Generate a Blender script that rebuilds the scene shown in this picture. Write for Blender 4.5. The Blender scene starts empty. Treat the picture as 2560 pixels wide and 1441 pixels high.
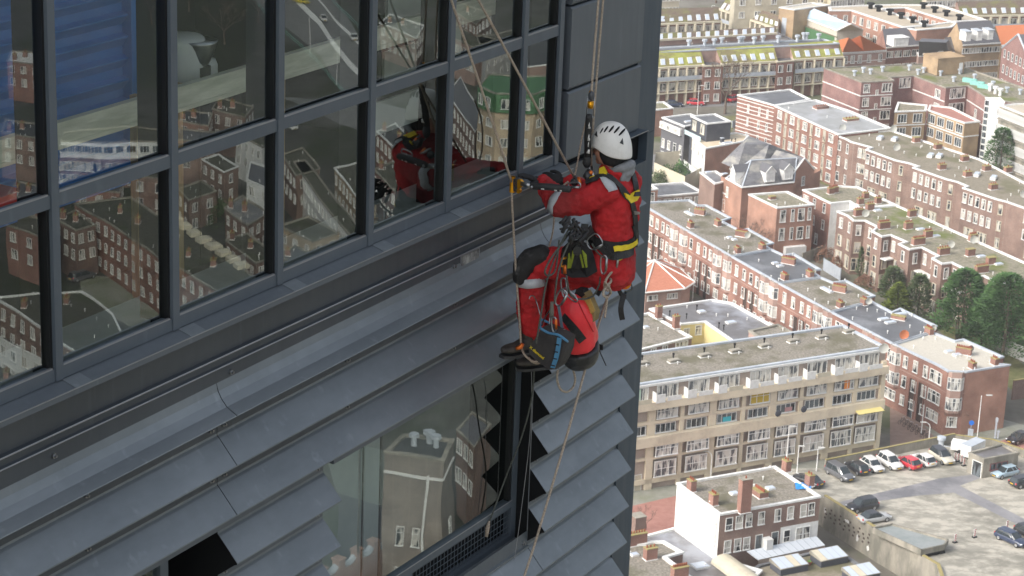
import bpy, bmesh, math, random
from mathutils import Vector, Matrix
random.seed(7)
SC = bpy.context.scene
COL = SC.collection
# ------------------------------------------------------------ camera, sky, sun
W_, H_ = 2560, 1441
CX, CY = 1280, 720.5
FPX = 5816.0
PIT = math.radians(18.4); ROL = math.radians(2.24); HC = 125.0
cam_d = bpy.data.cameras.new('camera'); cam = bpy.data.objects.new('camera', cam_d)
COL.objects.link(cam); SC.camera = cam
cam.location = (0, 0, HC)
cam.rotation_mode = 'QUATERNION'
cam.rotation_quaternion = (Matrix.Rotation(math.pi/2-PIT, 4, 'X') @ Matrix.Rotation(ROL, 4, 'Z')).to_quaternion()
cam_d.sensor_width = 36.0; cam_d.lens = FPX/W_*36.0
cam_d.clip_start = 0.5; cam_d.clip_end = 9000
cam_d.dof.use_dof = True; cam_d.dof.focus_distance = 15.5; cam_d.dof.aperture_fstop = 16.0
SUN_AZ, SUN_EL = math.radians(-121), math.radians(38)
wd = bpy.data.worlds.new('World'); SC.world = wd; wd.use_nodes = True
nt = wd.node_tree; bg = nt.nodes['Background']
sky = nt.nodes.new('ShaderNodeTexSky'); sky.sky_type = 'NISHITA'; sky.sun_disc = False
sky.sun_elevation = SUN_EL; sky.sun_rotation = SUN_AZ; sky.air_density = 1.0; sky.dust_density = 5.0; sky.ozone_density = 1.2
hsv = nt.nodes.new('ShaderNodeHueSaturation'); hsv.inputs['Saturation'].default_value = 0.42
nt.links.new(sky.outputs[0], hsv.inputs['Color']); nt.links.new(hsv.outputs[0], bg.inputs[0])
bg.inputs[1].default_value = 0.15
sl = bpy.data.lights.new('sun', 'SUN'); so = bpy.data.objects.new('sun', sl); COL.objects.link(so)
sl.energy = 1.15; sl.angle = math.radians(12); sl.color = (1.0, 0.96, 0.91)
sd = Vector((math.sin(SUN_AZ)*math.cos(SUN_EL), math.cos(SUN_AZ)*math.cos(SUN_EL), math.sin(SUN_EL)))
so.rotation_euler = (-sd).to_track_quat('-Z', 'Y').to_euler(); so.location = (0, 0, 200)
SC.view_settings.view_transform = 'Standard'; SC.view_settings.look = 'None'
SC.view_settings.exposure = 0.85; SC.view_settings.gamma = 1.0
SC.render.resolution_x = 1024; SC.render.resolution_y = 576
SC.cycles.max_bounces = 7; SC.cycles.transparent_max_bounces = 12; SC.cycles.volume_bounces = 0
SC.cycles.glossy_bounces = 4; SC.cycles.diffuse_bounces = 3
# ------------------------------------------------------------ picture <-> place
_cr, _sr = math.cos(ROL), math.sin(ROL)
def ray(px, py):
    x, y = px-CX, py-CY
    rr = x*_cr+y*_sr; dd = -x*_sr+y*_cr
    return Vector((rr, math.cos(PIT)*FPX-math.sin(PIT)*dd, -math.sin(PIT)*FPX-math.cos(PIT)*dd))
def at(px, py, z=0.0):
    d = ray(px, py); t = (z-HC)/d.z
    return Vector((d.x*t, d.y*t, z))
AZ = math.radians(29.5)
S_ = Vector((math.sin(AZ), math.cos(AZ), 0)); N_ = Vector((math.cos(AZ), -math.sin(AZ), 0)); DF = 7.4
FROT = math.pi/2-AZ
def fac(px, py, n=0.0):
    d = ray(px, py); t = (-DF+n)/d.dot(N_); P = d*t
    return P.dot(S_), P.z
def L3(px, py, n=0.0):      # facade-frame point (x along facade, y into it, z below camera height)
    s, z = fac(px, py, n); return Vector((s, -n, z))
def F2W(p): return S_*p.x + N_*(-p.y-DF) + Vector((0, 0, p.z+HC))
def atR(px, py, z=0.0):     # where a thing seen mirrored in the glazing really stands
    P = at(px, py, z); q = Vector((P.x, P.y, 0)); k = q.dot(N_)+DF
    q = q-N_*(2*k); return Vector((q.x, q.y, z))
# ------------------------------------------------------------ mesh builder
class MB:
    def __init__(s): s.v = []; s.f = []; s.m = []
    def add(s, vs, fs, m=0):
        k = len(s.v); s.v += [tuple(v) for v in vs]
        for f in fs: s.f.append(tuple(i+k for i in f)); s.m.append(m)
        return s
    def box(s, x0, x1, y0, y1, z0, z1, m=0):
        vs = [(x, y, z) for z in (z0, z1) for y in (y0, y1) for x in (x0, x1)]
        return s.add(vs, [(0, 2, 3, 1), (4, 5, 7, 6), (0, 1, 5, 4), (2, 6, 7, 3), (0, 4, 6, 2), (1, 3, 7, 5)], m)
    def obox(s, c, a, b, d, m=0):    # centre and three half-axes
        c, a, b, d = map(Vector, (c, a, b, d))
        vs = [c+a*i+b*j+d*k for k in (-1, 1) for j in (-1, 1) for i in (-1, 1)]
        return s.add(vs, [(0, 2, 3, 1), (4, 5, 7, 6), (0, 1, 5, 4), (2, 6, 7, 3), (0, 4, 6, 2), (1, 3, 7, 5)], m)
    def quad(s, *p, m=0): return s.add(p, [tuple(range(len(p)))], m)
    def prism(s, poly, z0, z1, m=0, top=True, bot=False, mt=None):
        n = len(poly); vs = [(p[0], p[1], z0) for p in poly]+[(p[0], p[1], z1) for p in poly]
        s.add(vs, [(i, (i+1) % n, n+(i+1) % n, n+i) for i in range(n)], m)
        if top: s.add([(p[0], p[1], z1) for p in poly], [tuple(range(n))], m if mt is None else mt)
        if bot: s.add([(p[0], p[1], z0) for p in poly], [tuple(range(n))], m)
        return s
    def extr(s, prof, x0, x1, m=0, caps=True):   # closed (y,z) profile swept along x
        n = len(prof); vs = [(x0, p[0], p[1]) for p in prof]+[(x1, p[0], p[1]) for p in prof]
        s.add(vs, [(i, (i+1) % n, n+(i+1) % n, n+i) for i in range(n)], m)
        if caps: s.add(vs, [tuple(range(n)), tuple(range(2*n-1, n-1, -1))], m)
        return s
    def sweep(s, pts, rad, n=8, m=0, closed=False, flat=None, cap=True):
        P = [Vector(p) for p in pts]; N = len(P)
        if not isinstance(rad, (list, tuple)): rad = [rad]*N
        T = []
        for i in range(N):
            a = P[(i-1) % N] if (closed or i > 0) else P[i]; b = P[(i+1) % N] if (closed or i < N-1) else P[i]
            t = b-a; T.append(t.normalized() if t.length > 1e-9 else Vector((0, 0, 1)))
        up = Vector((0, 0, 1)) if abs(T[0].z) < .9 else Vector((1, 0, 0))
        u = T[0].cross(up).normalized(); vs = []
        for i in range(N):
            u = (u-T[i]*u.dot(T[i]))
            u = u.normalized() if u.length > 1e-6 else T[i].orthogonal().normalized()
            w = T[i].cross(u); fl = flat or 1.0
            for k in range(n):
                a = 2*math.pi*k/n
                vs.append(P[i]+u*(math.cos(a)*rad[i])+w*(math.sin(a)*rad[i]*fl))
        fs = []
        for i in range(N if closed else N-1):
            j = (i+1) % N
            for k in range(n): fs.append((i*n+k, i*n+(k+1) % n, j*n+(k+1) % n, j*n+k))
        if not closed and cap: fs += [tuple(range(n-1, -1, -1)), tuple(range((N-1)*n, N*n))]
        return s.add(vs, fs, m)
    def ell(s, c, r, R=None, nu=16, nv=10, m=0, z0=-1.0, z1=1.0):
        c = Vector(c); vs = []
        for j in range(nv+1):
            ph = math.asin(z0)+(math.asin(z1)-math.asin(z0))*j/nv
            for i in range(nu):
                a = 2*math.pi*i/nu
                p = Vector((math.cos(a)*math.cos(ph)*r[0], math.sin(a)*math.cos(ph)*r[1], math.sin(ph)*r[2]))
                if R: p = R @ p
                vs.append(c+p)
        fs = [(j*nu+i, j*nu+(i+1) % nu, (j+1)*nu+(i+1) % nu, (j+1)*nu+i) for j in range(nv) for i in range(nu)]
        return s.add(vs, fs, m)
    def loft(s, rings, m=0, cap=True):
        n = len(rings[0]); k = len(s.v); fs = []
        for i in range(len(rings)-1):
            for j in range(n): fs.append((i*n+j, i*n+(j+1) % n, (i+1)*n+(j+1) % n, (i+1)*n+j))
        if cap: fs += [tuple(range(n-1, -1, -1)), tuple(range((len(rings)-1)*n, len(rings)*n))]
        return s.add([p for r in rings for p in r], fs, m)
    def mesh(s, name, mats, smooth=False, off=None, fix=True):
        me = bpy.data.meshes.new(name)
        vs = s.v if off is None else [(v[0]-off[0], v[1]-off[1], v[2]-off[2]) for v in s.v]
        me.from_pydata(vs, [], s.f)
        if not isinstance(mats, (list, tuple)): mats = [mats]
        for m in mats: me.materials.append(m)
        me.polygons.foreach_set('material_index', s.m)
        if smooth: me.polygons.foreach_set('use_smooth', [True]*len(s.f))
        me.update()
        if fix:
            b = bmesh.new(); b.from_mesh(me); bmesh.ops.recalc_face_normals(b, faces=b.faces); b.to_mesh(me); b.free()
        return me
def link(name, data, parent=None, loc=None, rz=None):
    o = bpy.data.objects.new(name, data); COL.objects.link(o)
    if parent: o.parent = parent
    if loc is not None: o.location = loc
    if rz is not None: o.rotation_euler = (0, 0, rz)
    return o
def tag(o, label, cat, group=None):
    o['label'] = label; o['category'] = cat
    if group: o['group'] = group
    return o
def thing(name, label, cat, loc, rz=0, group=None): return tag(link(name, None, None, loc, rz), label, cat, group)
def part(mb, name, mats, parent, off=None, smooth=False, label=None):
    o = link(name, mb.mesh(name, mats, smooth, off), parent)
    if label: o['label'] = label
    return o
def struct(mb, name, mats, kind='structure'):
    o = link(name, mb.mesh(name, mats)); o['kind'] = kind; return o
def copy_tree(o, parent=None):
    c = o.copy(); COL.objects.link(c)
    if parent: c.parent = parent
    for ch in list(o.children): copy_tree(ch, c)
    return c
# ------------------------------------------------------------ materials
def mat(name, col, rough=.6, metal=0., col2=None, scale=2.0, detail=4, lo=.35, hi=.65, bump=0., bscale=None, col3=None, s3=.3, spec=.5, coat=0., coord='Object', stretch=None):
    m = bpy.data.materials.new(name); m.use_nodes = True; n = m.node_tree.nodes; l = m.node_tree.links
    b = n['Principled BSDF']; b.inputs['Base Color'].default_value = (*col, 1); b.inputs['Roughness'].default_value = rough
    b.inputs['Metallic'].default_value = metal; b.inputs['Specular IOR Level'].default_value = spec
    b.inputs['Coat Weight'].default_value = coat
    tc = n.new('ShaderNodeTexCoord'); vec = tc.outputs[coord]
    if stretch:
        mp = n.new('ShaderNodeMapping'); mp.inputs['Scale'].default_value = stretch; l.new(vec, mp.inputs[0]); vec = mp.outputs[0]
    def noise(sc, dt=detail):
        t = n.new('ShaderNodeTexNoise'); t.inputs['Scale'].default_value = sc; t.inputs['Detail'].default_value = dt
        t.inputs['Roughness'].default_value = .65; l.new(vec, t.inputs[0]); return t.outputs[0]
    if col2:
        r = n.new('ShaderNodeValToRGB'); r.color_ramp.elements[0].position = lo; r.color_ramp.elements[1].position = hi
        r.color_ramp.elements[0].color = (*col, 1); r.color_ramp.elements[1].color = (*col2, 1)
        l.new(noise(scale), r.inputs[0]); out = r.outputs[0]
        if col3:
            r2 = n.new('ShaderNodeValToRGB'); r2.color_ramp.elements[0].position = .48; r2.color_ramp.elements[1].position = .62
            l.new(noise(s3, 5), r2.inputs[0]); mx = n.new('ShaderNodeMixRGB'); mx.inputs[2].default_value = (*col3, 1)
            l.new(out, mx.inputs[1]); l.new(r2.outputs[0], mx.inputs[0]); out = mx.outputs[0]
        l.new(out, b.inputs['Base Color'])
    if bump:
        bp = n.new('ShaderNodeBump'); bp.inputs['Strength'].default_value = bump; bp.inputs['Distance'].default_value = .02
        l.new(noise(bscale or scale*3), bp.inputs['Height']); l.new(bp.outputs[0], b.inputs['Normal'])
    m['x'] = 1
    return m
def brick(name, c1, c2, mortar=(.35, .32, .29), stain=None, sc=1.0):
    m = bpy.data.materials.new(name); m.use_nodes = True; n = m.node_tree.nodes; l = m.node_tree.links
    b = n['Principled BSDF']; b.inputs['Roughness'].default_value = .85; b.inputs['Specular IOR Level'].default_value = .2
    tc = n.new('ShaderNodeTexCoord'); geo = n.new('ShaderNodeNewGeometry')
    sp = n.new('ShaderNodeSeparateXYZ'); l.new(geo.outputs['Position'], sp.inputs[0])
    ad = n.new('ShaderNodeMath'); ad.operation = 'ADD'; l.new(sp.outputs[0], ad.inputs[0]); l.new(sp.outputs[1], ad.inputs[1])
    cb = n.new('ShaderNodeCombineXYZ'); l.new(ad.outputs[0], cb.inputs[0]); l.new(sp.outputs[2], cb.inputs[1])
    t = n.new('ShaderNodeTexBrick'); t.inputs['Scale'].default_value = 4.2*sc; t.inputs['Color1'].default_value = (*c1, 1)
    t.inputs['Color2'].default_value = (*c2, 1); t.inputs['Mortar'].default_value = (*mortar, 1); t.inputs['Mortar Size'].default_value = .012
    l.new(cb.outputs[0], t.inputs[0])
    no = n.new('ShaderNodeTexNoise'); no.inputs['Scale'].default_value = .35; no.inputs['Detail'].default_value = 6; l.new(geo.outputs['Position'], no.inputs[0])
    r = n.new('ShaderNodeValToRGB'); r.color_ramp.elements[0].position = .3; r.color_ramp.elements[1].position = .7
    r.color_ramp.elements[0].color = (.72, .70, .70, 1); r.color_ramp.elements[1].color = (1.18, 1.15, 1.12, 1)
    l.new(no.outputs[0], r.inputs[0]); mx = n.new('ShaderNodeMixRGB'); mx.blend_type = 'MULTIPLY'; mx.inputs[0].default_value = 1
    l.new(t.outputs[0], mx.inputs[1]); l.new(r.outputs[0], mx.inputs[2]); l.new(mx.outputs[0], b.inputs['Base Color'])
    return m
def glass_city(name, base=(.03, .035, .04), curt=(.55, .53, .48), p=.45):
    m = bpy.data.materials.new(name); m.use_nodes = True; n = m.node_tree.nodes; l = m.node_tree.links
    b = n['Principled BSDF']; b.inputs['Roughness'].default_value = .12; b.inputs['Specular IOR Level'].default_value = .7
    oi = n.new('ShaderNodeObjectInfo'); tc = n.new('ShaderNodeTexCoord')
    mp = n.new('ShaderNodeMapping'); mp.inputs['Scale'].default_value = (1.4, 1, .35)
    l.new(tc.outputs['Object'], mp.inputs[0])
    no = n.new('ShaderNodeTexNoise'); no.noise_dimensions = '4D'; no.inputs['Scale'].default_value = 1.3; no.inputs['Detail'].default_value = 3
    l.new(mp.outputs[0], no.inputs[0]); ml = n.new('ShaderNodeMath'); ml.operation = 'MULTIPLY'; ml.inputs[1].default_value = 57.0
    l.new(oi.outputs['Random'], ml.inputs[0]); l.new(ml.outputs[0], no.inputs['W'])
    r = n.new('ShaderNodeValToRGB'); e = r.color_ramp.elements
    e[0].position = .44; e[0].color = (*base, 1); e[1].position = .52; e[1].color = (*curt, 1)
    l.new(no.outputs[0], r.inputs[0]); l.new(r.outputs[0], b.inputs['Base Color'])
    return m
M = {}
# ============================================================ THE TOWER
def metalmat(name, c, c2, rough, bump=.02, met=0.):
    m = mat(name, c, rough, metal=met, col2=c2, scale=1.3, detail=5, lo=.3, hi=.75, bump=bump, bscale=9, spec=.5, stretch=(1, 4, 1))
    n = m.node_tree.nodes; l = m.node_tree.links; b = n['Principled BSDF']      # roughness varies with dirt and drips
    tc = n.new('ShaderNodeTexCoord'); mp = n.new('ShaderNodeMapping'); mp.inputs['Scale'].default_value = (9, 9, 1.2)
    t = n.new('ShaderNodeTexNoise'); t.inputs['Scale'].default_value = 1.7; t.inputs['Detail'].default_value = 6
    r = n.new('ShaderNodeMapRange'); r.inputs['To Min'].default_value = rough-.14; r.inputs['To Max'].default_value = rough+.26
    l.new(tc.outputs['Object'], mp.inputs[0]); l.new(mp.outputs[0], t.inputs[0]); l.new(t.outputs[0], r.inputs[0]); l.new(r.outputs[0], b.inputs['Roughness'])
    # thin pale run marks and specks
    t2 = n.new('ShaderNodeTexNoise'); t2.inputs['Scale'].default_value = 1.6; t2.inputs['Detail'].default_value = 8; l.new(mp.outputs[0], t2.inputs[0])
    r2 = n.new('ShaderNodeValToRGB'); r2.color_ramp.elements[0].position = .62; r2.color_ramp.elements[1].position = 1.05 if 0 else 1.0
    mx = n.new('ShaderNodeMixRGB'); mx.inputs[2].default_value = (*[min(1, k*1.35+.01) for k in c2], 1)
    src = b.inputs['Base Color'].links[0].from_socket
    l.new(t2.outputs[0], r2.inputs[0]); l.new(r2.outputs[0], mx.inputs[0]); l.new(src, mx.inputs[1]); l.new(mx.outputs[0], b.inputs['Base Color'])
    return m
M['clad'] = metalmat('slate_grey_cladding', (.092, .109, .124), (.116, .135, .152), .34)
M['louv'] = metalmat('louvre_grey_paint', (.165, .189, .205), (.228, .255, .272), .36, met=.40)
M['frame'] = metalmat('window_frame_paint', (.080, .100, .120), (.100, .122, .143), .34)
M['fascia'] = metalmat('dark_fascia_metal', (.050, .059, .068), (.072, .083, .094), .34)
M['post'] = metalmat('corner_post_paint', (.055, .076, .098), (.066, .089, .113), .36)
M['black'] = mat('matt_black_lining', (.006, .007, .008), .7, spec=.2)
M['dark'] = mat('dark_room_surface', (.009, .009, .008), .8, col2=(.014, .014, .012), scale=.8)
M['gasket'] = mat('black_gasket', (.008, .009, .010), .45)
M['steel'] = mat('bare_steel', (.42, .43, .44), .32, 1.0, col2=(.30, .31, .32), scale=8)
M['trimedge'] = mat('bright_edge_metal', (.34, .35, .37), .35, .6)  # paler, more metallic tone than the cladding, for thin edges
gm = bpy.data.materials.new('tower_glazing'); gm.use_nodes = True
n = gm.node_tree.nodes; l = gm.node_tree.links; n.remove(n['Principled BSDF'])
tr = n.new('ShaderNodeBsdfTransparent'); tr.inputs[0].default_value = (.88, .92, .90, 1)
gl = n.new('ShaderNodeBsdfGlossy'); gl.inputs['Roughness'].default_value = 0.0; gl.inputs[0].default_value = (.92, 1.0, .96, 1)
lw_ = n.new('ShaderNodeLayerWeight'); lw_.inputs[0].default_value = .5; ge = n.new('ShaderNodeNewGeometry')
def _mt(op, a, b_):
    q = n.new('ShaderNodeMath'); q.operation = op
    for i_, v_ in enumerate((a, b_)):
        if isinstance(v_, (int, float)): q.inputs[i_].default_value = v_
        else: l.new(v_, q.inputs[i_])
    return q.outputs[0]
f_ = _mt('ADD', .125, _mt('MULTIPLY', .80, _mt('POWER', lw_.outputs['Facing'], 3.0)))
mxs = n.new('ShaderNodeMixShader')
tc = n.new('ShaderNodeTexCoord'); no = n.new('ShaderNodeTexNoise'); no.inputs['Scale'].default_value = 1.7; no.inputs['Detail'].default_value = 1.0
bp = n.new('ShaderNodeBump'); bp.inputs['Strength'].default_value = .42; bp.inputs['Distance'].default_value = .0011
l.new(tc.outputs['Object'], no.inputs[0]); l.new(no.outputs[0], bp.inputs['Height']); l.new(bp.outputs[0], gl.inputs['Normal'])
l.new(f_, mxs.inputs[0]); l.new(tr.outputs[0], mxs.inputs[1]); l.new(gl.outputs[0], mxs.inputs[2]); l.new(mxs.outputs[0], n['Material Output'].inputs[0])
M['glaze'] = gm
OFF = (9.77, 0.0, -HC)
TOW = thing('tower', 'slate grey tower with black framed glazing and folded metal louvres, filling the left side', 'tower', F2W(Vector(OFF)), FROT)
SL = .012
def fpart(mb, name, m, parent=None, smooth=False, label=None): return part(mb, name, m, parent or TOW, OFF, smooth, label)
S0, S1 = 3.0, 15.10
insolo_q = []
def pane_q(a, c, y, z0, z1): return MB().quad((a, y, z0), (c, y, z0), (c, y, z1), (a, y, z1))
# hull: solid storeys below and above, with rooms left open behind the glazing
b = MB(); b.box(-30, 15.08, .0, 24, -HC, -9.0); b.box(-30, 2.95, .0, 24, -9.0, 5); b.box(2.95, 15.08, 3.2, 24, -9.0, 5)
b.box(2.95, 15.08, .0, 3.2, -.6, 5); fpart(b, 'tower_hull', M['post'])
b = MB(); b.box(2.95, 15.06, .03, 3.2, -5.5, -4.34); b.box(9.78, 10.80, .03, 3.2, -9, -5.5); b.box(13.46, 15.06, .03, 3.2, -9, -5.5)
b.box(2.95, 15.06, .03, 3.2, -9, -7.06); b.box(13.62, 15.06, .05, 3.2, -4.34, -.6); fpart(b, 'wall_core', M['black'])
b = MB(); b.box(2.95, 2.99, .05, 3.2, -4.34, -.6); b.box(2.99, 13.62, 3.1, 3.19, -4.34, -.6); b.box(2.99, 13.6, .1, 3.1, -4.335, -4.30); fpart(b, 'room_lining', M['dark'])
b = MB(); b.box(2.99, 13.6, .12, .42, -4.30, -4.20); fpart(b, 'inner_sill', mat('pale_inner_sill', (.30, .33, .31), .6, col2=(.22, .25, .23), scale=3))
# glazing grid
MU = [3.79, 4.72, 5.65, 6.58, 7.50, 8.43, 9.375, 10.33, 11.265, 12.155, 13.08, 13.57]
TR = [-4.198, -3.29, -1.35, -.60]
for x in MU:
    w = .027; fpart(MB().box(x-w, x+w, -.034, .03, -4.232, -.6), 'mullion', M['frame'])
    fpart(MB().box(x-w-.018, x-w, -.012, .03, -4.20, -.6).box(x-.030, x+.024, .031, .19, -4.30, -.6), 'mullion_gasket', M['gasket'])
for i in range(len(MU)-1):
    a, c = MU[i]+.028, MU[i+1]-.047
    for j, z in enumerate(TR):
        fpart(MB().box(a, c+.018, -.026, .03, z-.034, z+.034), 'transom' if j else 'bottom_rail', M['frame'])
        fpart(MB().box(a+.01, c, -.0275, -.012, z+.0345, z+.043), 'glazing_bead', M['trimedge'])
    for j in range(3):
        fpart(pane_q(a-.004, c+.004, .014, TR[j]+.03, TR[j+1]-.03), 'window_pane', M['glaze'])
# sill, fascia and drip ridges
b = MB(); b.extr([(-.02, -4.236), (-.115, -4.262), (-.118, -4.296), (-.108, -4.296), (-.10, -4.275), (.02, -4.262), (.02, -4.236)], S0, 13.66); fpart(b, 'window_sill', M['clad'])
b = MB(); b.extr([(-.1165, -4.2605), (-.1215, -4.2605), (-.1215, -4.266), (-.1165, -4.266)], S0, 13.66); fpart(b, 'sill_edge', M['trimedge'])
for i, x in enumerate([4.72, 6.58, 8.43, 9.375, 10.33, 11.265, 12.155]):
    b = MB(); b.extr([(-.03, -4.2345), (-.117, -4.2585), (-.12, -4.262), (-.03, -4.238)], x+.02, x+.15); fpart(b, 'sill_joint_cover', M['louv'])
b = MB(); b.extr([(.0, -4.30), (.0, -4.505), (-.022, -4.511), (-.024, -4.519), (-.006, -4.523), (-.004, -4.568), (-.020, -4.573), (-.021, -4.581), (.0, -4.585), (.0, -4.70), (.03, -4.70), (.03, -4.30)], S0, 14.80)
fpart(b, 'fascia', M['fascia'])
b = MB(); b.extr([(-.0245, -4.5095), (-.0265, -4.512), (-.0265, -4.518), (-.0235, -4.5200)], S0, 14.80); b.extr([(-.0205, -4.5725), (-.0228, -4.575), (-.0228, -4.580), (-.0205, -4.5815)], S0, 14.80)
fpart(b, 'drip_ridge', M['trimedge'])
b = MB(); b.box(12.50-.12, 12.50+.12, -.004, -.001, -4.676, -4.588); sv = fpart(b, 'overflow_opening', M['trimedge'])
b = MB(); b.box(12.50-.108, 12.50+.108, -.0065, -.0045, -4.666, -4.598); part(b, 'opening_floor', mat('dusty_grey', (.42, .42, .39), .8, col2=(.12, .12, .12), scale=12), sv, OFF)
# louvres
def tipz(k, s): return -4.83-.3035*k+SL*(s-9.77)
def louvre(k, a, c, caps=(0, 0)):
    za, zc = tipz(k, a), tipz(k, c); b = MB()
    if k == 0:
        pr = [(0, .16), (-.012, .115), (-.035, .075), (-.072, .035), (-.14, 0.0), (-.142, -.006), (-.12, -.01), (0, -.012)]
    else:
        pr = [(-.002, .17), (-.004, .150), (-.018, .138), (-.142, .003), (-.143, -.005), (-.125, -.012), (0, -.02)]
    nn = len(pr); vs = [(a, p[0], za+p[1]) for p in pr]+[(c, p[0], zc+p[1]) for p in pr]
    b.add(vs, [(i, i+1, nn+i+1, nn+i) for i in range(nn-1)]); o = fpart(b, 'louvre', [M['louv'], M['black']])
    e = MB()
    for q_, x_, z_ in ((caps[0], a-.001, za), (caps[1], c+.001, zc)):
        if q_: part(MB().quad(*([(x_, p[0]*.985, z_+p[1]-.002) for p in pr[:-1]]+[(x_, -.001, z_-.11)])), 'open_end_shade', M['black'] if q_ == 1 else M['clad'], o, OFF)  # black sheet paints the dark void inside the open plate end
    if k:      # vertical seam strip above the plate
        g = MB(); nz = .115
        g.add([(a, -.003, za+.165), (c, -.003, zc+.165), (c, -.003, zc+.165+nz), (a, -.003, za+.165+nz)], [(0, 1, 2, 3)])
        part(g, 'backing_strip', M['fascia'] if k < 3 else M['clad'], o, OFF)
    return o
JN = .0028
segs_full = [(3.0, 6.10), (6.10, 9.77), (9.77, 13.44), (13.44, 14.79)]
bolt = None
def put_bolt(s, z):
    global bolt
    if bolt is None:
        b = MB(); b.sweep([(0, .004, 0), (0, -.008, 0)], .015, 8); b.sweep([(0, -.008, 0), (0, -.022, 0)], .008, 6); bolt = part(b, 'bolt', M['steel'], TOW)
        o = bolt
    else: o = bolt.copy(); COL.objects.link(o)
    o.location = (s-OFF[0], -.003, z+HC)
for k in range(0, 15):
    for q, (a, c) in enumerate(segs_full):
        if 3 <= k < 8:
            if q < 2: continue
            if q == 2: louvre(k, 9.77+JN, 10.83, (1, 1)); put_bolt(9.83, tipz(k, 9.8)+.20); put_bolt(10.76, tipz(k, 10.8)+.20); continue
            louvre(k, 13.44, 14.79, (1, 1)); [put_bolt(x, tipz(k, x)+.20) for x in (13.50, 14.20, 14.24, 14.70)]; continue
        if k >= 8 and q < 2: continue
        louvre(k, a+JN, c-JN, (0, q == 3))
        if k: [put_bolt(x, tipz(k, x)+.20) for x in [a+.06+(c-a-.12)*t for t in ((0, .35, .7, 1) if q < 3 else (0, .55, .6, .95))] if x > 7.5]
for s in (8.4, 9.9, 12.3): put_bolt(s, -4.64)
# lintels of the two openings
for (a, c) in ((3.0, 9.77), (10.8, 13.44)):
    b = MB(); za, zc = tipz(2, a)-.02, tipz(2, c)-.02
    b.add([(a, -.10, za), (c, -.10, zc), (c, -.10, zc-.045), (a, -.10, za-.045), (a, .13, za), (c, .13, zc), (c, .13, zc-.045), (a, .13, za-.045)],
          [(0, 1, 2, 3), (3, 2, 6, 7), (0, 1, 5, 4), (0, 3, 7, 4), (1, 2, 6, 5)]); fpart(b, 'lintel', M['clad'])
# lower window in its deep reveal
lw = fpart(MB().box(13.375, 13.44, .10, .16, -7.02, -5.42).box(10.6, 13.375, .10, .16, -6.755, -6.70).box(10.6, 13.375, .10, .16, -7.02, -6.975).box(12.0, 12.05, .10, .16, -6.975, -6.755), 'window', M['frame'])
part(pane_q(10.6, 13.375, .127, -6.70, -5.40), 'pane', M['glaze'], lw, OFF)
part(MB().box(10.6, 13.375, .097, .0995, -6.705, -6.697), 'bead', M['trimedge'], lw, OFF)
b = MB(); s = 10.7
while s < 13.36: b.box(s-.002, s+.002, .122, .126, -6.975, -6.755); s += .045
z = -6.955
while z < -6.76: b.box(10.6, 13.375, .118, .122, z-.002, z+.002); z += .045
part(b, 'wire_mesh', M['frame'], lw, OFF)
part(MB().box(10.6, 13.375, .20, .21, -6.975, -6.755), 'mesh_backing', M['black'], lw, OFF)
part(MB().box(13.34, 13.374, .11, .15, -6.70, -5.42), 'sash', M['gasket'], lw, OFF)
fpart(MB().box(13.442, 13.458, -.001, .17, -7.06, -5.40), 'jamb', M['black'])
fpart(MB().box(13.437, 13.4405, -.004, .002, -7.03, -5.47), 'jamb_edge', M['trimedge'])
b = MB(); b.extr([(-.02, -7.062), (-.02, -7.05), (.10, -7.015), (.10, -7.06)], 9.78, 13.44); fpart(b, 'window_sill', M['louv'])
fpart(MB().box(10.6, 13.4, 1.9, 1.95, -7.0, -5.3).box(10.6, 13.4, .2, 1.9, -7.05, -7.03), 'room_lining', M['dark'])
blm = [mat('pale_roller_blind', (.34, .38, .38), .8, col2=(.28, .32, .32), scale=2), mat('grey_inner_screen', (.16, .175, .17), .8, col2=(.12, .13, .13), scale=2)]
for i_, (pa, pb, yy, lab_) in enumerate(((700, 905, .42, 'pale blue grey blind behind the left part of the lower window'), (910, 948, .40, 'lightest upright blind strip in the lower window'), (952, 1168, .46, 'grey screen behind the middle of the lower window'))):
    sa, sb = fac(pa, 1300, -yy)[0], fac(pb, 1200, -yy)[0]
    insolo_q.append((sa, sb, yy, blm[0 if i_ < 2 else 1], lab_))
lw = fpart(MB().box(9.38, 9.45, .10, .16, -9.0, -5.42).box(8.6, 8.66, .10, .16, -9, -5.42), 'window', M['frame'])
part(pane_q(3.0, 9.38, .127, -9.0, -5.40), 'pane', M['glaze'], lw, OFF)
fpart(MB().box(9.776, 9.782, 0, .17, -9, -5.5), 'jamb', M['black'])
# panelled strip, corner post, open vent box
for (z0, z1) in ((-2.545, -1.98), (-3.135, -2.575), (-3.725, -3.165), (-4.235, -3.755)):
    b = MB(); b.box(13.68, 14.77, -.045, .05, z0+.018, z1); b.extr([(-.045, z0+.018), (-.034, z0), (.05, z0), (.05, z0+.018)], 13.68, 14.77)
    b.extr([(-.045, z1), (-.030, z1+.012), (.05, z1+.012), (.05, z1)], 13.68, 14.77); fpart(b, 'cladding_panel', M['clad'])
b = MB(); b.box(13.68, 14.77, -.045, .05, -1.97, -.6); fpart(b, 'cladding_panel', M['clad'])
fpart(MB().box(13.60, 13.68, .012, .05, -4.3, -.6), 'shadow_gap', M['black'])
fpart(MB().box(14.785, 15.10, -.020, .3, -4.30, 5).box(14.785, 15.10, -.020, .3, -9.0, -4.303).box(14.74, 14.783, -.030, -.0, -4.25, -.6), 'corner_post', M['post'])
fpart(MB().box(14.30, 14.785, .0, .04, -9, -4.60), 'wall_strip', M['post'])
b = MB(); x0, x1, z0, z1, t, d = 14.52, 14.83, -4.47, -4.235, .008, -.10
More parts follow.
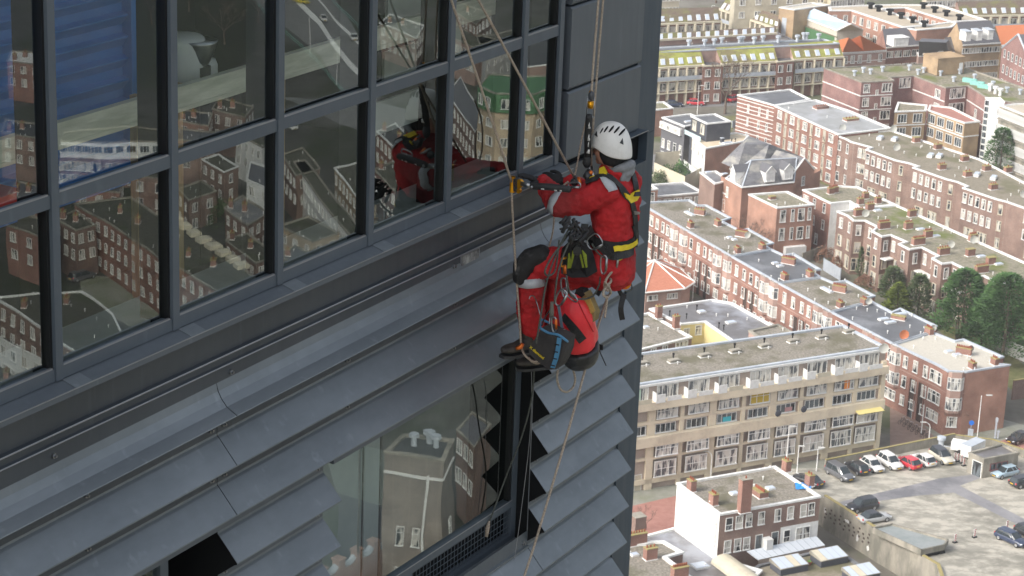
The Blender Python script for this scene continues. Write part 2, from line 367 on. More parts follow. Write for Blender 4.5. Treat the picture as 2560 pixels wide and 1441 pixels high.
b.box(x0, x1, d, -.025, z1-t, z1); b.box(x0, x1, d, -.025, z0, z0+t); b.box(x1-t, x1, d, -.025, z0+t, z1-t); vb = fpart(b, 'vent_box', M['post'])
part(MB().box(x0, x1-t, -.03, -.026, z0+t, z1-t), 'box_lining', M['black'], vb, OFF)
part(MB().box(x0, x1, d-.003, d, z1-.004, z1+.002), 'box_lip', M['trimedge'], vb, OFF)
# ------------------------------------------------------------ things seen through the upper glazing
def inbox(s0, s1, y0, y1, z0, z1): return MB().box(s0, s1, y0, y1, z0, z1)
def insolo(mb, name, m, label, cat, group=None, smooth=False):
    xs = [v[0] for v in mb.v]; ys = [v[1] for v in mb.v]; zs = [v[2] for v in mb.v]
    o = ((min(xs)+max(xs))/2, (min(ys)+max(ys))/2, min(zs))
    ob = link(name, mb.mesh(name, m, smooth, o), None, F2W(Vector(o)), FROT); return tag(ob, label, cat, group)
for sa, sb, yy, m_, lab_ in insolo_q: insolo(MB().box(sa, sb, yy, yy+.01, -6.98, -5.4), 'window_blind', m_, lab_, 'blind', 'blinds in the lower window')
M['blue'] = mat('blue_painted_steel', (.028, .15, .46), .35, col2=(.035, .19, .54), scale=2.5, bump=.1, coat=.2)
M['timber'] = mat('weathered_pale_timber', (.70, .69, .55), .7, col2=(.50, .50, .38), scale=3, stretch=(1, 6, 6), bump=.3)
M['wood'] = mat('yellow_pine', (.40, .28, .12), .6, col2=(.28, .18, .08), scale=4, stretch=(5, 5, 1))
yb = .95; se = fac(337, 200, -yb)[0]
zc_ = fac(240, 488, -yb)[1]; b = MB(); z = zc_; prof = []
while z < -1.0: prof += [(yb, z), (yb+.045, z+.012), (yb+.045, z+.06), (yb, z+.115)]; z += .125
prof += [(yb+.12, z), (yb+.12, zc_)]
b.extr(prof, 3.2, se-.05)
cr = insolo(b, 'steel_container', M['blue'], 'blue ribbed steel container behind the leftmost panes', 'container')
pb = MB().box(se-.05, se, yb-.02, yb+.12, zc_, -1.0); xs = cr.location
o2 = part(pb, 'corner_rail', M['blue'], cr, ((3.2+se-.05)/2, yb+.06, zc_))
insolo(MB().box(3.2, se, yb, yb+.12, -4.295, zc_-.004), 'plinth', M['black'], 'black plinth under the blue container', 'plinth')
yk = .5
def beam(p0, p1, top0, top1, h):
    s0 = fac(p0, top0, -yk)[0]; s1, z1 = fac(p1, top1, -yk); z0 = fac(p0, top0, -yk)[1]; return s0, s1, (z0+z1)/2
s0, s1, zt = beam(0, 1252, 352, -20, 0)
zt = fac(437, 222, -yk)[1]
for i, (a, c) in enumerate(((3.5, 10.05), (10.05, s1))):
    b = MB(); b.box(a, c-.004, yk, yk+.045, zt-.145, zt); b.box(a, c-.004, yk-.006, yk-.001, zt-.14, zt-.118)
    insolo(b, 'timber_beam', M['timber'], ['long pale weathered rail beam crossing in front of the blue container', 'pale weathered rail beam seen behind the middle panes right of the container'][i], 'beam', 'rail beams behind the glass')
for i, (px, lab) in enumerate(((346, 'thin yellow pine post beside the blue container'), (447, 'yellow pine post under the beam in the second pane'), (703, 'yellow pine post under the beam in the third pane'))):
    s = fac(px, 300, -yk-.06)[0]; insolo(MB().box(s-.025, s+.025, yk+.05, yk+.1, -4.29, zt), 'timber_post', M['wood'], lab, 'post', 'posts behind the glass')
s, z = fac(490, 440, -.9); insolo(MB().box(s-.03, s+.03, .9, .95, -4.29, -3.4), 'timber_post', mat('red_brown_post', (.22, .09, .05), .6), 'reddish brown post low in the second pane', 'post')
wt = mat('white_plastic_tank', (.62, .63, .58), .5)
for i, (px, py, r, h, lab) in enumerate(((452, 90, .15, .26, 'white plastic drum on a crate in the second pane'), (510, 148, .08, .17, 'smaller white canister behind the metal bowl'))):
    s, z = fac(px, py, -.8); b = MB(); b.sweep([(s, .8, z-h), (s, .8, z-h+.02), (s, .8, z-.03), (s, .8, z)], [r*.9, r, r, r*.85], 20)
    insolo(b, 'plastic_drum', wt, lab, 'drum', smooth=True)
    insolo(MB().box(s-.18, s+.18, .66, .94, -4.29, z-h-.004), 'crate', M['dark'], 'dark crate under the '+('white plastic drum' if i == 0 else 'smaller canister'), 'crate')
s, z = fac(496, 100, -.7)
b = MB(); b.sweep([(s, .7, z-.15), (s, .7, z-.12), (s, .7, z-.02), (s, .7, z), (s, .7, z-.01), (s, .7, z-.08)], [.05, .07, .105, .115, .105, .05], 24)
insolo(b, 'metal_bowl', M['steel'], 'wide rimmed metal bowl standing in the second pane', 'bowl', smooth=True)
insolo(MB().box(s-.05, s+.05, .65, .75, -4.29, z-.152), 'stand', M['dark'], 'dark stand under the metal bowl', 'stand')
pb_ = mat('plasterboard', (.42, .44, .38), .8, col2=(.36, .38, .33), scale=2)
def ppanel(x0, x1, y0, y1, n, lab):
    s0, zt_ = fac(x0, y0, n); s1, zb_ = fac(x1, y1, n); insolo(MB().box(min(s0, s1), max(s0, s1), -n, -n+.02, min(zt_, zb_), max(zt_, zb_)), 'plasterboard_sheet', pb_, lab, 'board', 'boards behind the glass')
ppanel(970, 1067, 2, 58, -.8, 'pale board above the beam in the fourth pane')
ppanel(962, 1040, 132, 195, -.8, 'pale board below the beam in the fourth pane')
ppanel(932, 1050, 262, 300, -.6, 'pale board left of the mirrored helmet')
ppanel(1140, 1152, 50, 135, -.5, 'narrow pale upright board in the fifth pane')
s1_ = fac(45, 510, -.6)[0]
insolo(MB().box(7.3, s1_, .55, .75, fac(20, 525, -.6)[1], fac(20, 478, -.6)[1]), 'red_box', mat('red_plastic', (.55, .03, .02), .4), 'bright red box low behind the leftmost pane', 'box')
s, z = fac(348, 160, -1.1); insolo(MB().box(s, s+.07, 1.1, 1.12, -3.2, -2.75), 'plasterboard_sheet', pb_, 'narrow pale board right of the blue container', 'board', 'boards behind the glass')
# ============================================================ CITY: materials and builders
WHT = mat('white_paint', (.80, .80, .78), .5, col2=(.68, .68, .65), scale=1.5); M['white'] = WHT
M['cream'] = mat('cream_paint', (.60, .55, .42), .6, col2=(.52, .47, .36), scale=.8)
M['gravel'] = mat('roof_gravel', (.155, .138, .112), .95, col2=(.33, .30, .25), scale=3.2, detail=8, lo=.38, hi=.66, col3=(.135, .125, .08), s3=.22, coord='Generated' if 0 else 'Object')
M['gravel2'] = mat('roof_gravel_tan', (.19, .165, .12), .95, col2=(.27, .238, .185), scale=2.5, detail=8, col3=(.15, .14, .08), s3=.14)
M['gravel3'] = mat('roof_gravel_cream', (.44, .41, .345), .95, col2=(.56, .53, .46), scale=3, detail=8, col3=(.50, .47, .40), s3=.3)
M['moss'] = mat('mossy_roof_gravel', (.15, .14, .09), .95, col2=(.30, .27, .21), scale=1.8, detail=8, col3=(.13, .15, .04), s3=.16)
M['bitumen'] = mat('roof_bitumen', (.095, .098, .105), .5, col2=(.135, .138, .146), scale=.35, detail=8, col3=(.21, .216, .228), s3=.15)
M['bitwet'] = mat('wet_roof_bitumen', (.125, .115, .112), .35, col2=(.16, .15, .148), scale=.5, detail=6, col3=(.30, .31, .345), s3=.11)
M['zinc'] = mat('zinc_flashing', (.40, .44, .49), .45, col2=(.50, .54, .58), scale=.8)
M['slate'] = mat('slate_roof', (.12, .12, .13), .6, col2=(.18, .18, .19), scale=1.1, detail=7, col3=(.30, .29, .26), s3=.25, stretch=(1, 1, 2.5))
M['slate2'] = mat('dark_slate_roof', (.10, .10, .11), .6, col2=(.13, .13, .14), scale=3, stretch=(1, 1, 4))
M['otile'] = mat('orange_roof_tiles', (.54, .17, .07), .7, col2=(.62, .22, .10), scale=3, stretch=(1, 1, 5))
M['rtile'] = mat('faded_red_roof_tiles', (.42, .15, .09), .8, col2=(.52, .22, .14), scale=2.2, stretch=(1, 1, 6))
M['mtile'] = mat('moss_covered_tiles', (.24, .26, .04), .9, col2=(.38, .39, .10), scale=1.0, detail=8, col3=(.20, .17, .08), s3=.18, stretch=(1, 1, 3))
M['btile'] = mat('brown_roof_tiles', (.12, .085, .065), .85, col2=(.17, .13, .10), scale=1.5, col3=(.17, .17, .06), s3=.12, stretch=(1, 1, 4))
M['conc'] = mat('weathered_concrete', (.36, .33, .27), .9, col2=(.24, .225, .19), scale=.7, detail=8, col3=(.17, .165, .135), s3=.25, stretch=(1, 1, .45))
M['bk_red'] = brick('red_brown_brick', (.25, .125, .095), (.31, .165, .13))
M['bk_brown'] = brick('brown_brick', (.215, .14, .115), (.265, .18, .15))
M['bk_purple'] = brick('purple_brick', (.24, .13, .12), (.29, .165, .155))
M['bk_orange'] = brick('orange_brick', (.37, .20, .145), (.43, .245, .18))
M['bk_pink'] = brick('pale_pink_brick', (.36, .24, .20), (.42, .29, .25))
M['bk_beige'] = brick('beige_brick', (.42, .33, .22), (.49, .39, .27))
M['bk_tan'] = brick('tan_brick', (.38, .27, .16), (.45, .33, .20))
M['bk_grey'] = brick('grey_brown_brick', (.37, .31, .265), (.43, .365, .315))
M['render'] = mat('beige_render', (.70, .61, .46), .85, col2=(.76, .67, .51), scale=.6, detail=6, col3=(.58, .50, .38), s3=.3)
M['yellow'] = mat('pale_yellow_render', (.72, .62, .30), .8, col2=(.66, .56, .27), scale=.8)
M['dkgrey'] = mat('anthracite_boards', (.055, .06, .075), .7, col2=(.075, .08, .095), scale=1)
M['green'] = mat('green_profiled_wall', (.055, .15, .06), .6, col2=(.075, .18, .08), scale=.6)
M['paleblue'] = mat('pale_blue_metal_roof', (.42, .56, .70), .45, col2=(.48, .60, .72), scale=.4)
M['terra'] = mat('terracotta_pot', (.26, .07, .035), .8)
M['cap'] = mat('mossy_coping', (.36, .28, .10), .9, col2=(.26, .24, .12), scale=6)
M['glass'] = glass_city('window_glass'); M['glass_lt'] = glass_city('curtained_glass', (.10, .11, .12), (.62, .60, .55))
M['glass_dk'] = glass_city('dark_window_glass', (.02, .022, .025), (.12, .14, .15))
M['skyl'] = mat('skylight_glass', (.52, .58, .66), .15, spec=.8)
M['dish'] = mat('dish_grey', (.55, .55, .50), .5)
M['shadow'] = mat('recess_shade', (.045, .030, .025), .9, col2=(.07, .045, .035), scale=1)  # flat dark tone that paints shade where recesses are not cut
M['teal'] = mat('teal_cover', (.22, .52, .45), .6, col2=(.27, .58, .50), scale=2)
RC = math.radians(27.7)
def inset(poly, d):     # move each corner inwards by d (poly counter-clockwise)
    n = len(poly); out = []
    for i in range(n):
        p, a, c = poly[i], poly[i-1], poly[(i+1) % n]
        e1 = Vector((p[0]-a[0], p[1]-a[1])).normalized(); e2 = Vector((c[0]-p[0], c[1]-p[1])).normalized()
        n1 = Vector((-e1.y, e1.x)); n2 = Vector((-e2.y, e2.x)); k = 1+n1.dot(n2)
        v = (n1+n2)/max(k, .35)
        out.append((p[0]+v.x*d, p[1]+v.y*d))
    return out
def area(p): return sum(p[i][0]*p[(i+1) % len(p)][1]-p[(i+1) % len(p)][0]*p[i][1] for i in range(len(p)))/2
_wc = {}
def winmesh(w, h, style, fm, gm):
    key = (round(w, 2), round(h, 2), style, fm.name, gm.name)
    if key in _wc: return _wc[key]
    nv, tf = {'p': (0, 0), 'v': (1, 0), 't': (0, .68), 'tt': (0, .42), 'vt': (1, .68), 'w': (2, 0), 'wt': (2, .68), 'w4': (3, 0), 'g': (2, .5), 'd': (0, .8)}[style]
    f = MB(); t = .075 if w < 1.6 else .09; x, d0, d1 = w/2, -.10, .02
    f.box(-x, x, d0, d1, h/2-t, h/2); f.box(-x-.05, x+.05, d0-.07, d1, -h/2-.06, -h/2+t); f.box(-x, -x+t, d0, d1, -h/2+t, h/2-t); f.box(x-t, x, d0, d1, -h/2+t, h/2-t)
    for k in range(nv): xc = -x+w*(k+1)/(nv+1); f.box(xc-.035, xc+.035, d0+.01, d1, -h/2+t, h/2-t)
    if tf: zc = -h/2+h*tf; f.box(-x+t, x-t, d0+.014, d1, zc-.035, zc+.035)
    g = MB().box(-x+t*.5, x-t*.5, -.03, -.012, -h/2+t*.5, h/2-t*.5)
    _wc[key] = (f.mesh('window', fm), g.mesh('pane', gm)); return _wc[key]
class BLD:
    def __init__(s, name, label, cat, pts, h, wall, roof=None, trim=WHT, z0=0.0, ref=False, group=None, tw=.38, em={}, over=.10, world=False):
        A = (lambda x, y: atR(x, y, h)) if ref else (lambda x, y: at(x, y, h))
        s.P = [Vector(p).to_2d() for p in pts] if world else [A(*p).to_2d() for p in pts]
        s.h = h; s.ref = ref; s.cw = area(s.P) < 0; s.z0 = z0
        q = s.P[::-1] if s.cw else s.P
        c = sum(q, Vector((0, 0)))/len(q); s.c = Vector((c.x, c.y, z0))
        s.root = thing(name, label, cat, s.c, 0, group)
        s.off = s.c; n = len(q); wm = [wall]; b = MB()
        idx = {}
        for i in range(n):
            a, e = q[i], q[(i+1) % n]; oi = (n-2-i) % n if s.cw else i
            m = 0
            if oi in em:
                if em[oi] not in wm: wm.append(em[oi])
                m = wm.index(em[oi])
            b.add([(a.x, a.y, z0), (e.x, e.y, z0), (e.x, e.y, h-.12), (a.x, a.y, h-.12)], [(0, 1, 2, 3)], m)
        s.wallobj = part(b, 'wall', wm, s.root, s.off)
        s.roof = None
        if roof:
            i1 = inset(q, .05); s.roof = part(MB().add([(p[0], p[1], h-.28) for p in i1], [tuple(range(n))]), 'roof', roof, s.root, s.off)
            o, i2 = inset(q, -over), inset(q, tw); b = MB()
            r4 = [[(p[0], p[1], z) for p in pp] for pp, z in ((o, h-.26), (o, h), (i2, h), (i2, h-.285))]
            vs = sum(r4, []); fs = [(k*n+i, k*n+(i+1) % n, (k+1)*n+(i+1) % n, (k+1)*n+i) for k in range(3) for i in range(n)]
            fs += [(i, (i+1) % n, 3*n+(i+1) % n, 3*n+i) for i in range(n)]
            part(b.add(vs, fs), 'parapet_coping', trim, s.root, s.off)
    def edge(s, i, u, z, out=0.0):
        a, e = s.P[i], s.P[(i+1) % len(s.P)]; p = a+(e-a)*u
        d = (a-e) if s.cw else (e-a); d.normalize(); nrm = Vector((d.y, -d.x)); p = p+nrm*out
        return Vector((p.x, p.y, z))-s.off, math.atan2(d.y, d.x)
    def elen(s, i): return (s.P[(i+1) % len(s.P)]-s.P[i]).length
    def put(s, i, u, z, ob, out=0.0, parent=None):
        p, r = s.edge(i, u, z, out); ob.parent = parent or s.root; ob.location = p; ob.rotation_euler = (0, 0, r); return ob
    def win(s, i, us, zs, w, h, style='t', fm=None, gm=None, out=0.0):
        f, g = winmesh(w, h, style, fm or WHT, gm or M['glass'])
        for z in (zs if isinstance(zs, (list, tuple)) else [zs]):
            for u in us:
                o = s.put(i, u, z, link('window', f), out); link('pane', g, o)
    def row(s, i, n, zs, w, h, style='t', a=0.0, b=1.0, **k): s.win(i, [a+(b-a)*(j+.5)/n for j in range(n)], zs, w, h, style, **k)
    def band(s, i, z0, z1, out, m, u0=0.0, u1=1.0, name='band', th=.0, label=None):
        L = s.elen(i); b = MB().box(-L*(u1-u0)/2, L*(u1-u0)/2, -out, -.004 if th == 0 else -out+th, z0, z1)
        o = s.put(i, (u0+u1)/2, 0, link(name, b.mesh(name, m)), 0)
        if label: o['label'] = label
        return o
    def porch(s, i, u, w, h, z0=0.0):
        f = MB(); f.box(-w/2-.14, -w/2, -.12, 0, z0, h+.14); f.box(w/2, w/2+.14, -.12, 0, z0, h+.14); f.box(-w/2, w/2, -.12, 0, h, h+.14)
        o = s.put(i, u, 0, link('porch', f.mesh('porch', M['bk_red']))); link('porch_shade_panel', MB().box(-w/2, w/2, -.012, -.005, z0, h).mesh('porch_shade_panel', M['shadow']), o)  # recess is not cut; a dark panel paints its shade
    def door(s, i, u, w=1.0, h=2.2, m=None, z0=0.0):
        f = MB(); f.box(-w/2-.08, -w/2, -.07, 0, z0, z0+h+.08); f.box(w/2, w/2+.08, -.07, 0, z0, z0+h+.08); f.box(-w/2, w/2, -.07, 0, z0+h, z0+h+.08)
        o = s.put(i, u, 0, link('door', f.mesh('door', WHT))); link('door_leaf', MB().box(-w/2, w/2, -.03, -.01, z0, z0+h).mesh('door_leaf', m or M['glass_dk']), o)
    def bay(s, i, us, zs, w=2.3, h=1.9, d=.55, top=None):
        key = ('bay', w, h, d)
        if key not in _wc:
            f = MB(); g = MB(); prof = [(-w/2, 0), (-w/2*.62, -d), (w/2*.62, -d), (w/2, 0)]
            def strip(z0, z1, g_=0.0):
                pr = [(x*(1+g_), y*(1+g_)) for x, y in prof]; f.prism(pr, z0, z1, bot=True)
            strip(-h/2-.05, -h/2+.09, .03); strip(h/2-.09, h/2, .03); strip(-h/2+h*.68-.04, -h/2+h*.68+.04, .01)
            for k in range(3):
                (xa, ya), (xb, yb) = prof[k], prof[k+1]
                g.quad((xa*.985, ya*.97, -h/2+.05), (xb*.985, yb*.97, -h/2+.05), (xb*.985, yb*.97, h/2-.05), (xa*.985, ya*.97, h/2-.05))
                for t in ((0, 1) if k != 1 else (0, .33, .66, 1)):
                    xc, yc = xa+(xb-xa)*t, ya+(yb-ya)*t; f.box(xc-.045, xc+.045, yc-.03, yc+.03, -h/2, h/2)
            _wc[key] = (f.mesh('bay_window', WHT), g.mesh('pane', M['glass_lt']))
            sp = MB().prism([(x*1.02, y*1.0) for x, y in prof], 0, 1, bot=True); _wc[('sp', w, d)] = sp.mesh('bay_spandrel', M['bk_pink'])
        f, g = _wc[key]
        for u in us:
            for z in zs: o = s.put(i, u, z, link('bay_window', f)); link('pane', g, o)
            if top:
                for za, zb in top: o = s.put(i, u, za, link('bay_spandrel', _wc[('sp', w, d)])); o.scale = (1, 1, zb-za)
    # roof furniture (sub-parts of the roof), placed at picture positions
    def _rp(s, px, py): return (atR(px, py, s.h-.28) if s.ref else at(px, py, s.h-.28))-s.off
    def chim(s, px, py, L=1.6, W=.6, H=1.0, pots=4, rot=0.0, cap='cap', bk='bk_red'):
        key = ('ch', L, W, H, pots, cap, bk)
        if key not in _wc:
            b = MB(); b.box(-L/2, L/2, -W/2, W/2, 0, H, 0); b.box(-L/2-.06, L/2+.06, -W/2-.06, W/2+.06, H, H+.09, 1)
            b.box(-L/2-.09, L/2+.09, -W/2-.09, W/2+.09, 0, .10, 3)
            for k in range(pots):
                x = -L/2+L*(k+.5)/pots; b.sweep([(x, 0, H+.09), (x, 0, H+.42)], [.11, .09], 7, 2)
            _wc[key] = b.mesh('chimney', [M[bk], M[cap], M['terra'], WHT])
        o = link('chimney', _wc[key], s.roof, s._rp(px, py), RC+rot); return o
    def sky(s, px, py, L=1.2, W=.9, rot=0.0, m='skyl', H=.22):
        key = ('sk', L, W, m, H)
        if key not in _wc: _wc[key] = MB().box(-L/2, L/2, -W/2, W/2, 0, H, 1).box(-L/2+.07, L/2-.07, -W/2+.07, W/2-.07, H, H+.07, 0).mesh('skylight', [M[m], WHT])
        link('skylight', _wc[key], s.roof, s._rp(px, py), RC+rot)
    def dishes(s, pts, r=.55, m='dish'):
        key = ('di', r, m)
        if key not in _wc:
            b = MB(); b.sweep([(0, 0, 0), (0, 0, .8)], .035, 5, 1); rg = []
            for k, (rr, dd) in enumerate(((.03, .0), (.35, -.03), (.7, -.09), (1, -.19), (1, -.17), (.7, -.07), (.3, -.01))): rg.append([(math.cos(a)*rr*r, dd-.08, .85+math.sin(a)*rr*r) for a in [2*math.pi*j/16 for j in range(16)]])
            b.loft(rg); b.sweep([(0, -.08, .55), (0, -.5, .8)], .015, 4, 1); _wc[key] = b.mesh('satellite_dish', [M[m], M['steel']])
        for p in pts: link('satellite_dish', _wc[key], s.roof, s._rp(*p), math.radians(10))
    def vents(s, pts, r=.09, H=.55, m='white'):
        key = ('ve', r, H, m)
        if key not in _wc: _wc[key] = MB().sweep([(0, 0, 0), (0, 0, H*.7), (0, 0, H*.72), (0, 0, H)], [r*.7, r*.7, r*1.25, r*1.25], 8).mesh('vent_pipe', M[m])
        for p in pts: link('vent_pipe', _wc[key], s.roof, s._rp(*p))
    def scatter(s, n, seed, vents=True):
        rr = random.Random(seed); q = s.P; xs = [p.x for p in q]; ys = [p.y for p in q]; k = 0; t = 0
        key = ('ve', .09, .5, 'white')
        if key not in _wc: _wc[key] = MB().sweep([(0, 0, 0), (0, 0, .35), (0, 0, .36), (0, 0, .5)], [.06, .06, .11, .11], 8).mesh('vent_pipe', WHT)
        while k < n and t < 400:
            t += 1; x = rr.uniform(min(xs), max(xs)); y = rr.uniform(min(ys), max(ys)); ins = False
            for i in range(len(q)):
                a, b_ = q[i], q[i-1]
                if (a.y > y) != (b_.y > y) and x < (b_.x-a.x)*(y-a.y)/(b_.y-a.y)+a.x: ins = not ins
            if ins: k += 1; link('vent_pipe', _wc[key], s.roof, Vector((x, y, s.h-.28))-s.off)
def solo(mb, name, m, label, cat, group=None, smooth=False, kind=None, o=None):
    if o is None:
        xs = [v[0] for v in mb.v]; ys = [v[1] for v in mb.v]; zs = [v[2] for v in mb.v]; o = Vector(((min(xs)+max(xs))/2, (min(ys)+max(ys))/2, min(zs)))
    ob = link(name, mb.mesh(name, m, smooth, o), None, o); tag(ob, label, cat, group) if not kind else None
    return ob
def pitched(B, e0, e1, ze, zr, r0, r1, mt, gable=None, name='pitched_roof', over=.0, gm=None):
    """roof from picture points: eave e0,e1 at ze, ridge r0,r1 at zr, back slope mirrored; child of building B"""
    A = atR if B.ref else at
    a, b_ = A(*e0, ze), A(*e1, ze); c, d = A(*r0, zr), A(*r1, zr)
    bk0 = Vector((2*c.x-a.x, 2*c.y-a.y, ze)); bk1 = Vector((2*d.x-b_.x, 2*d.y-b_.y, ze))
    t = Vector((0, 0, .12))
    m = MB().add([a, b_, d, c, bk0, bk1, a-t, b_-t, d-t, c-t, bk0-t, bk1-t], [(0, 1, 2, 3), (3, 2, 5, 4), (6, 7, 8, 9), (9, 8, 11, 10), (0, 1, 7, 6), (4, 5, 11, 10)])
    o = part(m, name, mt, B.root, B.off)
    for g in (MB().add([a-t, bk0-t, c-t], [(0, 1, 2)]), MB().add([b_-t, bk1-t, d-t], [(0, 1, 2)])): part(g, 'gable_wall', gm or B.wallobj.data.materials[0], B.root, B.off)
    return o, (a, b_, c, d, bk0, bk1)
def roofwins(B, R, pts, us, t, w=.95, h=1.3, parent=None):
    """roof lights set in the front slope given by eave a,b and ridge c,d"""
    a, b_, c, d = pts[:4]
    for u in us:
        e = a+(b_-a)*u; r = c+(d-c)*u; p = e+(r-e)*t; ux = (b_-a).normalized(); uy = (r-e).normalized(); nn = ux.cross(uy)
        if nn.z < 0: nn = -nn
        o = Vector(p)+nn*.06
        m = MB(); m.obox(o, ux*(w/2), uy*(h/2), nn*.06, 1); m.obox(o+nn*.065, ux*(w/2-.08), uy*(h/2-.08), nn*.012, 0)
        part(m, 'roof_window', [M['skyl'], WHT], parent or R, B.off)
def ridgez(e0, e1, r0, r1, ze, k=1.15):
    a, b_ = at(*e0, ze), at(*e1, ze); d = (b_-a).normalized(); pn = Vector((-d.y, d.x, 0))
    if pn.y < 0: pn = -pn
    lo, hi = ze, ze+15; mx_ = ((r0[0]+r1[0])/2, (r0[1]+r1[1])/2)
    for _ in range(40):
        m = (lo+hi)/2; h = (at(*mx_, m)-a).dot(pn)
        if h > k*(m-ze): lo = m
        else: hi = m
    return lo
# ============================================================ GROUND, STREETS, PARKING DECK
def sheet(pts, z, name, m, world=False, thick=None):
    P = [Vector((p[0], p[1], z)) for p in pts] if world else [at(p[0], p[1], z) for p in pts]
    b = MB()
    if thick: b.prism([(p.x, p.y) for p in P], z-thick, z)
    else: b.add(P, [tuple(range(len(P)))])
    return struct(b, name, m)
M['yard'] = mat('yard_ground', (.10, .09, .068), .95, col2=(.20, .188, .16), scale=.09, detail=9, col3=(.085, .105, .04), s3=.035)
sheet([(-4000, -4000), (5000, -4000), (5000, 6000), (-4000, 6000)], 0, 'ground', M['yard'], True)
M['pave'] = mat('grey_green_paving', (.23, .235, .19), .85, col2=(.29, .29, .25), scale=.8, detail=8, col3=(.19, .205, .14), s3=.12)
M['redway'] = mat('red_brick_street', (.33, .155, .125), .85, col2=(.39, .20, .165), scale=1.2, detail=8)
M['brnpave'] = mat('brown_brick_parking', (.24, .165, .13), .85, col2=(.29, .21, .17), scale=1.0, detail=8)
M['tarmac'] = mat('asphalt_road', (.16, .16, .16), .85, col2=(.21, .21, .205), scale=.4, detail=8)
M['deck'] = mat('worn_parking_deck', (.45, .42, .355), .8, col2=(.30, .285, .24), scale=.45, detail=12, lo=.44, hi=.56, col3=(.215, .205, .17), s3=.16, stretch=(1, 1.6, 1))
M['deckdark'] = mat('dark_asphalt_strip', (.20, .195, .205), .6, col2=(.27, .265, .27), scale=.3, detail=8, col3=(.15, .15, .16), s3=.18)
sheet([(1560, 1330), (1560, 1205), (2240, 1120), (2300, 990), (2620, 1080), (2700, 1200), (2300, 1200), (1700, 1330)], .004, 'pavement', M['pave'])
sheet([(1560, 1345), (1560, 1270), (1690, 1240), (1900, 1215), (2180, 1180), (2240, 1190), (1700, 1330)], .12, 'street', M['redway'], thick=.1)
sheet([(2225, 1020), (2262, 1012), (2334, 1090), (2330, 1130), (2225, 1130)], .010, 'parking_bay', M['brnpave'])
sheet([(2455, 1112), (2560, 1090), (2700, 1070), (2700, 1200), (2500, 1160)], .012, 'street', M['redway'])
sheet([(1600, 275), (1900, 262), (1900, 232), (1600, 262)], .008, 'street', M['tarmac'])
sheet([(1580, 470), (1800, 440), (1790, 395), (1600, 385)], .010, 'courtyard', M['tarmac'])
# deck: raised slab with parapets
DZ = 4.0
dk = [(1950, 1172), (2062, 1172), (2385, 1106), (2480, 1118), (2700, 1190), (2750, 1560), (2390, 1560), (2345, 1420), (2180, 1322), (2062, 1247), (1955, 1188)]
Pd = [at(x, y, DZ).to_2d() for x, y in dk]
b = MB(); b.prism([tuple(p) for p in Pd], 0, DZ, 1, mt=0); struct(b, 'parking_deck', [M['deck'], M['conc']])
sheet([(2088, 1258), (2350, 1196), (2440, 1186), (2470, 1188), (2400, 1215), (2560, 1297), (2560, 1320), (2385, 1232), (2290, 1240), (2096, 1267)], DZ+.006, 'asphalt_strip', M['deckdark'])
def wallseg(ptsw, z0, z1, th, name, m, label, cat, group=None, cap=None):
    root = thing(name, label, cat, Vector((*ptsw[0][:2], z0)), 0, group); b = MB(); c = MB()
    for p, q in zip(ptsw[:-1], ptsw[1:]):
        p, q = Vector(p[:2]), Vector(q[:2]); d = (q-p).normalized(); nn = Vector((-d.y, d.x))*th/2
        b.prism([tuple(p-nn), tuple(q-nn), tuple(q+nn), tuple(p+nn)], z0, z1-.08); nn *= 1.25; c.prism([tuple(p-nn), tuple(q-nn), tuple(q+nn), tuple(p+nn)], z1-.08, z1, bot=True)
    part(b, 'wall', m, root, root.location); part(c, 'coping', cap or M['cap'], root, root.location); return root
wallseg([Pd[1], Pd[2]], 0, DZ+1.35, .25, 'parapet_wall', M['conc'], 'long concrete parapet between the parked cars and the beige flats', 'wall')
wallseg([Pd[2], Pd[3], Pd[4]], 0, DZ+1.2, .25, 'parapet_wall', M['conc'], 'concrete parapet behind the white trailers and the kiosk', 'wall')
cw = wallseg([Pd[9], Pd[8], Pd[7], Pd[6]], 0, DZ+.55, .35, 'retaining_wall', M['conc'], 'tall stained concrete wall with small vents below the car park', 'wall')
a_, b_ = Vector((*Pd[9], 0)), Vector((*Pd[8], 0)); dv = (b_-a_).normalized(); nv_ = Vector((dv.y, -dv.x, 0))
if (a_+nv_).x > a_.x: nv_ = -nv_
ang = math.atan2(dv.y, dv.x)
for k in range(30):
    t = .06+.9*((k//3)/9.0) + (.02 if k % 2 else 0); zz = 3.1-(k % 3)*.55-(0 if (k//3) % 2 else .4)
    q = a_+(b_-a_)*t-cw.location; q.z = zz; q += nv_*.185
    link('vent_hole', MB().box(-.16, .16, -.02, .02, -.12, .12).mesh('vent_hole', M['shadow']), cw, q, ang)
for k, (t, w, h, z) in enumerate(((.05, .5, .9, 2.6), (.52, 1.3, .6, 3.0), (.75, .6, 1.5, 1.6), (.98, .7, 1.0, 1.2))):
    q = a_+(b_-a_)*t-cw.location; q.z = z; q += nv_*.181
    bl = MB(); rr = random.Random(k)
    pts = [(math.cos(i*.5)*w*rr.uniform(.25, .5), 0, math.sin(i*.5)*h*rr.uniform(.25, .5)) for i in range(12)]; bl.quad(*pts)
    link('peeling_paint', bl.mesh('peeling_paint', WHT), cw, q, ang)
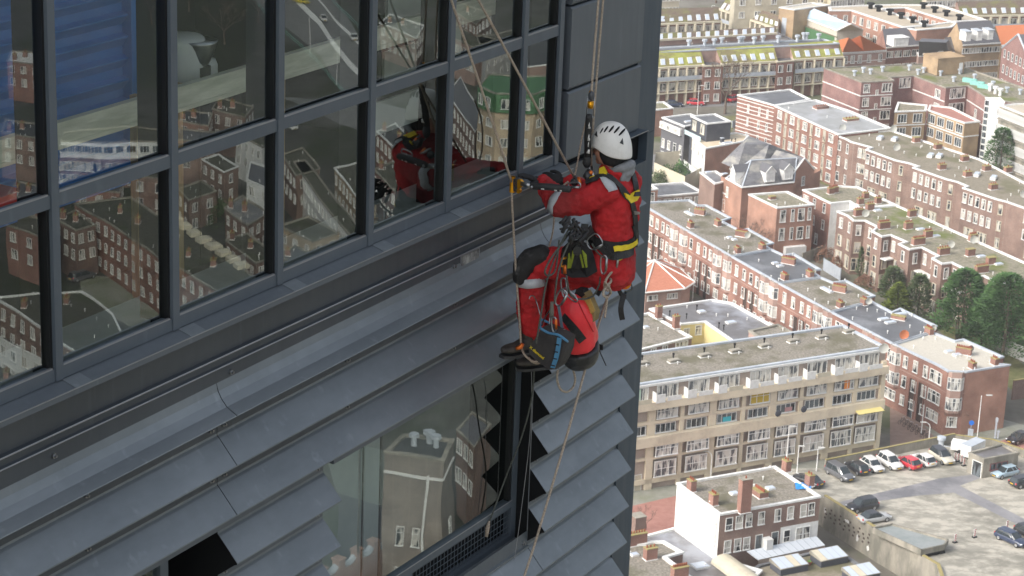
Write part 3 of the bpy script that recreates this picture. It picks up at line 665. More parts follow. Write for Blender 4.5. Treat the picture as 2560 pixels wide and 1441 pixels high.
# ramp roof of the deck
RP = [(2178, 1318), (2230, 1308), (2372, 1348), (2362, 1362), (2303, 1375), (2270, 1360)]
P = [at(x, y, DZ+1.3) for x, y in RP]; c0 = sum(P, Vector())/len(P); c0.z = DZ
rr_ = thing('ramp_canopy', 'sloping grey green canopy with upturned rim over the car park ramp', 'canopy', c0)
b = MB(); b.add([p-Vector((0, 0, .25+.0)) for p in P], [tuple(range(6))]); part(b, 'canopy_floor', mat('green_grey_membrane', (.22, .25, .24), .5, col2=(.29, .31, .31), scale=.5), rr_, c0)
b = MB()
for i in range(6):
    p, q = P[i], P[(i+1) % 6]; d = (q-p).normalized(); nn = Vector((-d.y, d.x, 0))*.22
    if (p+nn-c0).length > (p-c0).length: nn = -nn
    z = Vector((0, 0, .75)); b.add([p, q, q+nn, p+nn, p-z, q-z, q+nn-z, p+nn-z], [(0, 1, 2, 3), (0, 1, 5, 4), (3, 2, 6, 7), (0, 3, 7, 4), (1, 2, 6, 5)])
part(b, 'canopy_rim', M['conc'], rr_, c0)
q0, q1 = P[4], P[3]; b = MB(); d = (q1-q0); b.add([q0-Vector((0, 0, .75)), q1-Vector((0, 0, .75)), q1-Vector((0, 0, 2.4))+Vector((.8, 1.2, 0)), q0-Vector((0, 0, 2.4))+Vector((.8, 1.2, 0))], [(0, 1, 2, 3)]); part(b, 'ramp_opening', M['black'], rr_, c0)
# ============================================================ BUILDINGS (front to back)
# --- beige gallery flats
A1 = BLD('apartment_block', 'long beige five storey flats with stacked bands of balconies beside the car park', 'apartment block',
         [(1500, 974.5), (2216, 867), (2109, 812), (1500, 896)], 15.6, M['bk_grey'], M['gravel'], trim=M['zinc'])
us = [(x-1500)/716 for x in (1590, 1662, 1738, 1813, 1891, 1962, 2036, 2108, 2172)]
for z0, z1, o in ((11.9, 13.0, 1.1), (6.5, 7.9, .9), (4.35, 4.7, .35), (.9, 1.6, .32), (9.55, 10.0, .35)): A1.band(0, z0, z1, o, M['render'], name='concrete_band')
A1.band(0, 11.86, 11.9, 1.0, M['conc'], name='slab_edge'); A1.band(0, 15.05, 15.35, .25, WHT, name='eaves_board')
for k in range(len(us)-1):
    um = (us[k]+us[k+1])/2; du = .0065 if k % 2 else .012; A1.band(0, .0, 11.9, .32, M['render'], um-du, um+du, name='pier')
A1.band(0, 1.6, 4.35, .3, M['render'], .0, .12, name='infill_wall'); A1.band(0, 0, 13.6, .5, M['render'], .985, 1.0, name='pier')
A1.win(0, us, 14.0, 3.3, 1.85, 'w4', gm=M['glass_lt']); A1.win(0, us[1:], 11.0, 3.2, 1.6, 'wt', gm=M['glass_lt'], out=.34); A1.win(0, us, 8.7, 3.2, 1.35, 'w4', gm=M['glass_dk'])
A1.win(0, us[1:], 5.7, 3.5, 1.6, 'wt', gm=M['glass_lt'], out=.75); A1.win(0, us[1:], 3.0, 3.4, 2.3, 'g', gm=M['glass_lt'], out=.6); [A1.band(0, 4.75, 4.9, .8, M['render'], u-.022, u+.022, name='window_ledge') for u in us[1:]]
bp_ = MB().box(-.7, .7, -1.15, -1.05, -.75, .45).box(-.75, -.68, -1.1, -.1, -.75, .7).mesh('balcony_screen', WHT)
for u in us: A1.put(0, u-.035, 13.6, link('balcony_screen', bp_))
A1.band(1, 11.9, 13.0, .1, M['render'], name='concrete_band'); A1.band(1, 6.5, 7.9, .1, M['render'], name='concrete_band')
A1.row(1, 2, [14.0], 1.6, 1.6, 'v', .55, 1)
for x, y in ((1606, 912), (1684, 906), (1761, 892), (1837, 881), (1911, 868), (1982, 856), (2054, 846), (2122, 832)): A1.chim(x, y, 1.5, .8, .35, 0, cap='conc', bk='conc'); A1.vents([(x-1, y-6)], .13, 1.0, 'black'); A1.vents([(x+10, y+5)], .10, .4)
A1.dishes([(2207, 884)], .75); A1.door(0, us[0]+.018, 1.0, 2.3, M['cream'])
for k_, u in enumerate(us): A1.put(0, u+.012, 13.3, link('balcony_panel', MB().box(-1.1, 1.1, -1.12, -1.06, -.35, .30).mesh('balcony_panel', WHT if k_ % 3 else M['cream'])))
def tint(u, z, w, h, out, c, nm): A1.put(0, u, z, link('curtain', MB().box(-w/2, w/2, -.045, -.032, -h/2, h/2).mesh('curtain', mat(nm, c, .8))), out)
tint(us[4], 11.0, 2.9, 1.4, .34, (.50, .36, .04), 'mustard_curtain'); tint(us[7]+.01, 11.0, .9, 1.4, .34, (.75, .25, .04), 'orange_curtain'); tint(us[3], 8.5, 1.3, .7, .1, (.05, .42, .50), 'turquoise_cloth'); tint(us[5]+.01, 8.5, 1.2, .6, .1, (.45, .25, .25), 'pink_cloth'); tint(us[0], 14, 1, 1.5, 0, (.45, .6, .5), 'green_curtain')
aw = MB().add([(-2.2, 0, .5), (2.2, 0, .5), (2.2, -1.5, .1), (-2.2, -1.5, .1), (-2.2, 0, .44), (2.2, 0, .44), (2.2, -1.5, .04), (-2.2, -1.5, .04)], [(0, 1, 2, 3), (4, 5, 6, 7), (2, 3, 7, 6)]); A1.put(0, us[8], 6.6, link('awning', aw.mesh('awning', mat('yellow_awning', (.72, .62, .25), .7))), .3)
lau = mat('turquoise_cloth', (.05, .45, .55), .8)
dm = MB(); dm.ell((0, -1.2, 0), (.5, .12, .5)); dm = dm.mesh('satellite_dish', M['dkgrey'], True)
for x in (1932, 1998): A1.put(0, (x-1500)/716, 8.6, link('satellite_dish', dm))
# --- long terrace, one block per roof section
def terrace(lab, roof, fr, bk, xs_w, xs_b, xs_p, h=10.0, extra=None, grp='houses of the long terrace', em={}):
    B = BLD('terraced_house', lab, 'terraced house', fr+bk, h, M['bk_red'], roof, trim=M['zinc'], group=grp, tw=.30)
    def loc(x):
        for i in range(len(fr)-1):
            if fr[i][0] <= x <= fr[i+1][0]: return i, (x-fr[i][0])/(fr[i+1][0]-fr[i][0])
    for x in xs_w:
        r = loc(x)
        if r: B.win(r[0], [r[1]], [8.1, 5.0], 1.0, 1.85, 't'); B.win(r[0], [r[1]], 2.1, .95, 1.6, 't')
    for x in xs_b:
        r = loc(x)
        if r: B.bay(r[0], [r[1]], [8.1, 5.0], top=[(9.06, 9.88), (5.98, 7.12), (3.6, 4.02)]); B.win(r[0], [r[1]], 2.1, 1.5, 1.6, 'vt')
    for x in xs_p:
        r = loc(x)
        if r:
            B.porch(r[0], r[1], 1.15, 6.1)
    for i in range(len(fr)-1): B.band(i, 6.55, 6.68, .03, M['bk_pink'], name='string_course')
    return B
T1 = terrace('gravel roofed terrace section beside the tower edge, with four brick chimneys', M['gravel'], [(1600, 508), (1828, 640)],
  [(1928, 622), (1911, 612), (1934, 607), (1870, 571), (1850, 575), (1804, 551), (1828, 544), (1766, 512), (1744, 512), (1723, 499), (1600, 506)],
  [1626, 1634, 1648, 1663, 1675, 1734, 1752, 1768, 1781], [1692, 1716, 1798.5, 1822], [1642, 1658, 1757, 1773])
T2 = terrace('terrace section with dark bitumen roof and one long chimney', M['bitumen'], [(1828, 640), (1944, 706)],
  [(2052, 692), (2027, 675), (2052, 673), (1984, 633), (1961, 637), (1928, 622)], [1845, 1864, 1881, 1896], [1915, 1938], [1870, 1887])
T3 = terrace('middle gravel roofed terrace section right of the bitumen roof', M['gravel'], [(1944, 706), (2077, 779)],
  [(2179, 752), (2163, 744), (2188, 739), (2115, 700), (2083, 705), (2052, 692)], [1965, 1987, 2009, 2026], [2048, 2071], [1996, 2014])
T4 = terrace('terrace section with grey roof and red satellite dish', M['bitumen'], [(2077, 779), (2233, 859)],
  [(2330, 829), (2315, 817), (2342, 814), (2251, 770), (2230, 779), (2179, 752)], [2097, 2108, 2130, 2147, 2228], [2172, 2203], [2115, 2136])
T5 = terrace('cream roofed end house of the terrace with big white corner windows', M['gravel3'], [(2233, 859), (2345, 912), (2370, 927), (2416, 929)],
  [(2525, 911), (2494, 908), (2480, 900), (2509, 891), (2409, 847), (2388, 851), (2330, 829)], [2268, 2293, 2318, 2334, 2344, 2353], [2242, 2392], [2290, 2312])
T5.wallobj.data.materials.clear(); T5.wallobj.data.materials.append(M['bk_red'])
T5.band(3, .02, 9.7, .02, M['bk_orange'], name='end_wall'); T5.door(0, .5, 1.1, 2.3)
for B, L in ((T1, [(1749, 537, 1.9, 4), (1726, 570, 1.1, 3), (1794, 565, 1.2, 3), (1854, 592, 2.1, 8), (1843, 633, 1.1, 3), (1905, 625, 1.3, 4)]),
             (T2, [(1971, 660, 2.3, 8), (1961, 700, 1.3, 5), (2024, 693, 1.3, 4)]), (T3, [(2098, 730, 2.2, 8), (2100, 770, 1.2, 3), (2160, 762, 1.2, 3)]),
             (T4, [(2246, 799, 2.2, 0), (2322, 836, 1.4, 5)]), (T5, [(2409, 886, 2.3, 9), (2430, 922, 1.1, 3), (2486, 912, 1.1, 3)])):
    for x, y, l_, n_ in L: B.chim(x, y, l_, .75, 1.0 if n_ else .6, n_, math.pi/2 if l_ < 1.8 else math.radians(-55))
T1.dishes([(1867, 599), (1850, 633)]); T2.dishes([(2030, 691)]); T3.dishes([(2105, 768), (2170, 765)]); T4.dishes([(2330, 833)]); T4.dishes([(2258, 849)], .75, 'otile'); T5.dishes([(2424, 884)], .5, 'slate2')
for B, L in ((T1, [(1824, 596, .9), (1836, 601, .9), (1724, 536, 2.6)]), (T2, [(1938, 660, 1.1), (1950, 667, 1.1)]), (T3, [(2067, 727, 2.8)]), (T4, [(2209, 800, 1.8), (2226, 808, 1.8), (2252, 787, 2.0)]), (T5, [(2372, 881, 1.3), (2392, 889, 1.3)])):
    for x, y, l_ in L: B.sky(x, y, l_, .8, math.pi/2 if l_ > 2 else 0)
for i, B in enumerate((T1, T2, T3, T4, T5)): B.scatter(9, i+3)
# --- white-walled corner house at the bottom
B1 = BLD('terraced_house', 'brick house with blank white side wall and long gravel roof in front of the flats', 'house',
  [(1800, 1285), (2051, 1240), (1938, 1165), (1693, 1207)], 9.0, M['bk_brown'], M['gravel'], em={3: M['white']}, tw=.30)
B1.band(3, 3.0, 8.7, .03, WHT, name='white_render')
for x in (1824, 1849): B1.win(0, [(x-1800)/251], [7.4, 4.3], 1.05, 1.75, 'tt')
for x in (1873, 1904, 1945, 1977, 2010, 2030): B1.win(0, [(x-1800)/251], 7.4, .95, 1.75, 'tt')
B1.band(0, 3.0, 5.6, .03, WHT, .62, 1.0, name='white_render')
for x in (1871, 1972, 2003, 2022): B1.win(0, [(x-1800)/251], 4.3, 1.0, 1.7, 'tt', out=.04)
for x in (1902, 1942): B1.door(0, (x-1800)/251, .9, 2.1, z0=3.0)
B1.band(0, 3.0, 4.7, 1.0, WHT, .445, .51, name='white_shed')
for x, y, l_, n_ in ((1728, 1228, 1.1, 3), (1783, 1262, 1.1, 3), (1899, 1240, 2.0, 12), (1965, 1178, 1.1, 2), (2023, 1214, 1.1, 2)): B1.chim(x, y, l_, .8 if n_ < 9 else 1.3, 1.5 if n_ < 9 else .8, n_, math.pi/2)
B1.chim(1859, 1281, 1.5, .9, 4.5, 1, cap='conc')
for p in ((1835, 1236), (1926, 1223)): B1.sky(*p, 1.1, .9)
B1.scatter(7, 5)
tp = MB(); r9 = random.Random(3); c = at(2008, 1220, 8.75)
tp.add([(c.x-1+.28*i+r9.uniform(-.1, .1), c.y+.5*j-.8+r9.uniform(-.15, .15), 8.8+r9.uniform(0, .22)) for j in range(5) for i in range(8)], [(j*8+i, j*8+i+1, j*8+i+9, j*8+i+8) for j in range(4) for i in range(7)])
solo(tp, 'tarpaulin', mat('blue_tarpaulin', (.03, .28, .75), .5), 'crumpled bright blue sheet lying on the gravel roof by a chimney', 'tarpaulin')
# red-edged sign on the white gable
p0, r0 = B1.edge(3, .93, 0, .06); sg = link('wall_sign', MB().box(-.28, .28, -.02, 0, 4.2, 7.9).mesh('wall_sign', WHT), B1.root, p0, r0)
link('sign_border', MB().box(.17, .23, -.028, -.021, 4.3, 7.6).box(-.2, .17, -.028, -.021, 4.3, 4.38).mesh('sign_border', mat('red_paint', (.55, .03, .03), .5)), sg)
g = MB(); rr = random.Random(5)
for k in range(26): z = 4.6+k*.118; g.box(-.12, .02 if k % 5 else -.08, -.027, -.021, z, z+rr.uniform(.04, .085))
link('sign_lettering', g.mesh('sign_lettering', M['bitumen']), sg)
# --- low roofs at the bottom
B2 = BLD('low_building', 'low dark bitumen roof below the white gable wall', 'building', [(1793, 1393), (1689, 1318), (1560, 1352), (1560, 1560), (1840, 1560), (1860, 1470), (1905, 1425)], 3.2, M['bk_brown'], M['bitwet'])
B2.sky(1750, 1417, 2.0, 1.6); B2.scatter(5, 2)
vt = MB(); P = at(1842, 1432, 3.0); d = Vector((math.cos(RC+math.pi/2), math.sin(RC+math.pi/2), 0)); e = Vector((d.y, -d.x, 0)); rg = []
for t_ in (-3.5, 3.5): rg.append([P+d*t_+e*(1.6*math.cos(a))+Vector((0, 0, 1.0*math.sin(a))) for a in [math.pi*j/10 for j in range(11)]])
solo(vt.loft(rg), 'vaulted_rooflight', M['cream'], 'long barrel shaped cream rooflight on the low dark roof', 'rooflight', smooth=False)
B3 = BLD('low_building', 'gravel roofed house with white copings in the bottom corner by the tower', 'house', [(1560, 1358), (1612, 1357), (1630, 1352), (1660, 1352), (1708, 1380), (1665, 1392), (1765, 1470), (1800, 1560), (1540, 1560)], 6.5, M['bk_brown'], M['gravel'])
for x, y, l_, n_ in ((1590, 1362, 2.6, 7), (1625, 1398, 1.5, 3), (1698, 1446, 2.0, 8)): B3.chim(x, y, l_, .9, 1.5, n_)
B3.chim(1593, 1330, 1.5, 1.5, 2.2, 0, cap='conc', bk='bk_brown'); B3.sky(1586, 1389, 1.0, .8); B3.scatter(5, 8)
# glazed lean-to
P = [at(1867, 1378, 3.6), at(2040, 1341, 3.6), at(2062, 1364, 2.7), at(1896, 1400, 2.7)]; c0 = at(1960, 1390, 0)
gh = thing('lean_to_roof', 'long white panelled lean-to roof behind the brick house', 'lean-to', c0)
part(MB().add(P+[p-Vector((0, 0, .1)) for p in P], [(0, 1, 2, 3), (4, 5, 6, 7), (0, 1, 5, 4), (2, 3, 7, 6), (1, 2, 6, 5), (0, 3, 7, 4)]), 'roof_panel', mat('pale_polycarbonate', (.62, .66, .70), .35), gh, c0)
b = MB()
for k in range(11): t = k/10; b.sweep([P[0].lerp(P[1], t)+Vector((0, 0, .03)), P[3].lerp(P[2], t)+Vector((0, 0, .03))], .04, 4)
part(b, 'glazing_bars', M['zinc'], gh, c0)
b = MB(); b.add([P[3], P[2], Vector((P[2].x, P[2].y, 0)), Vector((P[3].x, P[3].y, 0))], [(0, 1, 2, 3)]).add([P[1], P[2], Vector((P[2].x, P[2].y, 0)), Vector((P[1].x, P[1].y, 0))], [(0, 1, 2, 3)]); part(b, 'wall', M['bk_grey'], gh, c0)
B4 = BLD('low_building', 'gravel garden roof with pots and two glazed hatches beside the concrete wall', 'building', [(1896, 1412), (2062, 1372), (2100, 1378), (2270, 1490), (2240, 1560), (1880, 1560), (1850, 1445)], 2.9, M['bk_grey'], M['gravel2'], trim=M['bitumen'])
for i, (x, y, lab) in enumerate(((1972, 1424, 'left of the two dark glazed roof hatches on the garden roof'), (2072, 1404, 'right of the two dark glazed roof hatches, nearer the concrete wall'), (2152, 1446, 'glazed roof hatch cut by the bottom edge of the photo'))):
    P0 = at(x, y, 2.65); hb = thing('roof_hatch', lab, 'rooflight', P0, RC, 'glazed hatches on the garden roof')
    part(MB().prism([(-2.0, -1.2), (2.0, -1.2), (2.0, 1.2), (-2.0, 1.2)], 0, .9), 'curb', M['dkgrey'], hb); b = MB(); b.add([(-2.1, -1.3, .92), (2.1, -1.3, .92), (2.1, 1.3, 1.3), (-2.1, 1.3, 1.3), (-2.1, -1.3, .84), (2.1, -1.3, .84), (2.1, 1.3, .84), (-2.1, 1.3, .84)], [(0, 1, 2, 3), (0, 1, 5, 4), (2, 3, 7, 6), (1, 2, 6, 5), (0, 3, 7, 4)])
    part(b, 'frame', M['conc'], hb)
    for k in range(4): part(MB().add([(-2+k*1.0, -1.2, .95), (-1.05+k*1.0, -1.2, .95), (-1.05+k*1.0, 1.2, 1.31), (-2+k*1.0, 1.2, 1.31)], [(0, 1, 2, 3)]), 'pane', M['cream'] if k == (2, 0, 1)[i] else M['skyl'], hb)
pl = MB().sweep([(0, 0, 0), (0, 0, .35), (0, 0, .42)], [.22, .32, .34], 12, 0); pl.ell((0, 0, .45), (.28, .28, .12), m=1, nu=8, nv=4)
pm = pl.mesh('flower_pot', [M['terra'], mat('pot_plant', (.10, .22, .04), .8)])
for x, y, lab in ((2023, 1412, 'terracotta pot of green plants between the roof hatches, left one'), (2040, 1406, 'terracotta pot of faded plants beside the right roof hatch')): tag(link('flower_pot', pm, None, at(x, y, 2.65)), lab, 'plant pot', 'pots on the garden roof')
# --- hexagonal pavilion
ap = at(1636, 652, 7.2); ev = [at(x, y, 4.6) for x, y in ((1612, 731), (1712, 721), (1737, 705), (1700, 672))]
c2 = Vector((ap.x, ap.y, 0)); ev2 = ev+[Vector((2*c2.x-p.x, 2*c2.y-p.y, 4.6)) for p in ev]
pv = thing('pavilion', 'small brick pavilion with faceted red tiled roof and white hips beside the tower', 'pavilion', c2); nn = len(ev2)
part(MB().add([ap]+ev2, [(0, 1+i, 1+(i+1) % nn) for i in range(nn)]), 'roof', M['rtile'], pv, c2)
b = MB(); [b.sweep([ap+Vector((0, 0, .05)), p+Vector((0, 0, .05))], .13, 5) for p in ev2]; part(b, 'hip_ridges', WHT, pv, c2)
b = MB(); [b.sweep([ev2[i]-Vector((0, 0, .1)), ev2[(i+1) % nn]-Vector((0, 0, .1))], .17, 5) for i in range(nn)]; part(b, 'gutter', WHT, pv, c2)
WP = [c2+(p-c2).to_2d().to_3d()*.9 for p in ev2]; part(MB().prism([(p.x, p.y) for p in WP], 0, 4.55), 'wall', M['bk_pink'], pv, c2)
f, g = winmesh(1.9, .95, 'v', WHT, M['glass']); d = (WP[1]-WP[0]).normalized(); an = math.atan2(d.y, d.x)
if Vector((d.y, -d.x)).y > 0: an += math.pi
for t in (.2, .75): q = WP[0].lerp(WP[1], t)-c2; q.z = 3.2; o = link('window', f, pv, q, an); link('pane', g, o)
# --- flat dark roof with yellow wall, gravel roof beside
B5 = BLD('low_building', 'wide dark wet flat roof above a pale yellow wall', 'building', [(1854, 868), (1762, 804), (1703, 810), (1624, 771), (1780, 748), (1830, 756), (1990, 845), (1985, 870)], 7.5, M['bk_brown'], M['bitwet'], em={0: M['yellow'], 1: M['yellow']})
B5.win(0, [.25, .12], 6.2, 1.0, 1.6, 't'); B5.win(1, [.25], 6.2, 1.1, 1.6, 't'); B5.win(1, [.75], 6.2, 1.0, 1.0, 'v')
for x, y in ((1646, 796), (1689, 821)): B5.chim(x, y, .9, .8, 2.0, 2, cap='cap')
for x, y, l_ in ((1754, 781, 1.2), (1827, 808, 1.6)): B5.sky(x, y, l_, 1.0)
B5.vents([(1742, 776), (1716, 797), (1797, 820), (1809, 826), (1674, 790)], .1, .9, 'black'); B5.scatter(6, 12)
B6 = BLD('low_building', 'gravel roofed brick house between the tower and the yellow wall', 'building', [(1560, 884), (1730, 842), (1622, 781), (1540, 800)], 7.0, M['bk_brown'], M['gravel'])
B6.win(0, [(x-1560)/170 for x in (1633, 1662)], 5.9, 1.1, 1.5, 'v'); B6.win(0, [(1704-1560)/170], 5.9, 2.6, 1.5, 'g'); B6.sky(1615, 820, .9, .8); B6.scatter(4, 77)
B7 = BLD('low_building', 'small flat roofed annex behind the beige flats', 'building', [(1872, 826), (1945, 810), (2010, 845), (1940, 870)], 8.5, M['bk_pink'], M['gravel'], trim=M['conc']); B7.scatter(2, 1)
# --- gravel-roofed brick box
B8 = BLD('brick_house', 'orange brick box with flat gravel roof and tall white windows behind the long terrace', 'house', [(1943, 519), (2036, 511), (1969, 478), (1872, 485)], 10.0, M['bk_orange'], M['moss'])
B8.win(0, [.17], [8.3, 4.9], 1.15, 2.3, 't'); B8.win(0, [.43, .88], [8.3, 4.9], .7, 2.3, 't'); B8.win(0, [.66], [8.3, 4.9], 1.35, 2.3, 't'); B8.band(0, 0, 2.6, 1.0, WHT, .25, .8, name='white_extension')
B8.chim(1930, 499, 1.2, .8, .6, 0); B8.scatter(5, 4)
# --- big slate-roofed school
B9 = BLD('school_building', 'orange brick house with large hipped slate roof and three white dormers', 'house', [(1855, 467), (1983, 455), (2052, 425), (1960, 395), (1803, 438)], 9.0, M['bk_orange'])
C9 = B9.root.location
e = [at(x, y, 9.0) for x, y in ((1855, 469), (1985, 456), (1815, 446))]; zq = ridgez((1855, 469), (1985, 456), (1878, 401), (1992, 395), 9.0, .85); r0_, r1_ = at(1878, 401, zq), at(1992, 395, zq)
bk = [Vector((2*r0_.x-e[0].x+2, 2*r0_.y-e[0].y-2, 9)), Vector((2*r1_.x-e[1].x, 2*r1_.y-e[1].y, 9))]
rf = part(MB().add([e[0], e[1], r1_, r0_, e[2], bk[0], bk[1]], [(0, 1, 2, 3), (0, 3, 4), (4, 3, 5), (3, 2, 6, 5), (1, 6, 2)]), 'roof', M['slate'], B9.root, C9)
b = MB(); [b.sweep([p, q], .14, 5) for p, q in ((e[0], r0_), (r0_, r1_), (r0_, e[2]), (r1_, e[1]))]; part(b, 'ridge_flashing', M['zinc'], rf, C9)
b = MB(); [b.sweep([p, q], .2, 5) for p, q in ((e[0], e[1]), (e[0], e[2]))]; part(b, 'gutter', WHT, B9.root, C9)
# rear higher roof
e2 = [at(1803, 407, 9.5), at(1842, 425, 9.5)]; q0, q1 = at(1862, 362, zq+1.0), at(1923, 360, zq+1.0); k0, k1 = at(1905, 345, 10), at(2003, 392, 10)
part(MB().add([e2[0], e2[1], q0, q1, at(1905, 420, 10.5), k1, at(1872, 340, zq)], [(0, 1, 2), (1, 4, 3, 2), (4, 5, 3), (0, 2, 6), (2, 3, 6), (3, 5, 6)]), 'rear_roof', M['slate'], B9.root, C9)
# gable on the right
gA, gB = at(1981, 437, 10.2), at(2036, 424, 10.2); gT = (gA+gB)/2+Vector((0, 0, 2.7)); back = (bk[1]-e[1]).normalized()*0
dr = Vector((-(gB-gA).y, (gB-gA).x, 0)).normalized()*7
part(MB().add([Vector((gA.x, gA.y, 0)), Vector((gB.x, gB.y, 0)), gB, gT, gA], [(0, 1, 2, 3, 4)]), 'gable_wall', M['bk_orange'], B9.root, C9)
part(MB().add([gA, gT, gT+dr, gA+dr, gB, gB+dr], [(0, 1, 2, 3), (1, 4, 5, 2)]), 'gable_roof', M['slate'], B9.root, C9)
b = MB(); b.sweep([gA, gT], .16, 5).sweep([gT, gB], .16, 5); part(b, 'barge_board', WHT, B9.root, C9)
f, g = winmesh(.9, 1.8, 'g', WHT, M['glass_dk']); d = (gB-gA).normalized(); an = math.atan2(d.y, d.x)
for z in (8.5, 4.8): q = gA.lerp(gB, .5)-C9; q.z = z; q -= dr.normalized()*.05; o = link('window', f, B9.root, q, an); link('pane', g, o)
def dormer(B, px, py, z, an, w=1.7, h=1.6, dep=2.2, roofm='slate2', fm=WHT, flat=False):
    P0 = at(px, py, z)-B.root.location; f, g = winmesh(w*.8, h*.85, 'g', fm, M['glass_dk'])
    b = MB()
    if flat: b.box(-w/2, w/2, 0, dep, -h/2, h/2, 1).box(-w/2-.15, w/2+.15, -.2, dep, h/2, h/2+.14, 0)
    else:
        b.box(-w/2, w/2, 0, dep, -h/2, h/2, 1); t = h/2+w*.5
        b.add([(-w/2, 0, h/2), (w/2, 0, h/2), (0, 0, t)], [(0, 1, 2)], 1)
        b.add([(-w/2-.15, -.15, h/2-.1), (0, -.15, t+.06), (0, dep+1, t+.06), (-w/2-.15, dep, h/2-.1), (w/2+.15, -.15, h/2-.1), (w/2+.15, dep, h/2-.1)], [(0, 1, 2, 3), (1, 4, 5, 2)], 0)
        b.sweep([(-w/2-.15, -.17, h/2-.1), (0, -.17, t+.06), (w/2+.15, -.17, h/2-.1)], .08, 4, 1)
    o = link('dormer', b.mesh('dormer', [M[roofm], fm]), B.root, P0, an); wn = link('dormer_window', f, o, (0, 0, 0)); pn = g; wn.location = (0, -.01, 0)
    return o
anF = math.atan2(e[1].y-e[0].y, e[1].x-e[0].x)
def slope_z(px, py, p, q, r):
    nn = (q-p).cross(r-p); d = ray(px, py); o = Vector((0, 0, HC)); return (o+d*((p-o).dot(nn)/d.dot(nn)))
for x, y in ((1921, 450), (1966, 444)):
    h_ = slope_z(x, y, e[0], e[1], r1_); pf = (e[1]-e[0]).normalized(); pf = Vector((-pf.y, pf.x, 0)); dd_ = dormer(B9, x, y, 10, anF, w=2.1, h=2.0, dep=2.6); dd_.location = h_-B9.root.location-pf*.6+Vector((0, 0, .7))
h_ = slope_z(1838, 448, e[2], e[0], r0_); pf = (e[0]-e[2]).normalized(); a4 = math.atan2(pf.y, pf.x); pf = Vector((-pf.y, pf.x, 0)); dd_ = dormer(B9, 1838, 440, 10, a4, w=2.1, h=2.0, dep=2.4); dd_.location = h_-B9.root.location-pf*.6+Vector((0, 0, .7))
B9.win(4, [.35], 6.5, .9, 2.0, 't'); B9.chim; 
B9.row(0, 3, 4.5, 1.0, 1.8, 't', .2, .9)
B10 = BLD('brick_house', 'brown brick house with small black wet roof left of the slate roof', 'house', [(1787, 459), (1828, 450), (1790, 427), (1750, 430)], 8.0, M['bk_brown'], M['bitwet'])
B10.sky(1770, 433, 1.3, .9); B10.sky(1812, 437, 1.3, .9)
B11 = BLD('low_building', 'low brown brick annex with wet roof beside the slate roofed house', 'house', [(1818, 486), (1850, 470), (1818, 455), (1781, 465)], 6.0, M['bk_brown'], M['bitwet']); B11.win(0, [.2, .5, .8], 3.8, .8, 2.0, 't'); B11.row(3, 3, 3.6, .9, 2.3, 't')
B12 = BLD('low_building', 'low flat roofed white fronted shed behind the long terrace', 'building', [(1630, 492), (1760, 481), (1712, 455), (1610, 462)], 3.4, M['bk_grey'], M['bitumen']); B12.row(0, 5, 1.8, 1.6, 1.8, 'w')
B13 = BLD('low_building', 'small brick house cut by the tower corner with white window', 'house', [(1560, 480), (1645, 472), (1625, 458), (1560, 462)], 6.0, M['bk_orange'], M['gravel']); B13.win(0, [.82], 4.4, 1.3, 2.0, 't')
# --- dark boarded houses
B14 = BLD('house', 'cream and anthracite house with slate mansard and white dormer strip next to the tower', 'house', [(1636, 405), (1713, 440), (1775, 405), (1725, 375), (1640, 380)], 4.2, M['cream'], em={})
P = [(1655, 293), (1712, 316), (1775, 303), (1726, 284)]
B14u = BLD('house', 'flat roofed upper house with grey roof and white dormers beside the tower', 'house', P, 9.5, M['slate2'], M['bitumen']); B14u.band(0, 7.3, 8.7, .5, WHT, .0, .9, name='dormer_strip'); B14u.win(0, [.12, .4, .7], 8.0, 1.5, 1.0, 'w', out=.52); B14u.row(0, 4, [4.3, 1.6], 1.0, 1.9, 't'); B14u.sky(1721, 306, 1.6, .9)
B15 = BLD('house', 'anthracite boarded rooftop house with pale flat roof and glass balcony', 'house', [(1768, 309), (1828, 303), (1788, 284), (1728, 290)], 12.0, M['dkgrey'], M['gravel3'] if 0 else M['bitumen'])
B15.band(3, 8.4, 9.3, 1.3, mat('balcony_glass', (.50, .64, .66), .2), .0, 1.0, name='balcony_screen', th=.05); B15.row(3, 2, 10.4, 1.5, 2.0, 'v', gm=M['glass_lt'], fm=M['cream']); B15.row(3, 2, 6.4, 1.0, 2.0, 't', fm=M['cream'])
B16 = BLD('house', 'house with cream roof, white rear walls and exposed orange brick party wall', 'house', [(1764, 371), (1864, 352), (1872, 338), (1841, 331), (1732, 345)], 8.5, M['bk_orange'], mat('cream_roof_felt', (.56, .46, .32), .9, col2=(.62, .53, .39), scale=.4, detail=6), em={4: WHT})
B16.row(4, 3, [6.8], .8, 1.9, 't'); B16.band(4, 3.0, 4.1, 1.6, WHT, 0, 1, name='balcony_rail', th=.06); B16.row(4, 3, [1.6], .9, 2.0, 't'); B16.chim(1805, 358, .6, .6, 1.0, 0, cap='zinc', bk='dkgrey'); B16.sky(1819, 359, 2.2, .9); B16.vents([(1829, 356), (1838, 355)], .1, .7, 'black')
B17 = BLD('low_building', 'flat roofed building beside the tower with pink brick side', 'building', [(1600, 278), (1683, 270), (1660, 254), (1600, 258)], 6.0, M['bk_orange'], M['moss'])
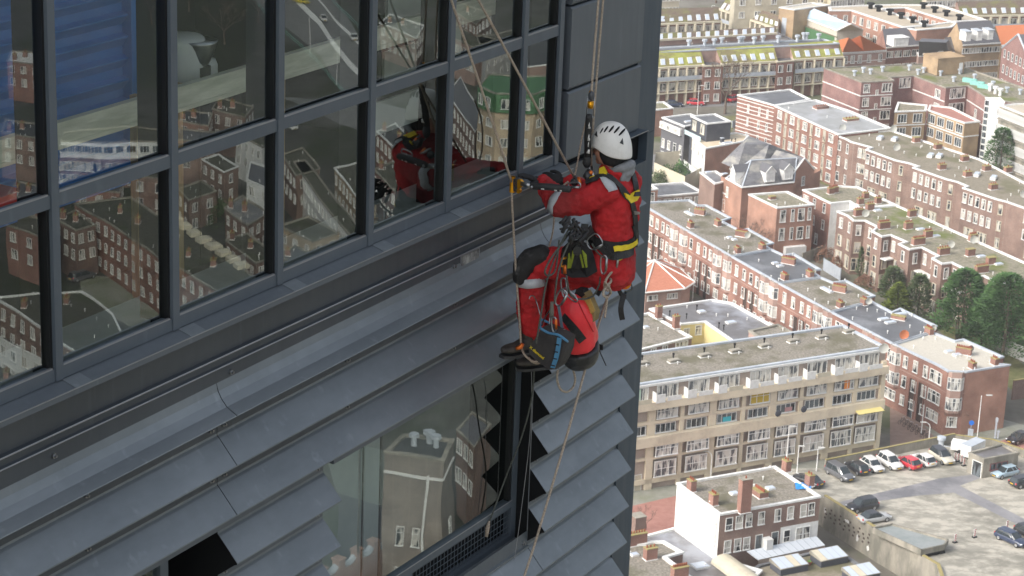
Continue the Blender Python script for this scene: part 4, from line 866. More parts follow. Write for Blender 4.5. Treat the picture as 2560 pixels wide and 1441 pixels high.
# --- red and white banded block, four-storey brick block
B18 = BLD('apartment_block', 'brick block with white horizontal stripes and black flat roof', 'apartment block', [(1844, 237), (1936, 263), (2027, 248), (1977, 223)], 10.8, M['bk_red'], M['bitumen'])
for z in [.6+.85*k for k in range(12)]: B18.band(0, z, z+.16, .04, WHT, name='white_stripe')
for u in (.32, .62, .84): B18.row(0, 1, [8.6, 5.6, 2.6], .55, 1.7, 't', u-.03, u+.03)
B19 = BLD('apartment_block', 'four storey red brick block with white windows and puddled grey roof', 'apartment block', [(1936, 264), (2096, 336), (2229, 320), (2124, 276), (2040, 249)], 10.9, M['bk_red'], mat('puddled_grey_roof', (.27, .275, .27), .5, col2=(.34, .345, .34), scale=.3, detail=6, col3=(.46, .47, .50), s3=.09))
B19.row(0, 5, [9.5, 6.8, 4.1, 1.4], 1.7, 1.7, 'wt'); B19.win(0, [k*.2 for k in (1, 2, 3, 4)], [9.3, 6.6, 3.9, 1.4], .9, 2.3, 'v', fm=M['cream'])
B19.chim(2052, 272, 3, 1.5, .5, 5, cap='bk_brown'); B19.chim(2127, 302, 3, 1.5, .5, 4); B19.scatter(4, 8)
# --- rows right of centre
B20 = BLD('terraced_house', 'brick terrace with ragged back parapet and puddled roof behind the conifers', 'terraced house',
  [(2093, 528), (2118, 538), (2134, 551), (2163, 551), (2193, 566), (2180, 577), (2205, 591), (2227, 587), (2266, 604), (2246, 609), (2274, 623), (2305, 618), (2346, 639), (2330, 645), (2355, 659), (2380, 656), (2418, 675), (2430, 690), (2460, 689), (2493, 706), (2640, 700), (2600, 672), (2241, 512)], 10.0, M['bk_brown'], M['moss'], tw=.3)
for i in range(19):
    L_ = B20.elen(i)
    if L_ > 1.6 and i not in (4, 8, 12, 16): B20.row(i, max(1, int(L_/2.1)), [8.2], .95, 1.9, 't'); B20.row(i, max(1, int(L_/2.4)), [5.0], 1.15, 2.0, 'tt', fm=M['cream']); B20.row(i, max(1, int(L_/2.8)), [1.9], 1.8, 2.3, 'vt', fm=M['cream'])
for i in (6, 11, 15): B20.band(i, 5.9, 6.1, 1.4, WHT, 0, 1, name='balcony'); B20.band(i, 0, 3.5, .06, M['cream'], 0, 1, name='painted_ground_floor') if i == 11 else None
for x, y, l_, n_ in ((2146, 540, 1.8, 5), (2174, 526, 1.4, 3), (2279, 542, 1.5, 3), (2209, 572, 2.2, 8), (2270, 573, 1.5, 5), (2319, 594, 1.5, 5), (2295, 612, 2.4, 8), (2431, 603, 1.4, 5), (2358, 637, 2.1, 4), (2425, 640, 1.5, 0), (2476, 661, 1.5, 0), (2453, 682, 2.4, 6)): B20.chim(x, y, l_, .8, 1.2, n_)
B20.dishes([(2162, 544), (2432, 610), (2375, 622)], .7)
for x, y in ((2194, 528), (2301, 575), (2339, 592), (2453, 643), (2496, 662)): B20.sky(x, y, 1.5, .9)
B20.scatter(14, 14)
B21 = BLD('terraced_house', 'lower end house with mossy roof, white side and orange brick front', 'terraced house', [(2007, 474), (2077, 508), (2124, 503), (2150, 520), (2240, 511), (2146, 467), (2102, 464)], 9.8, M['bk_red'], M['moss'], em={1: WHT, 2: WHT})
B21.win(0, [.15], 8.6, 1.8, .9, 'g'); B21.win(0, [.45, .8], [8.3, 5.2], .9, 1.8, 't'); B21.win(0, [.3, .6], 2.0, .9, 2.0, 't')
for x, y, n_ in ((2076, 485, 4), (2087, 482, 4), (2163, 497, 3), (2194, 509, 3), (2150, 511, 2)): B21.chim(x, y, 1.1, .8, 1.1, n_)
B22 = BLD('terraced_house', 'long brown brick terrace with stepped white cornice and tan gravel roof', 'terraced house',
  [(2088, 337), (2115, 347), (2127, 354), (2143, 358), (2179, 368), (2165, 373), (2238, 400), (2271, 407), (2296, 415), (2282, 418), (2365, 447), (2393, 454), (2419, 465), (2407, 469), (2490, 497), (2518, 504), (2560, 519), (2640, 550), (2640, 490), (2560, 455), (2449, 397), (2227, 325)], 10.5, M['bk_brown'], M['gravel2'], tw=.3)
for i in (0, 1, 3): B22.row(i, 1 if i < 3 else 2, [8.7, 5.6, 2.4], .95, 1.9, 't')
for i in (5, 9, 13, 16): B22.row(i, 5, [8.7, 5.6], 1.0, 1.9, 't', 0, .95); B22.row(i, 2, [2.4], 2.3, 1.9, 'wt', .1, .9, fm=M['cream'])
for i in (3, 6, 10, 14): B22.row(i, 1, [8.7, 5.6, 2.4], .9, 1.9, 't', fm=M['cream'])
for x, y, n_ in ((2290, 356, 0), (2354, 424, 3), (2411, 403, 3), (2466, 427, 2), (2418, 442, 2), (2482, 474, 3), (2519, 431, 1), (2344, 373, 1)): B22.chim(x, y, 1.5, .9, 1.0, n_)
for x, y in ((2200, 348), (2236, 351), (2348, 393), (2326, 392), (2442, 440), (2484, 448)): B22.sky(x, y, 2.2, 1.0, .7, H=.5)
B22.dishes([(2105, 329), (2232, 332), (2240, 378), (2557, 495)], .75); B22.scatter(22, 31)
# --- purple brick complex
B23 = BLD('apartment_block', 'large purple brick flats with stepped terraces, roof hut and many drum vents', 'apartment block',
  [(2060, 169), (2154, 205), (2235, 201), (2224, 193), (2285, 189), (2365, 219), (2420, 214), (2470, 245), (2570, 262), (2640, 262), (2640, 246), (2396, 163), (2330, 158)], 13.5, M['bk_purple'], M['moss'], trim=M['conc'], tw=.25)
B23.row(1, 1, [12.0, 9.0, 6.0, 3.0], 1.5, 1.9, 'wt', 0, .35); B23.row(1, 1, [12.0, 9.0, 6.0, 3.0], 2.4, 1.9, 'w', .6, 1); B23.row(1, 1, [11, 8, 5], .7, 1.2, 'p', .4, .6)
B23.row(3, 1, [12.0], 2.8, 2.2, 'w', .3, 1); B23.row(4, 1, [11.6, 8.6], 1.8, 1.8, 'w', .6, .95); B23.row(5, 1, [12.0, 8.8], 4.0, 2.2, 'w4', .2, .9); B23.row(6, 1, [8.6], 1.2, 2.2, 'v', .2, .8)
for z in (10.3, 7.2): [B23.band(i, z, z+.22, .08, WHT, name='white_band') for i in (0, 1, 4, 6)]
hut = at(2357, 180, 13.3)-B23.root.location
ht = link('roof_hut', MB().box(-3.6, 3.6, -2.6, 2.6, 0, 3.6).box(-3.7, 3.7, -2.7, 2.7, 3.6, 3.75).mesh('roof_hut', M['bk_tan']), B23.roof, hut, RC)
part(MB().box(2.2, 3.2, -2.64, -2.61, 0, 2.4), 'hut_door', WHT, ht)
B23.vents([(2136, 190), (2158, 182), (2176, 186), (2206, 180), (2273, 176), (2295, 187), (2309, 182), (2351, 190), (2399, 186), (2384, 205), (2436, 199), (2482, 217), (2517, 232), (2550, 237)], .42, 1.2, 'zinc')
B23.vents([(2475, 228), (2488, 235), (2500, 240)], .5, 1.6)
tm = MB().box(-1.5, 1.5, -.5, .5, 0, .8).mesh('plant_cover', M['teal'])
for p in ((2424, 206), (2443, 213), (2462, 221)): link('plant_cover', tm, B23.roof, B23._rp(*p), RC+math.radians(-55))
for (pts, hh, lab) in (([(2237, 279), (2315, 276), (2318, 262), (2245, 255)], 9.6, 'cream and white lower wing stepping out from the purple brick flats'), ([(2320, 275), (2412, 307), (2450, 303), (2380, 268), (2325, 262)], 9.4, 'projecting terrace wing with red balcony floor and white windows')):
    W = BLD('apartment_wing', lab, 'apartment wing', pts, hh, M['bk_tan'], M['redway'] if hh < 9.5 else M['moss'], group='wings of the purple flats')
    W.row(0, 2 if hh > 9.5 else 4, [hh-1.6, hh-4.5], 2.1, 1.9, 'w', gm=M['glass_dk']); W.band(0, hh-3.15, hh-2.9, .1, WHT, name='white_band'); W.band(1, hh-3.15, hh-2.9, .1, WHT, name='white_band'); W.row(0, 2 if hh > 9.5 else 5, [hh-7.5], 1.6, 1.8, 'w')
B24 = BLD('stair_tower', 'tall white stair tower with a glazed strip beside the purple flats', 'stair tower', [(2465, 244), (2474, 246), (2511, 254), (2500, 243)], 14.5, WHT, M['gravel3'])
B24.row(0, 1, [13.4-1.35*k for k in range(10)], 1.1, 1.15, 'p', gm=M['glass_dk'])
B25 = BLD('office_block', 'grey ribbed concrete building with rows of white fins at the right edge', 'office block', [(2499, 262), (2640, 318), (2700, 290), (2560, 258)], 13.8, M['conc'], mat('pale_roof_felt', (.50, .44, .35), .9, col2=(.44, .39, .31), scale=.3))
fin = MB().box(-.09, .09, -.3, 0, -.9, .9).mesh('fin', WHT)
for z in (12.2, 9.0, 5.8, 2.6):
    B25.band(0, z-1.4, z-1.2, .35, M['conc'], name='ledge')
    for k in range(34): B25.put(0, (k+.5)/50, z, link('fin', fin))
    B25.win(0, [.12, .36], z, 5.5, 1.7, 'w4', gm=M['glass_dk'])
# --- far row: moss-green roofs
def galleried(lab, e0, e1, r0, r1, ze, zr, n, mt='mtile', wall='bk_red', base=None, win=True, us=None):
    zr = ridgez(e0, e1, r0, r1, ze); a, b_ = at(*e0, ze), at(*e1, ze); c, d = at(*r0, zr), at(*r1, zr)
    P = [a, b_, Vector((2*d.x-b_.x, 2*d.y-b_.y, 0)), Vector((2*c.x-a.x, 2*c.y-a.y, 0))]
    B = BLD('terraced_flats', lab, 'flats', [(p.x, p.y) for p in P], ze, M[wall], None, world=True, group=None)
    R, q = pitched(B, e0, e1, ze, zr, r0, r1, M[mt], gm=M['bk_pink'])
    roofwins(B, R, q, us or [(k+.5)/n for k in range(n)], .27, 1.15, 1.7)
    B.band(0, ze-.55, ze-.08, .6, M['cream'], name='eaves_board')
    if win:
        nf = int((ze-.8)//2.8)
        for k in range(nf):
            z = ze-3.2-k*2.85
            B.band(0, z-.15, z+.05, 1.1, M['cream'], name='gallery_floor')
            B.row(0, n, [z+1.25], 2.0, 1.8, 'v'); B.band(0, z+.05, z+.95, 1.12, M['zinc'], name='gallery_rail', th=.03) if k < nf-1 or nf == 1 else None
        for k in range(n+1): B.band(0, max(0, ze-3.2-(nf-2)*2.85-2.8) if 0 else 0, ze-.5, 1.0, M['cream'], max(0, k/n-.01), min(1, k/n+.01), name='pier')
    return B
galleried('left moss roofed flats with galleries, next to the tower', (1600, 170), (1761, 160), (1600, 131), (1750, 121), 9.0, 13.6, 7)
g2 = galleried('middle moss roofed flats with six roof windows', (1804, 158), (1944, 151), (1789, 119), (1933, 111), 9.0, 13.6, 6)
galleried('right moss roofed flats beside the orange roofed house', (1984, 147), (2108, 139), (1973, 110), (2096, 101), 9.0, 13.6, 5)
for pts, lab in (([(1758, 165), (1808, 163), (1800, 148), (1752, 150)], 'narrow red brick link between the left and middle moss roofed flats'), ([(1942, 155), (1986, 151), (1978, 138), (1936, 141)], 'narrow red brick link between the middle and right moss roofed flats')):
    B = BLD('brick_link', lab, 'building', pts, 9.0, M['bk_red'], M['bitumen'], trim=M['cream'], group='links between the moss roofed flats'); B.row(0, 2, [7.3, 4.4, 1.6], 1.3, 1.7, 'v')
B = BLD('low_building', 'long grey flat roof with metal drum vents behind the moss roofed flats', 'building', [(1600, 133), (2098, 108), (2058, 97), (1640, 119), (1600, 121)], 11.6, M['bk_pink'], M['bitumen'], trim=M['zinc'])
B.vents([(1722, 117), (1761, 116), (1785, 114), (1804, 111), (1848, 109), (1856, 108), (1885, 110), (1907, 107), (1945, 107), (1993, 105), (2009, 99), (2016, 99), (2046, 101)], .5, 1.6, 'zinc')
B = BLD('low_building', 'wide dark flat roof in front of the small brown tiled row', 'building', [(1640, 119), (1662, 118), (1985, 100), (1941, 79), (1640, 97)], 6.0, M['bk_orange'], M['bitwet'], trim=M['bitumen']); B.scatter(8, 3)
galleried('long low brown tiled row with twelve small roof windows', (1640, 97), (1941, 80), (1640, 84), (1941, 67), 7.5, 9.6, 13, mt='btile', wall='bk_pink', win=False)
galleried('far brown tiled flats with eight roof windows at the top beside the tower', (1600, 60), (1803, 51), (1600, 24), (1796, 18), 7.0, 11.5, 9, mt='btile')
galleried('brown tiled row running diagonally behind bare trees', (1800, 20), (1946, 70), (1815, -2), (1950, 40), 6.5, 10.5, 12, mt='btile', wall='bk_pink')
galleried('brown tiled flats with roof windows in the top right corner', (2404, 38), (2640, 34), (2392, 4), (2640, 0), 7.5, 12.5, 10, mt='btile')
# --- tan block, vaulted hall, courtyard building
B = BLD('tan_building', 'plain tan brick block with one blue grey panel left of the green hall', 'building', [(1948, 18), (1986, 24), (2076, 12), (2030, 6)], 11.0, M['bk_tan'], M['gravel3']); B.band(0, 3.5, 8.5, .05, M['zinc'], .25, .55, name='blue_grey_panel')
h0, h1, h2 = at(2000, 42, 8), at(2093, 77, 8), at(2158, 75, 8); r0_, r1_ = at(2036, 22, 11), at(2127, 60, 11); h3 = Vector((2*r0_.x-h0.x, 2*r0_.y-h0.y, 8)); c0 = Vector((h1.x, h1.y, 0))
hl = thing('sports_hall', 'hall with pale blue metal roof, cream end wall and green lower walls', 'hall', c0)
part(MB().add([h0, h1, r1_, r0_, h2, h3], [(0, 1, 2, 3), (3, 2, 4, 5)]), 'roof', M['paleblue'], hl, c0)
dn = lambda p, z=0: Vector((p.x, p.y, z))
part(MB().add([dn(h1), dn(h2), h2, r1_, h1], [(0, 1, 2, 3, 4)]).add([dn(h0), dn(h1), h1, h0], [(0, 1, 2, 3)]), 'wall', M['gravel3'], hl, c0)
b = MB(); [b.sweep([p, q], .2, 5) for p, q in ((h1, r1_), (r1_, h2), (h0, h1))]; part(b, 'roof_edge', WHT, hl, c0)
b = MB(); k = 0
while k <= 14: t = k/14; b.sweep([h0.lerp(h1, t)+Vector((0, 0, .05)), r0_.lerp(r1_, t)+Vector((0, 0, .05))], .05, 4); k += 1
part(b, 'roof_seam', M['zinc'], hl, c0)
BLD('low_building', 'dark green profiled metal building with gravel strip below the blue roof', 'building', [(1984, 54), (2092, 92), (2104, 86), (2000, 48)], 6.5, M['green'], M['gravel2'], trim=M['gravel2'])
B = BLD('low_building', 'flat gravel roof between the hall and the orange tiled house', 'building', [(2092, 92), (2180, 100), (2196, 78), (2110, 74)], 6.0, M['cream'], M['gravel3'], trim=M['gravel2'])
# courtyard building: four wings round an open court
cy = [(2071, 18), (2130, 26), (2290, 74), (2372, 70), (2470, 51), (2352, 12), (2180, 10)]
def wing(pts, lab, **k):
    B = BLD('orange_wing', lab, 'building wing', pts, 11.0, M['bk_orange'], M['gravel3'] if 0 else mat('beige_roof_gravel', (.40, .34, .26), .95, col2=(.46, .40, .31), scale=1), tw=.6, group='wings of the orange courtyard building', **k); return B
w1 = wing([(2074, 26), (2129, 26), (2257, 68), (2321, 62), (2207, 22), (2179, 12), (2071, 17)], 'left wing of the orange courtyard building with black roof vents')
w1.row(1, 7, [9.0, 5.8], 1.5, 1.9, 'v'); w1.row(0, 2, [9, 5.8], 1.2, 1.6, 'v')
w2 = wing([(2179, 12), (2207, 22), (2263, 19), (2377, 54), (2468, 50), (2351, 12), (2240, 11)], 'rear wing of the orange courtyard building'); w2.row(2, 7, [9.0, 5.8], 1.5, 1.9, 'v')
w3 = wing([(2257, 68), (2292, 75), (2378, 68), (2398, 56), (2377, 54), (2321, 62)], 'front wing of the orange courtyard building with plain orange wall')
vm = [(2176, 22), (2196, 29), (2224, 38), (2252, 47), (2281, 58), (2310, 68)]; w1.vents(vm[:5], .8, 1.5, 'black'); w3.vents(vm[5:], .8, 1.5, 'black'); w2.vents([(2308, 22), (2336, 32), (2365, 41), (2398, 52)], .8, 1.5, 'black')
# --- the little street of old houses
def gabled(lab, e0, e1, r0, r1, ze, zr, mt, wall, rows=((3, 5.5),), n=4, ws=(1.2, 1.6, 'v'), gmm=None, eb=True):
    zr = ridgez(e0, e1, r0, r1, ze, .95); a, b_ = at(*e0, ze), at(*e1, ze); c, d = at(*r0, zr), at(*r1, zr)
    P = [(a.x, a.y), (b_.x, b_.y), (2*d.x-b_.x, 2*d.y-b_.y), (2*c.x-a.x, 2*c.y-a.y)]
    B = BLD('gabled_house', lab, 'house', P, ze, M[wall], None, world=True); R, q = pitched(B, e0, e1, ze, zr, r0, r1, M[mt], gm=M[gmm or wall])
    if eb: B.band(0, ze-.3, ze-.03, .25, WHT, name='eaves_board')
    for z in rows[0]: B.row(0, n, [z], *ws)
    return B, R, q
Bh, Rh, qh = gabled('dark slate roofed brick house with one wide white dormer', (2215, 118), (2300, 112), (2206, 73), (2286, 68), 7.5, 14.0, 'slate2', 'bk_red', ((5.6, 2.4),), 4, (2.0, 1.6, 'w'))
dormer(Bh, 2253, 106, 9.6, math.atan2(qh[1].y-qh[0].y, qh[1].x-qh[0].x), 4.2, 2.0, 3, flat=True, roofm='white')
Bh, Rh, qh = gabled('big slate roofed school with three tall dormers and rows of windows', (2407, 112), (2501, 106), (2392, 56), (2477, 51), 9.5, 17.5, 'slate2', 'bk_tan', ((7.9, 4.6, 1.6),), 7, (1.6, 1.3, 'v'))
anH = math.atan2(qh[1].y-qh[0].y, qh[1].x-qh[0].x)
for x, y in ((2421, 92), (2449, 90), (2477, 88)): dormer(Bh, x, y, 12.4, anH, 1.5, 2.3, 2.6, flat=True, roofm='zinc')
gabled('small dark slate roofed yellow brick house beside the school', (2370, 131), (2408, 127), (2362, 94), (2394, 91), 7.0, 11.5, 'slate2', 'bk_tan', ((5.2, 2.2),), 2)
Bm = BLD('mansard_house', 'black mansard roofed house with two arched white dormers', 'house', [(2297, 140), (2372, 136), (2366, 128), (2293, 131)], 7.0, M['bk_pink'], M['slate2'])
c0 = Bm.root.location; a, b_ = at(2297, 140, 7), at(2372, 136, 7); c, d = at(2297, 104, 11.5), at(2366, 107, 11.5); up = Vector((3.0, 9.0, 0))
part(MB().add([a, b_, d, c, a+up*.6, b_+up*.6, d+up*.4, c+up*.4], [(0, 1, 2, 3), (3, 2, 6, 7), (0, 3, 7, 4), (1, 2, 6, 5)]), 'mansard_roof', M['slate2'], Bm.root, c0)
for x in (2316, 2353): dormer(Bm, x, 126, 8.6, anH, 1.4, 2.2, 1.5)
# orange tiled pair
def hiphouse(lab, e0, e1, ap, ze, zr, mt, wall, n, rows, dep=9):
    a, b_ = at(*e0, ze), at(*e1, ze); r = at(*ap, zr); d = (b_-a).normalized(); bk_ = Vector((-d.y, d.x, 0))*dep
    if bk_.y < 0: bk_ = -bk_
    B = BLD('hipped_house', lab, 'house', [(a.x, a.y), (b_.x, b_.y), (b_.x+bk_.x, b_.y+bk_.y), (a.x+bk_.x, a.y+bk_.y)], ze, M[wall], None, world=True)
    part(MB().add([a, b_, b_+bk_, a+bk_, r], [(0, 1, 4), (1, 2, 4), (2, 3, 4), (3, 0, 4)]), 'roof', M[mt], B.root, B.off); B.band(0, ze-.3, ze-.05, .25, WHT, name='eaves_board')
    B.row(0, n, rows, 1.1, 1.9, 'v'); return B
B = hiphouse('left half of the bright orange tiled house with white banded brick', (2106, 131), (2160, 128), (2122, 94), 7.5, 11.8, 'otile', 'bk_pink', 3, [5.6, 2.3])
for z in (6.9, 5.0, 3.6, 1.8): B.band(0, z, z+.18, .03, WHT, name='white_band')
B = hiphouse('right half of the bright orange tiled house with skylight', (2160, 128), (2216, 124), (2151, 89), 7.5, 12.2, 'otile', 'bk_pink', 2, [5.6, 2.3])
for z in (6.9, 5.0, 3.6, 1.8): B.band(0, z, z+.18, .03, WHT, name='white_band')
gabled('orange tiled roof behind the purple gable at the right edge', (2503, 112), (2640, 104), (2489, 65), (2640, 58), 9, 15, 'otile', 'bk_tan', ((7,),), 3)
# purple gable house
gp = [at(2505, 120, 10.5), at(2575, 158, 10.5)]; gt = at(2553, 78, 17.0); c0 = Vector((gp[0].x, gp[0].y, 0)); dd = (gp[1]-gp[0]).normalized(); per = Vector((-dd.y, dd.x, 0))
if per.x < 0: per = -per
gh = thing('purple_gable_house', 'tall purple brick gable with rows of narrow white windows at the right edge', 'house', c0); g2_ = gp[0]+dd*16; g2_.z = 10.5; gt = (gp[0]+g2_)/2-dd*2; gt.z = 15.5
part(MB().add([dn(gp[0]), dn(g2_), g2_, gt+dd*2, gp[0]], [(0, 1, 2, 3, 4)]).add([dn(gp[0]), gp[0], gp[0]+per*18, dn(gp[0]+per*18)], [(0, 1, 2, 3)]), 'wall', M['bk_purple'], gh, c0)
part(MB().add([gp[0], gt+dd*2, gt+dd*2+per*18, gp[0]+per*18, g2_, g2_+per*18], [(0, 1, 2, 3), (1, 4, 5, 2)]), 'roof', M['slate2'], gh, c0)
b = MB(); b.sweep([gp[0], gt+dd*2, g2_], .25, 5); part(b, 'barge_board', M['zinc'], gh, c0)
f, g = winmesh(.9, 1.9, 'tt', WHT, M['glass_dk']); an = math.atan2(dd.y, dd.x)
for z in (9.6, 6.0, 2.6):
    for k in range(7): q = gp[0]+dd*(2+k*2.2)-c0; q.z = z; q -= per*.04; o = link('window', f, gh, q, an); link('pane', g, o)
# distant cream blocks along the top edge
for i, (pts, hh, lab) in enumerate((([(1600, -22), (1700, -26), (1690, -40), (1600, -36)], 10, 'far pale orange block at the top beside the tower'), ([(1840, -44), (2075, -52), (2060, -66), (1830, -60)], 12, 'far cream block with balcony along the top edge'),
       ([(2080, -40), (2165, -46), (2150, -60), (2070, -56)], 12, 'far cream block with yellow green windows above the courtyard building'), ([(2320, -38), (2400, -42), (2380, -56), (2310, -54)], 11, 'small far cream block above the courtyard building'))):
    B = BLD('apartment_block', lab, 'apartment block', pts, hh+4, M['cream'], M['bitumen']); B.row(0, 6, [hh+2, hh-1.2, hh-4.4], 1.6, 1.6, 'v')
# ============================================================ CARS
M['tyre'] = mat('tyre_rubber', (.018, .018, .018), .85); M['rim'] = mat('alloy_rim', (.42, .43, .44), .35, .6); M['plate'] = mat('yellow_number_plate', (.80, .50, .02), .5)
M['cglass'] = mat('car_glass', (.035, .045, .05), .08, spec=.8); M['hlamp'] = mat('headlamp_glass', (.62, .64, .66), .15); M['tlamp'] = mat('tail_lamp_red', (.50, .02, .02), .25); M['trimblk'] = mat('black_car_trim', (.02, .02, .022), .6)
def paint(n_, c, c2=None): return mat(n_, c, .32, col2=c2 or tuple(k*.9 for k in c), scale=1.5, coat=.6, spec=.6)
PT = {'silver': paint('silver_car_paint', (.46, .47, .47)), 'white': paint('white_car_paint', (.70, .69, .66)), 'black': paint('black_car_paint', (.022, .023, .028)), 'grey': paint('dark_grey_car_paint', (.12, .125, .135)), 'red': paint('red_car_paint', (.58, .03, .045)),
      'beige': paint('cream_car_paint', (.56, .53, .44)), 'blue': paint('pale_blue_car_paint', (.40, .52, .60)), 'navy': paint('dark_blue_car_paint', (.03, .045, .09)), 'yel': paint('yellow_car_paint', (.62, .52, .04))}
_cm = {}
def carmeshes(kind, col, roofc=None):
    key = (kind, col, roofc)
    if key in _cm: return _cm[key]
    L, W, H, bl, c0, c1, r0, r1 = {'hatch': (4.1, 1.74, 1.47, .90, -1.95, 1.05, -1.45, .30), 'mpv': (4.7, 1.85, 1.70, .98, -2.28, 1.35, -2.0, .45), 'suv': (4.4, 1.84, 1.66, 1.0, -2.1, 1.15, -1.75, .35),
        'sedan': (4.6, 1.80, 1.42, .88, -1.75, 1.15, -1.05, .25), 'wagon': (4.6, 1.78, 1.48, .90, -2.2, 1.10, -1.85, .25)}[kind]
    w = W/2; X = lambda t: -L/2+L*t
    secs = [(0, .86, .42, bl*.80), (.02, .94, .30, bl*.93), (.07, 1, .24, bl), (.3, 1, .2, bl), (.62, 1, .2, bl), (.72, .99, .22, bl*.985), (.84, .97, .24, bl*.93), (.94, .90, .28, bl*.80), (.985, .82, .32, bl*.68), (1, .72, .40, bl*.60)]
    if kind == 'sedan': secs[1] = (.02, .92, .3, bl*.88); secs[2] = (.08, .98, .24, bl*.97)
    rg = []
    for t, k, zb, zt in secs:
        y = w*k; x = X(t); rg.append([(x, -y*.88, zb), (x, -y, zb+.13), (x, -y*1.0, zb+(zt-zb)*.55), (x, -y*.965, zt-.06), (x, -y*.88, zt), (x, 0, zt+.03), (x, y*.88, zt), (x, y*.965, zt-.06), (x, y*1.0, zb+(zt-zb)*.55), (x, y, zb+.13), (x, y*.88, zb)])
    body = MB().loft(rg)
    g = MB(); zt = H-.05
    def ringz(z, xa, xb, y): return [(xa, -y*.82, z), (xa+.18, -y, z), (xb-.45, -y, z), (xb, -y*.78, z), (xb, y*.78, z), (xb-.45, y, z), (xa+.18, y, z), (xa, y*.82, z)]
    g.loft([ringz(bl-.03, c0, c1, w*.93), ringz((bl+zt)/2+.03, (c0*.45+r0*.55), c1*.45+r1*.55, w*.86), ringz(zt, r0, r1, w*.76)])
    rf = MB(); rf.loft([ringz(zt-.005, r0-.04, r1+.04, w*.775), ringz(zt+.035, r0+.04, r1-.08, w*.72), ringz(H, r0+.25, r1-.35, w*.5)])
    for s_ in (-1, 1):      # pillars
        for (xa, xb) in ((c1-.25, r1-.12), ((c0*.35+c1*.65)-.9 if kind != 'sedan' else -.25, (r0+r1)/2+.1), (c0+.35, r0+.35)):
            rf.sweep([(xa, s_*w*.925, bl-.02), (xb, s_*w*.765, zt)], .045, 5)
    m = {'body': (body.mesh('body', PT[col], True), None), 'windows': (g.mesh('windows', M['cglass'], False), None), 'roof': (rf.mesh('roof', PT[roofc or col], False), None)}
    wh = MB().sweep([(0, -.11, 0), (0, .11, 0)], .33, 18); rm = MB().sweep([(0, -.125, 0), (0, .125, 0)], .21, 14)
    m['wheel'] = wh.mesh('wheel', M['tyre']); m['rim'] = rm.mesh('rim', M['rim']); m['wl'] = [(sx*L*.31, sy*(w-.12), .33) for sx in (-1, 1) for sy in (-1, 1)]
    def lamp(x, y, z, sx, sy, sz): return MB().ell((x, y, z), (sx, sy, sz), None, 10, 6)
    m['ex'] = [('headlight', lamp(X(.955), s_*w*.72, bl*.70, .16, .20, .09).mesh('headlight', M['hlamp'], True)) for s_ in (-1, 1)]+[('tail_light', lamp(X(.03), s_*w*.80, bl*.86, .10, .13, .17).mesh('tail_light', M['tlamp'], True)) for s_ in (-1, 1)]
    m['ex'] += [('number_plate', MB().box(X(0)-.03, X(0)+.01, -.27, .27, .62, .74).mesh('number_plate', M['plate'])), ('number_plate', MB().box(X(1)-.04, X(1)+.03, -.27, .27, .40, .51).mesh('number_plate', M['plate']))]
    m['ex'] += [('wing_mirror', MB().box(c1-.55, c1-.38, min(s_*w*.95, s_*w*1.1), max(s_*w*.95, s_*w*1.1), bl, bl+.13).mesh('wing_mirror', PT[col])) for s_ in (-1, 1)]+[('grille', MB().box(X(1)-.06, X(1)+.02, -.45, .45, .54, .62).mesh('grille', M['trimblk']))]
    _cm[key] = m; return m
def car(kind, col, rear, front, z, label, roofc=None, ref=False, group='parked cars', simple=False):
    A = atR if ref else at
    a, b_ = A(*rear, z+.45), A(*front, z+.45); c = (a+b_)/2; c.z = z; d = b_-a; m = carmeshes(kind, col, roofc)
    r = thing('car', label, 'car', c, math.atan2(d.y, d.x), group)
    for k in ('body', 'windows', 'roof'): link(k, m[k][0], r)
    for p in m['wl']: w = link('wheel', m['wheel'], r, p); link('rim', m['rim'], w)
    if not simple:
        for nm, me in m['ex']: link(nm, me, r)
    return r
car('mpv', 'grey', (2072, 1170), (2127, 1200), DZ, 'dark grey people carrier with silver roof rails, leftmost in the row by the parapet')
car('hatch', 'black', (2163, 1184), (2122, 1158), DZ, 'black hatchback parked nose to the parapet, between grey and white cars')
car('hatch', 'white', (2158, 1149), (2204, 1180), DZ, 'white hatchback facing out, right of the black hatchback')
car('suv', 'white', (2200, 1142), (2250, 1173), DZ, 'tall white car with roof rails beside the red hatchback', None)
car('hatch', 'red', (2290, 1168), (2250, 1148), DZ, 'red hatchback in the row by the parapet')
car('hatch', 'white', (2328, 1162), (2288, 1140), DZ, 'small white hatchback with red tail lights, right of the red car')
car('suv', 'beige', (2331, 1128), (2379, 1160), DZ, 'cream car with dark roof at the right end of the row', 'black')
car('hatch', 'blue', (2541, 1175), (2482, 1190), DZ, 'pale blue hatchback in front of the kiosk')
car('wagon', 'black', (2532, 1212), (2592, 1200), DZ, 'black estate car cut by the right edge, near the pale blue car')
car('sedan', 'black', (2049, 1213), (1991, 1191), DZ, 'black saloon half hidden behind the brick house roof')
car('suv', 'black', (2190, 1260), (2120, 1273), DZ, 'black car with roof rails beside the silver saloon')
car('sedan', 'silver', (2148, 1301), (2222, 1289), DZ, 'silver saloon with dark roof by the ramp canopy', 'black')
car('wagon', 'navy', (2498, 1334), (2560, 1362), DZ, 'dark blue estate car at the lower right edge')
car('hatch', 'black', (2543, 1318), (2600, 1350), DZ, 'dark car cut by the right edge, behind the blue estate')
car('sedan', 'black', (2578, 1086), (2518, 1106), .14, 'black car driving on the red street behind the kiosk')
car('hatch', 'red', (1722, 257), (1757, 259), .02, 'red hatchback on the street below the moss roofed flats'); car('suv', 'red', (1823, 251), (1846, 246), .02, 'red car half hidden behind the bare tree')
car('hatch', 'navy', (1668, 262), (1702, 262), .02, 'dark blue car in front of the brick wall by the tower')
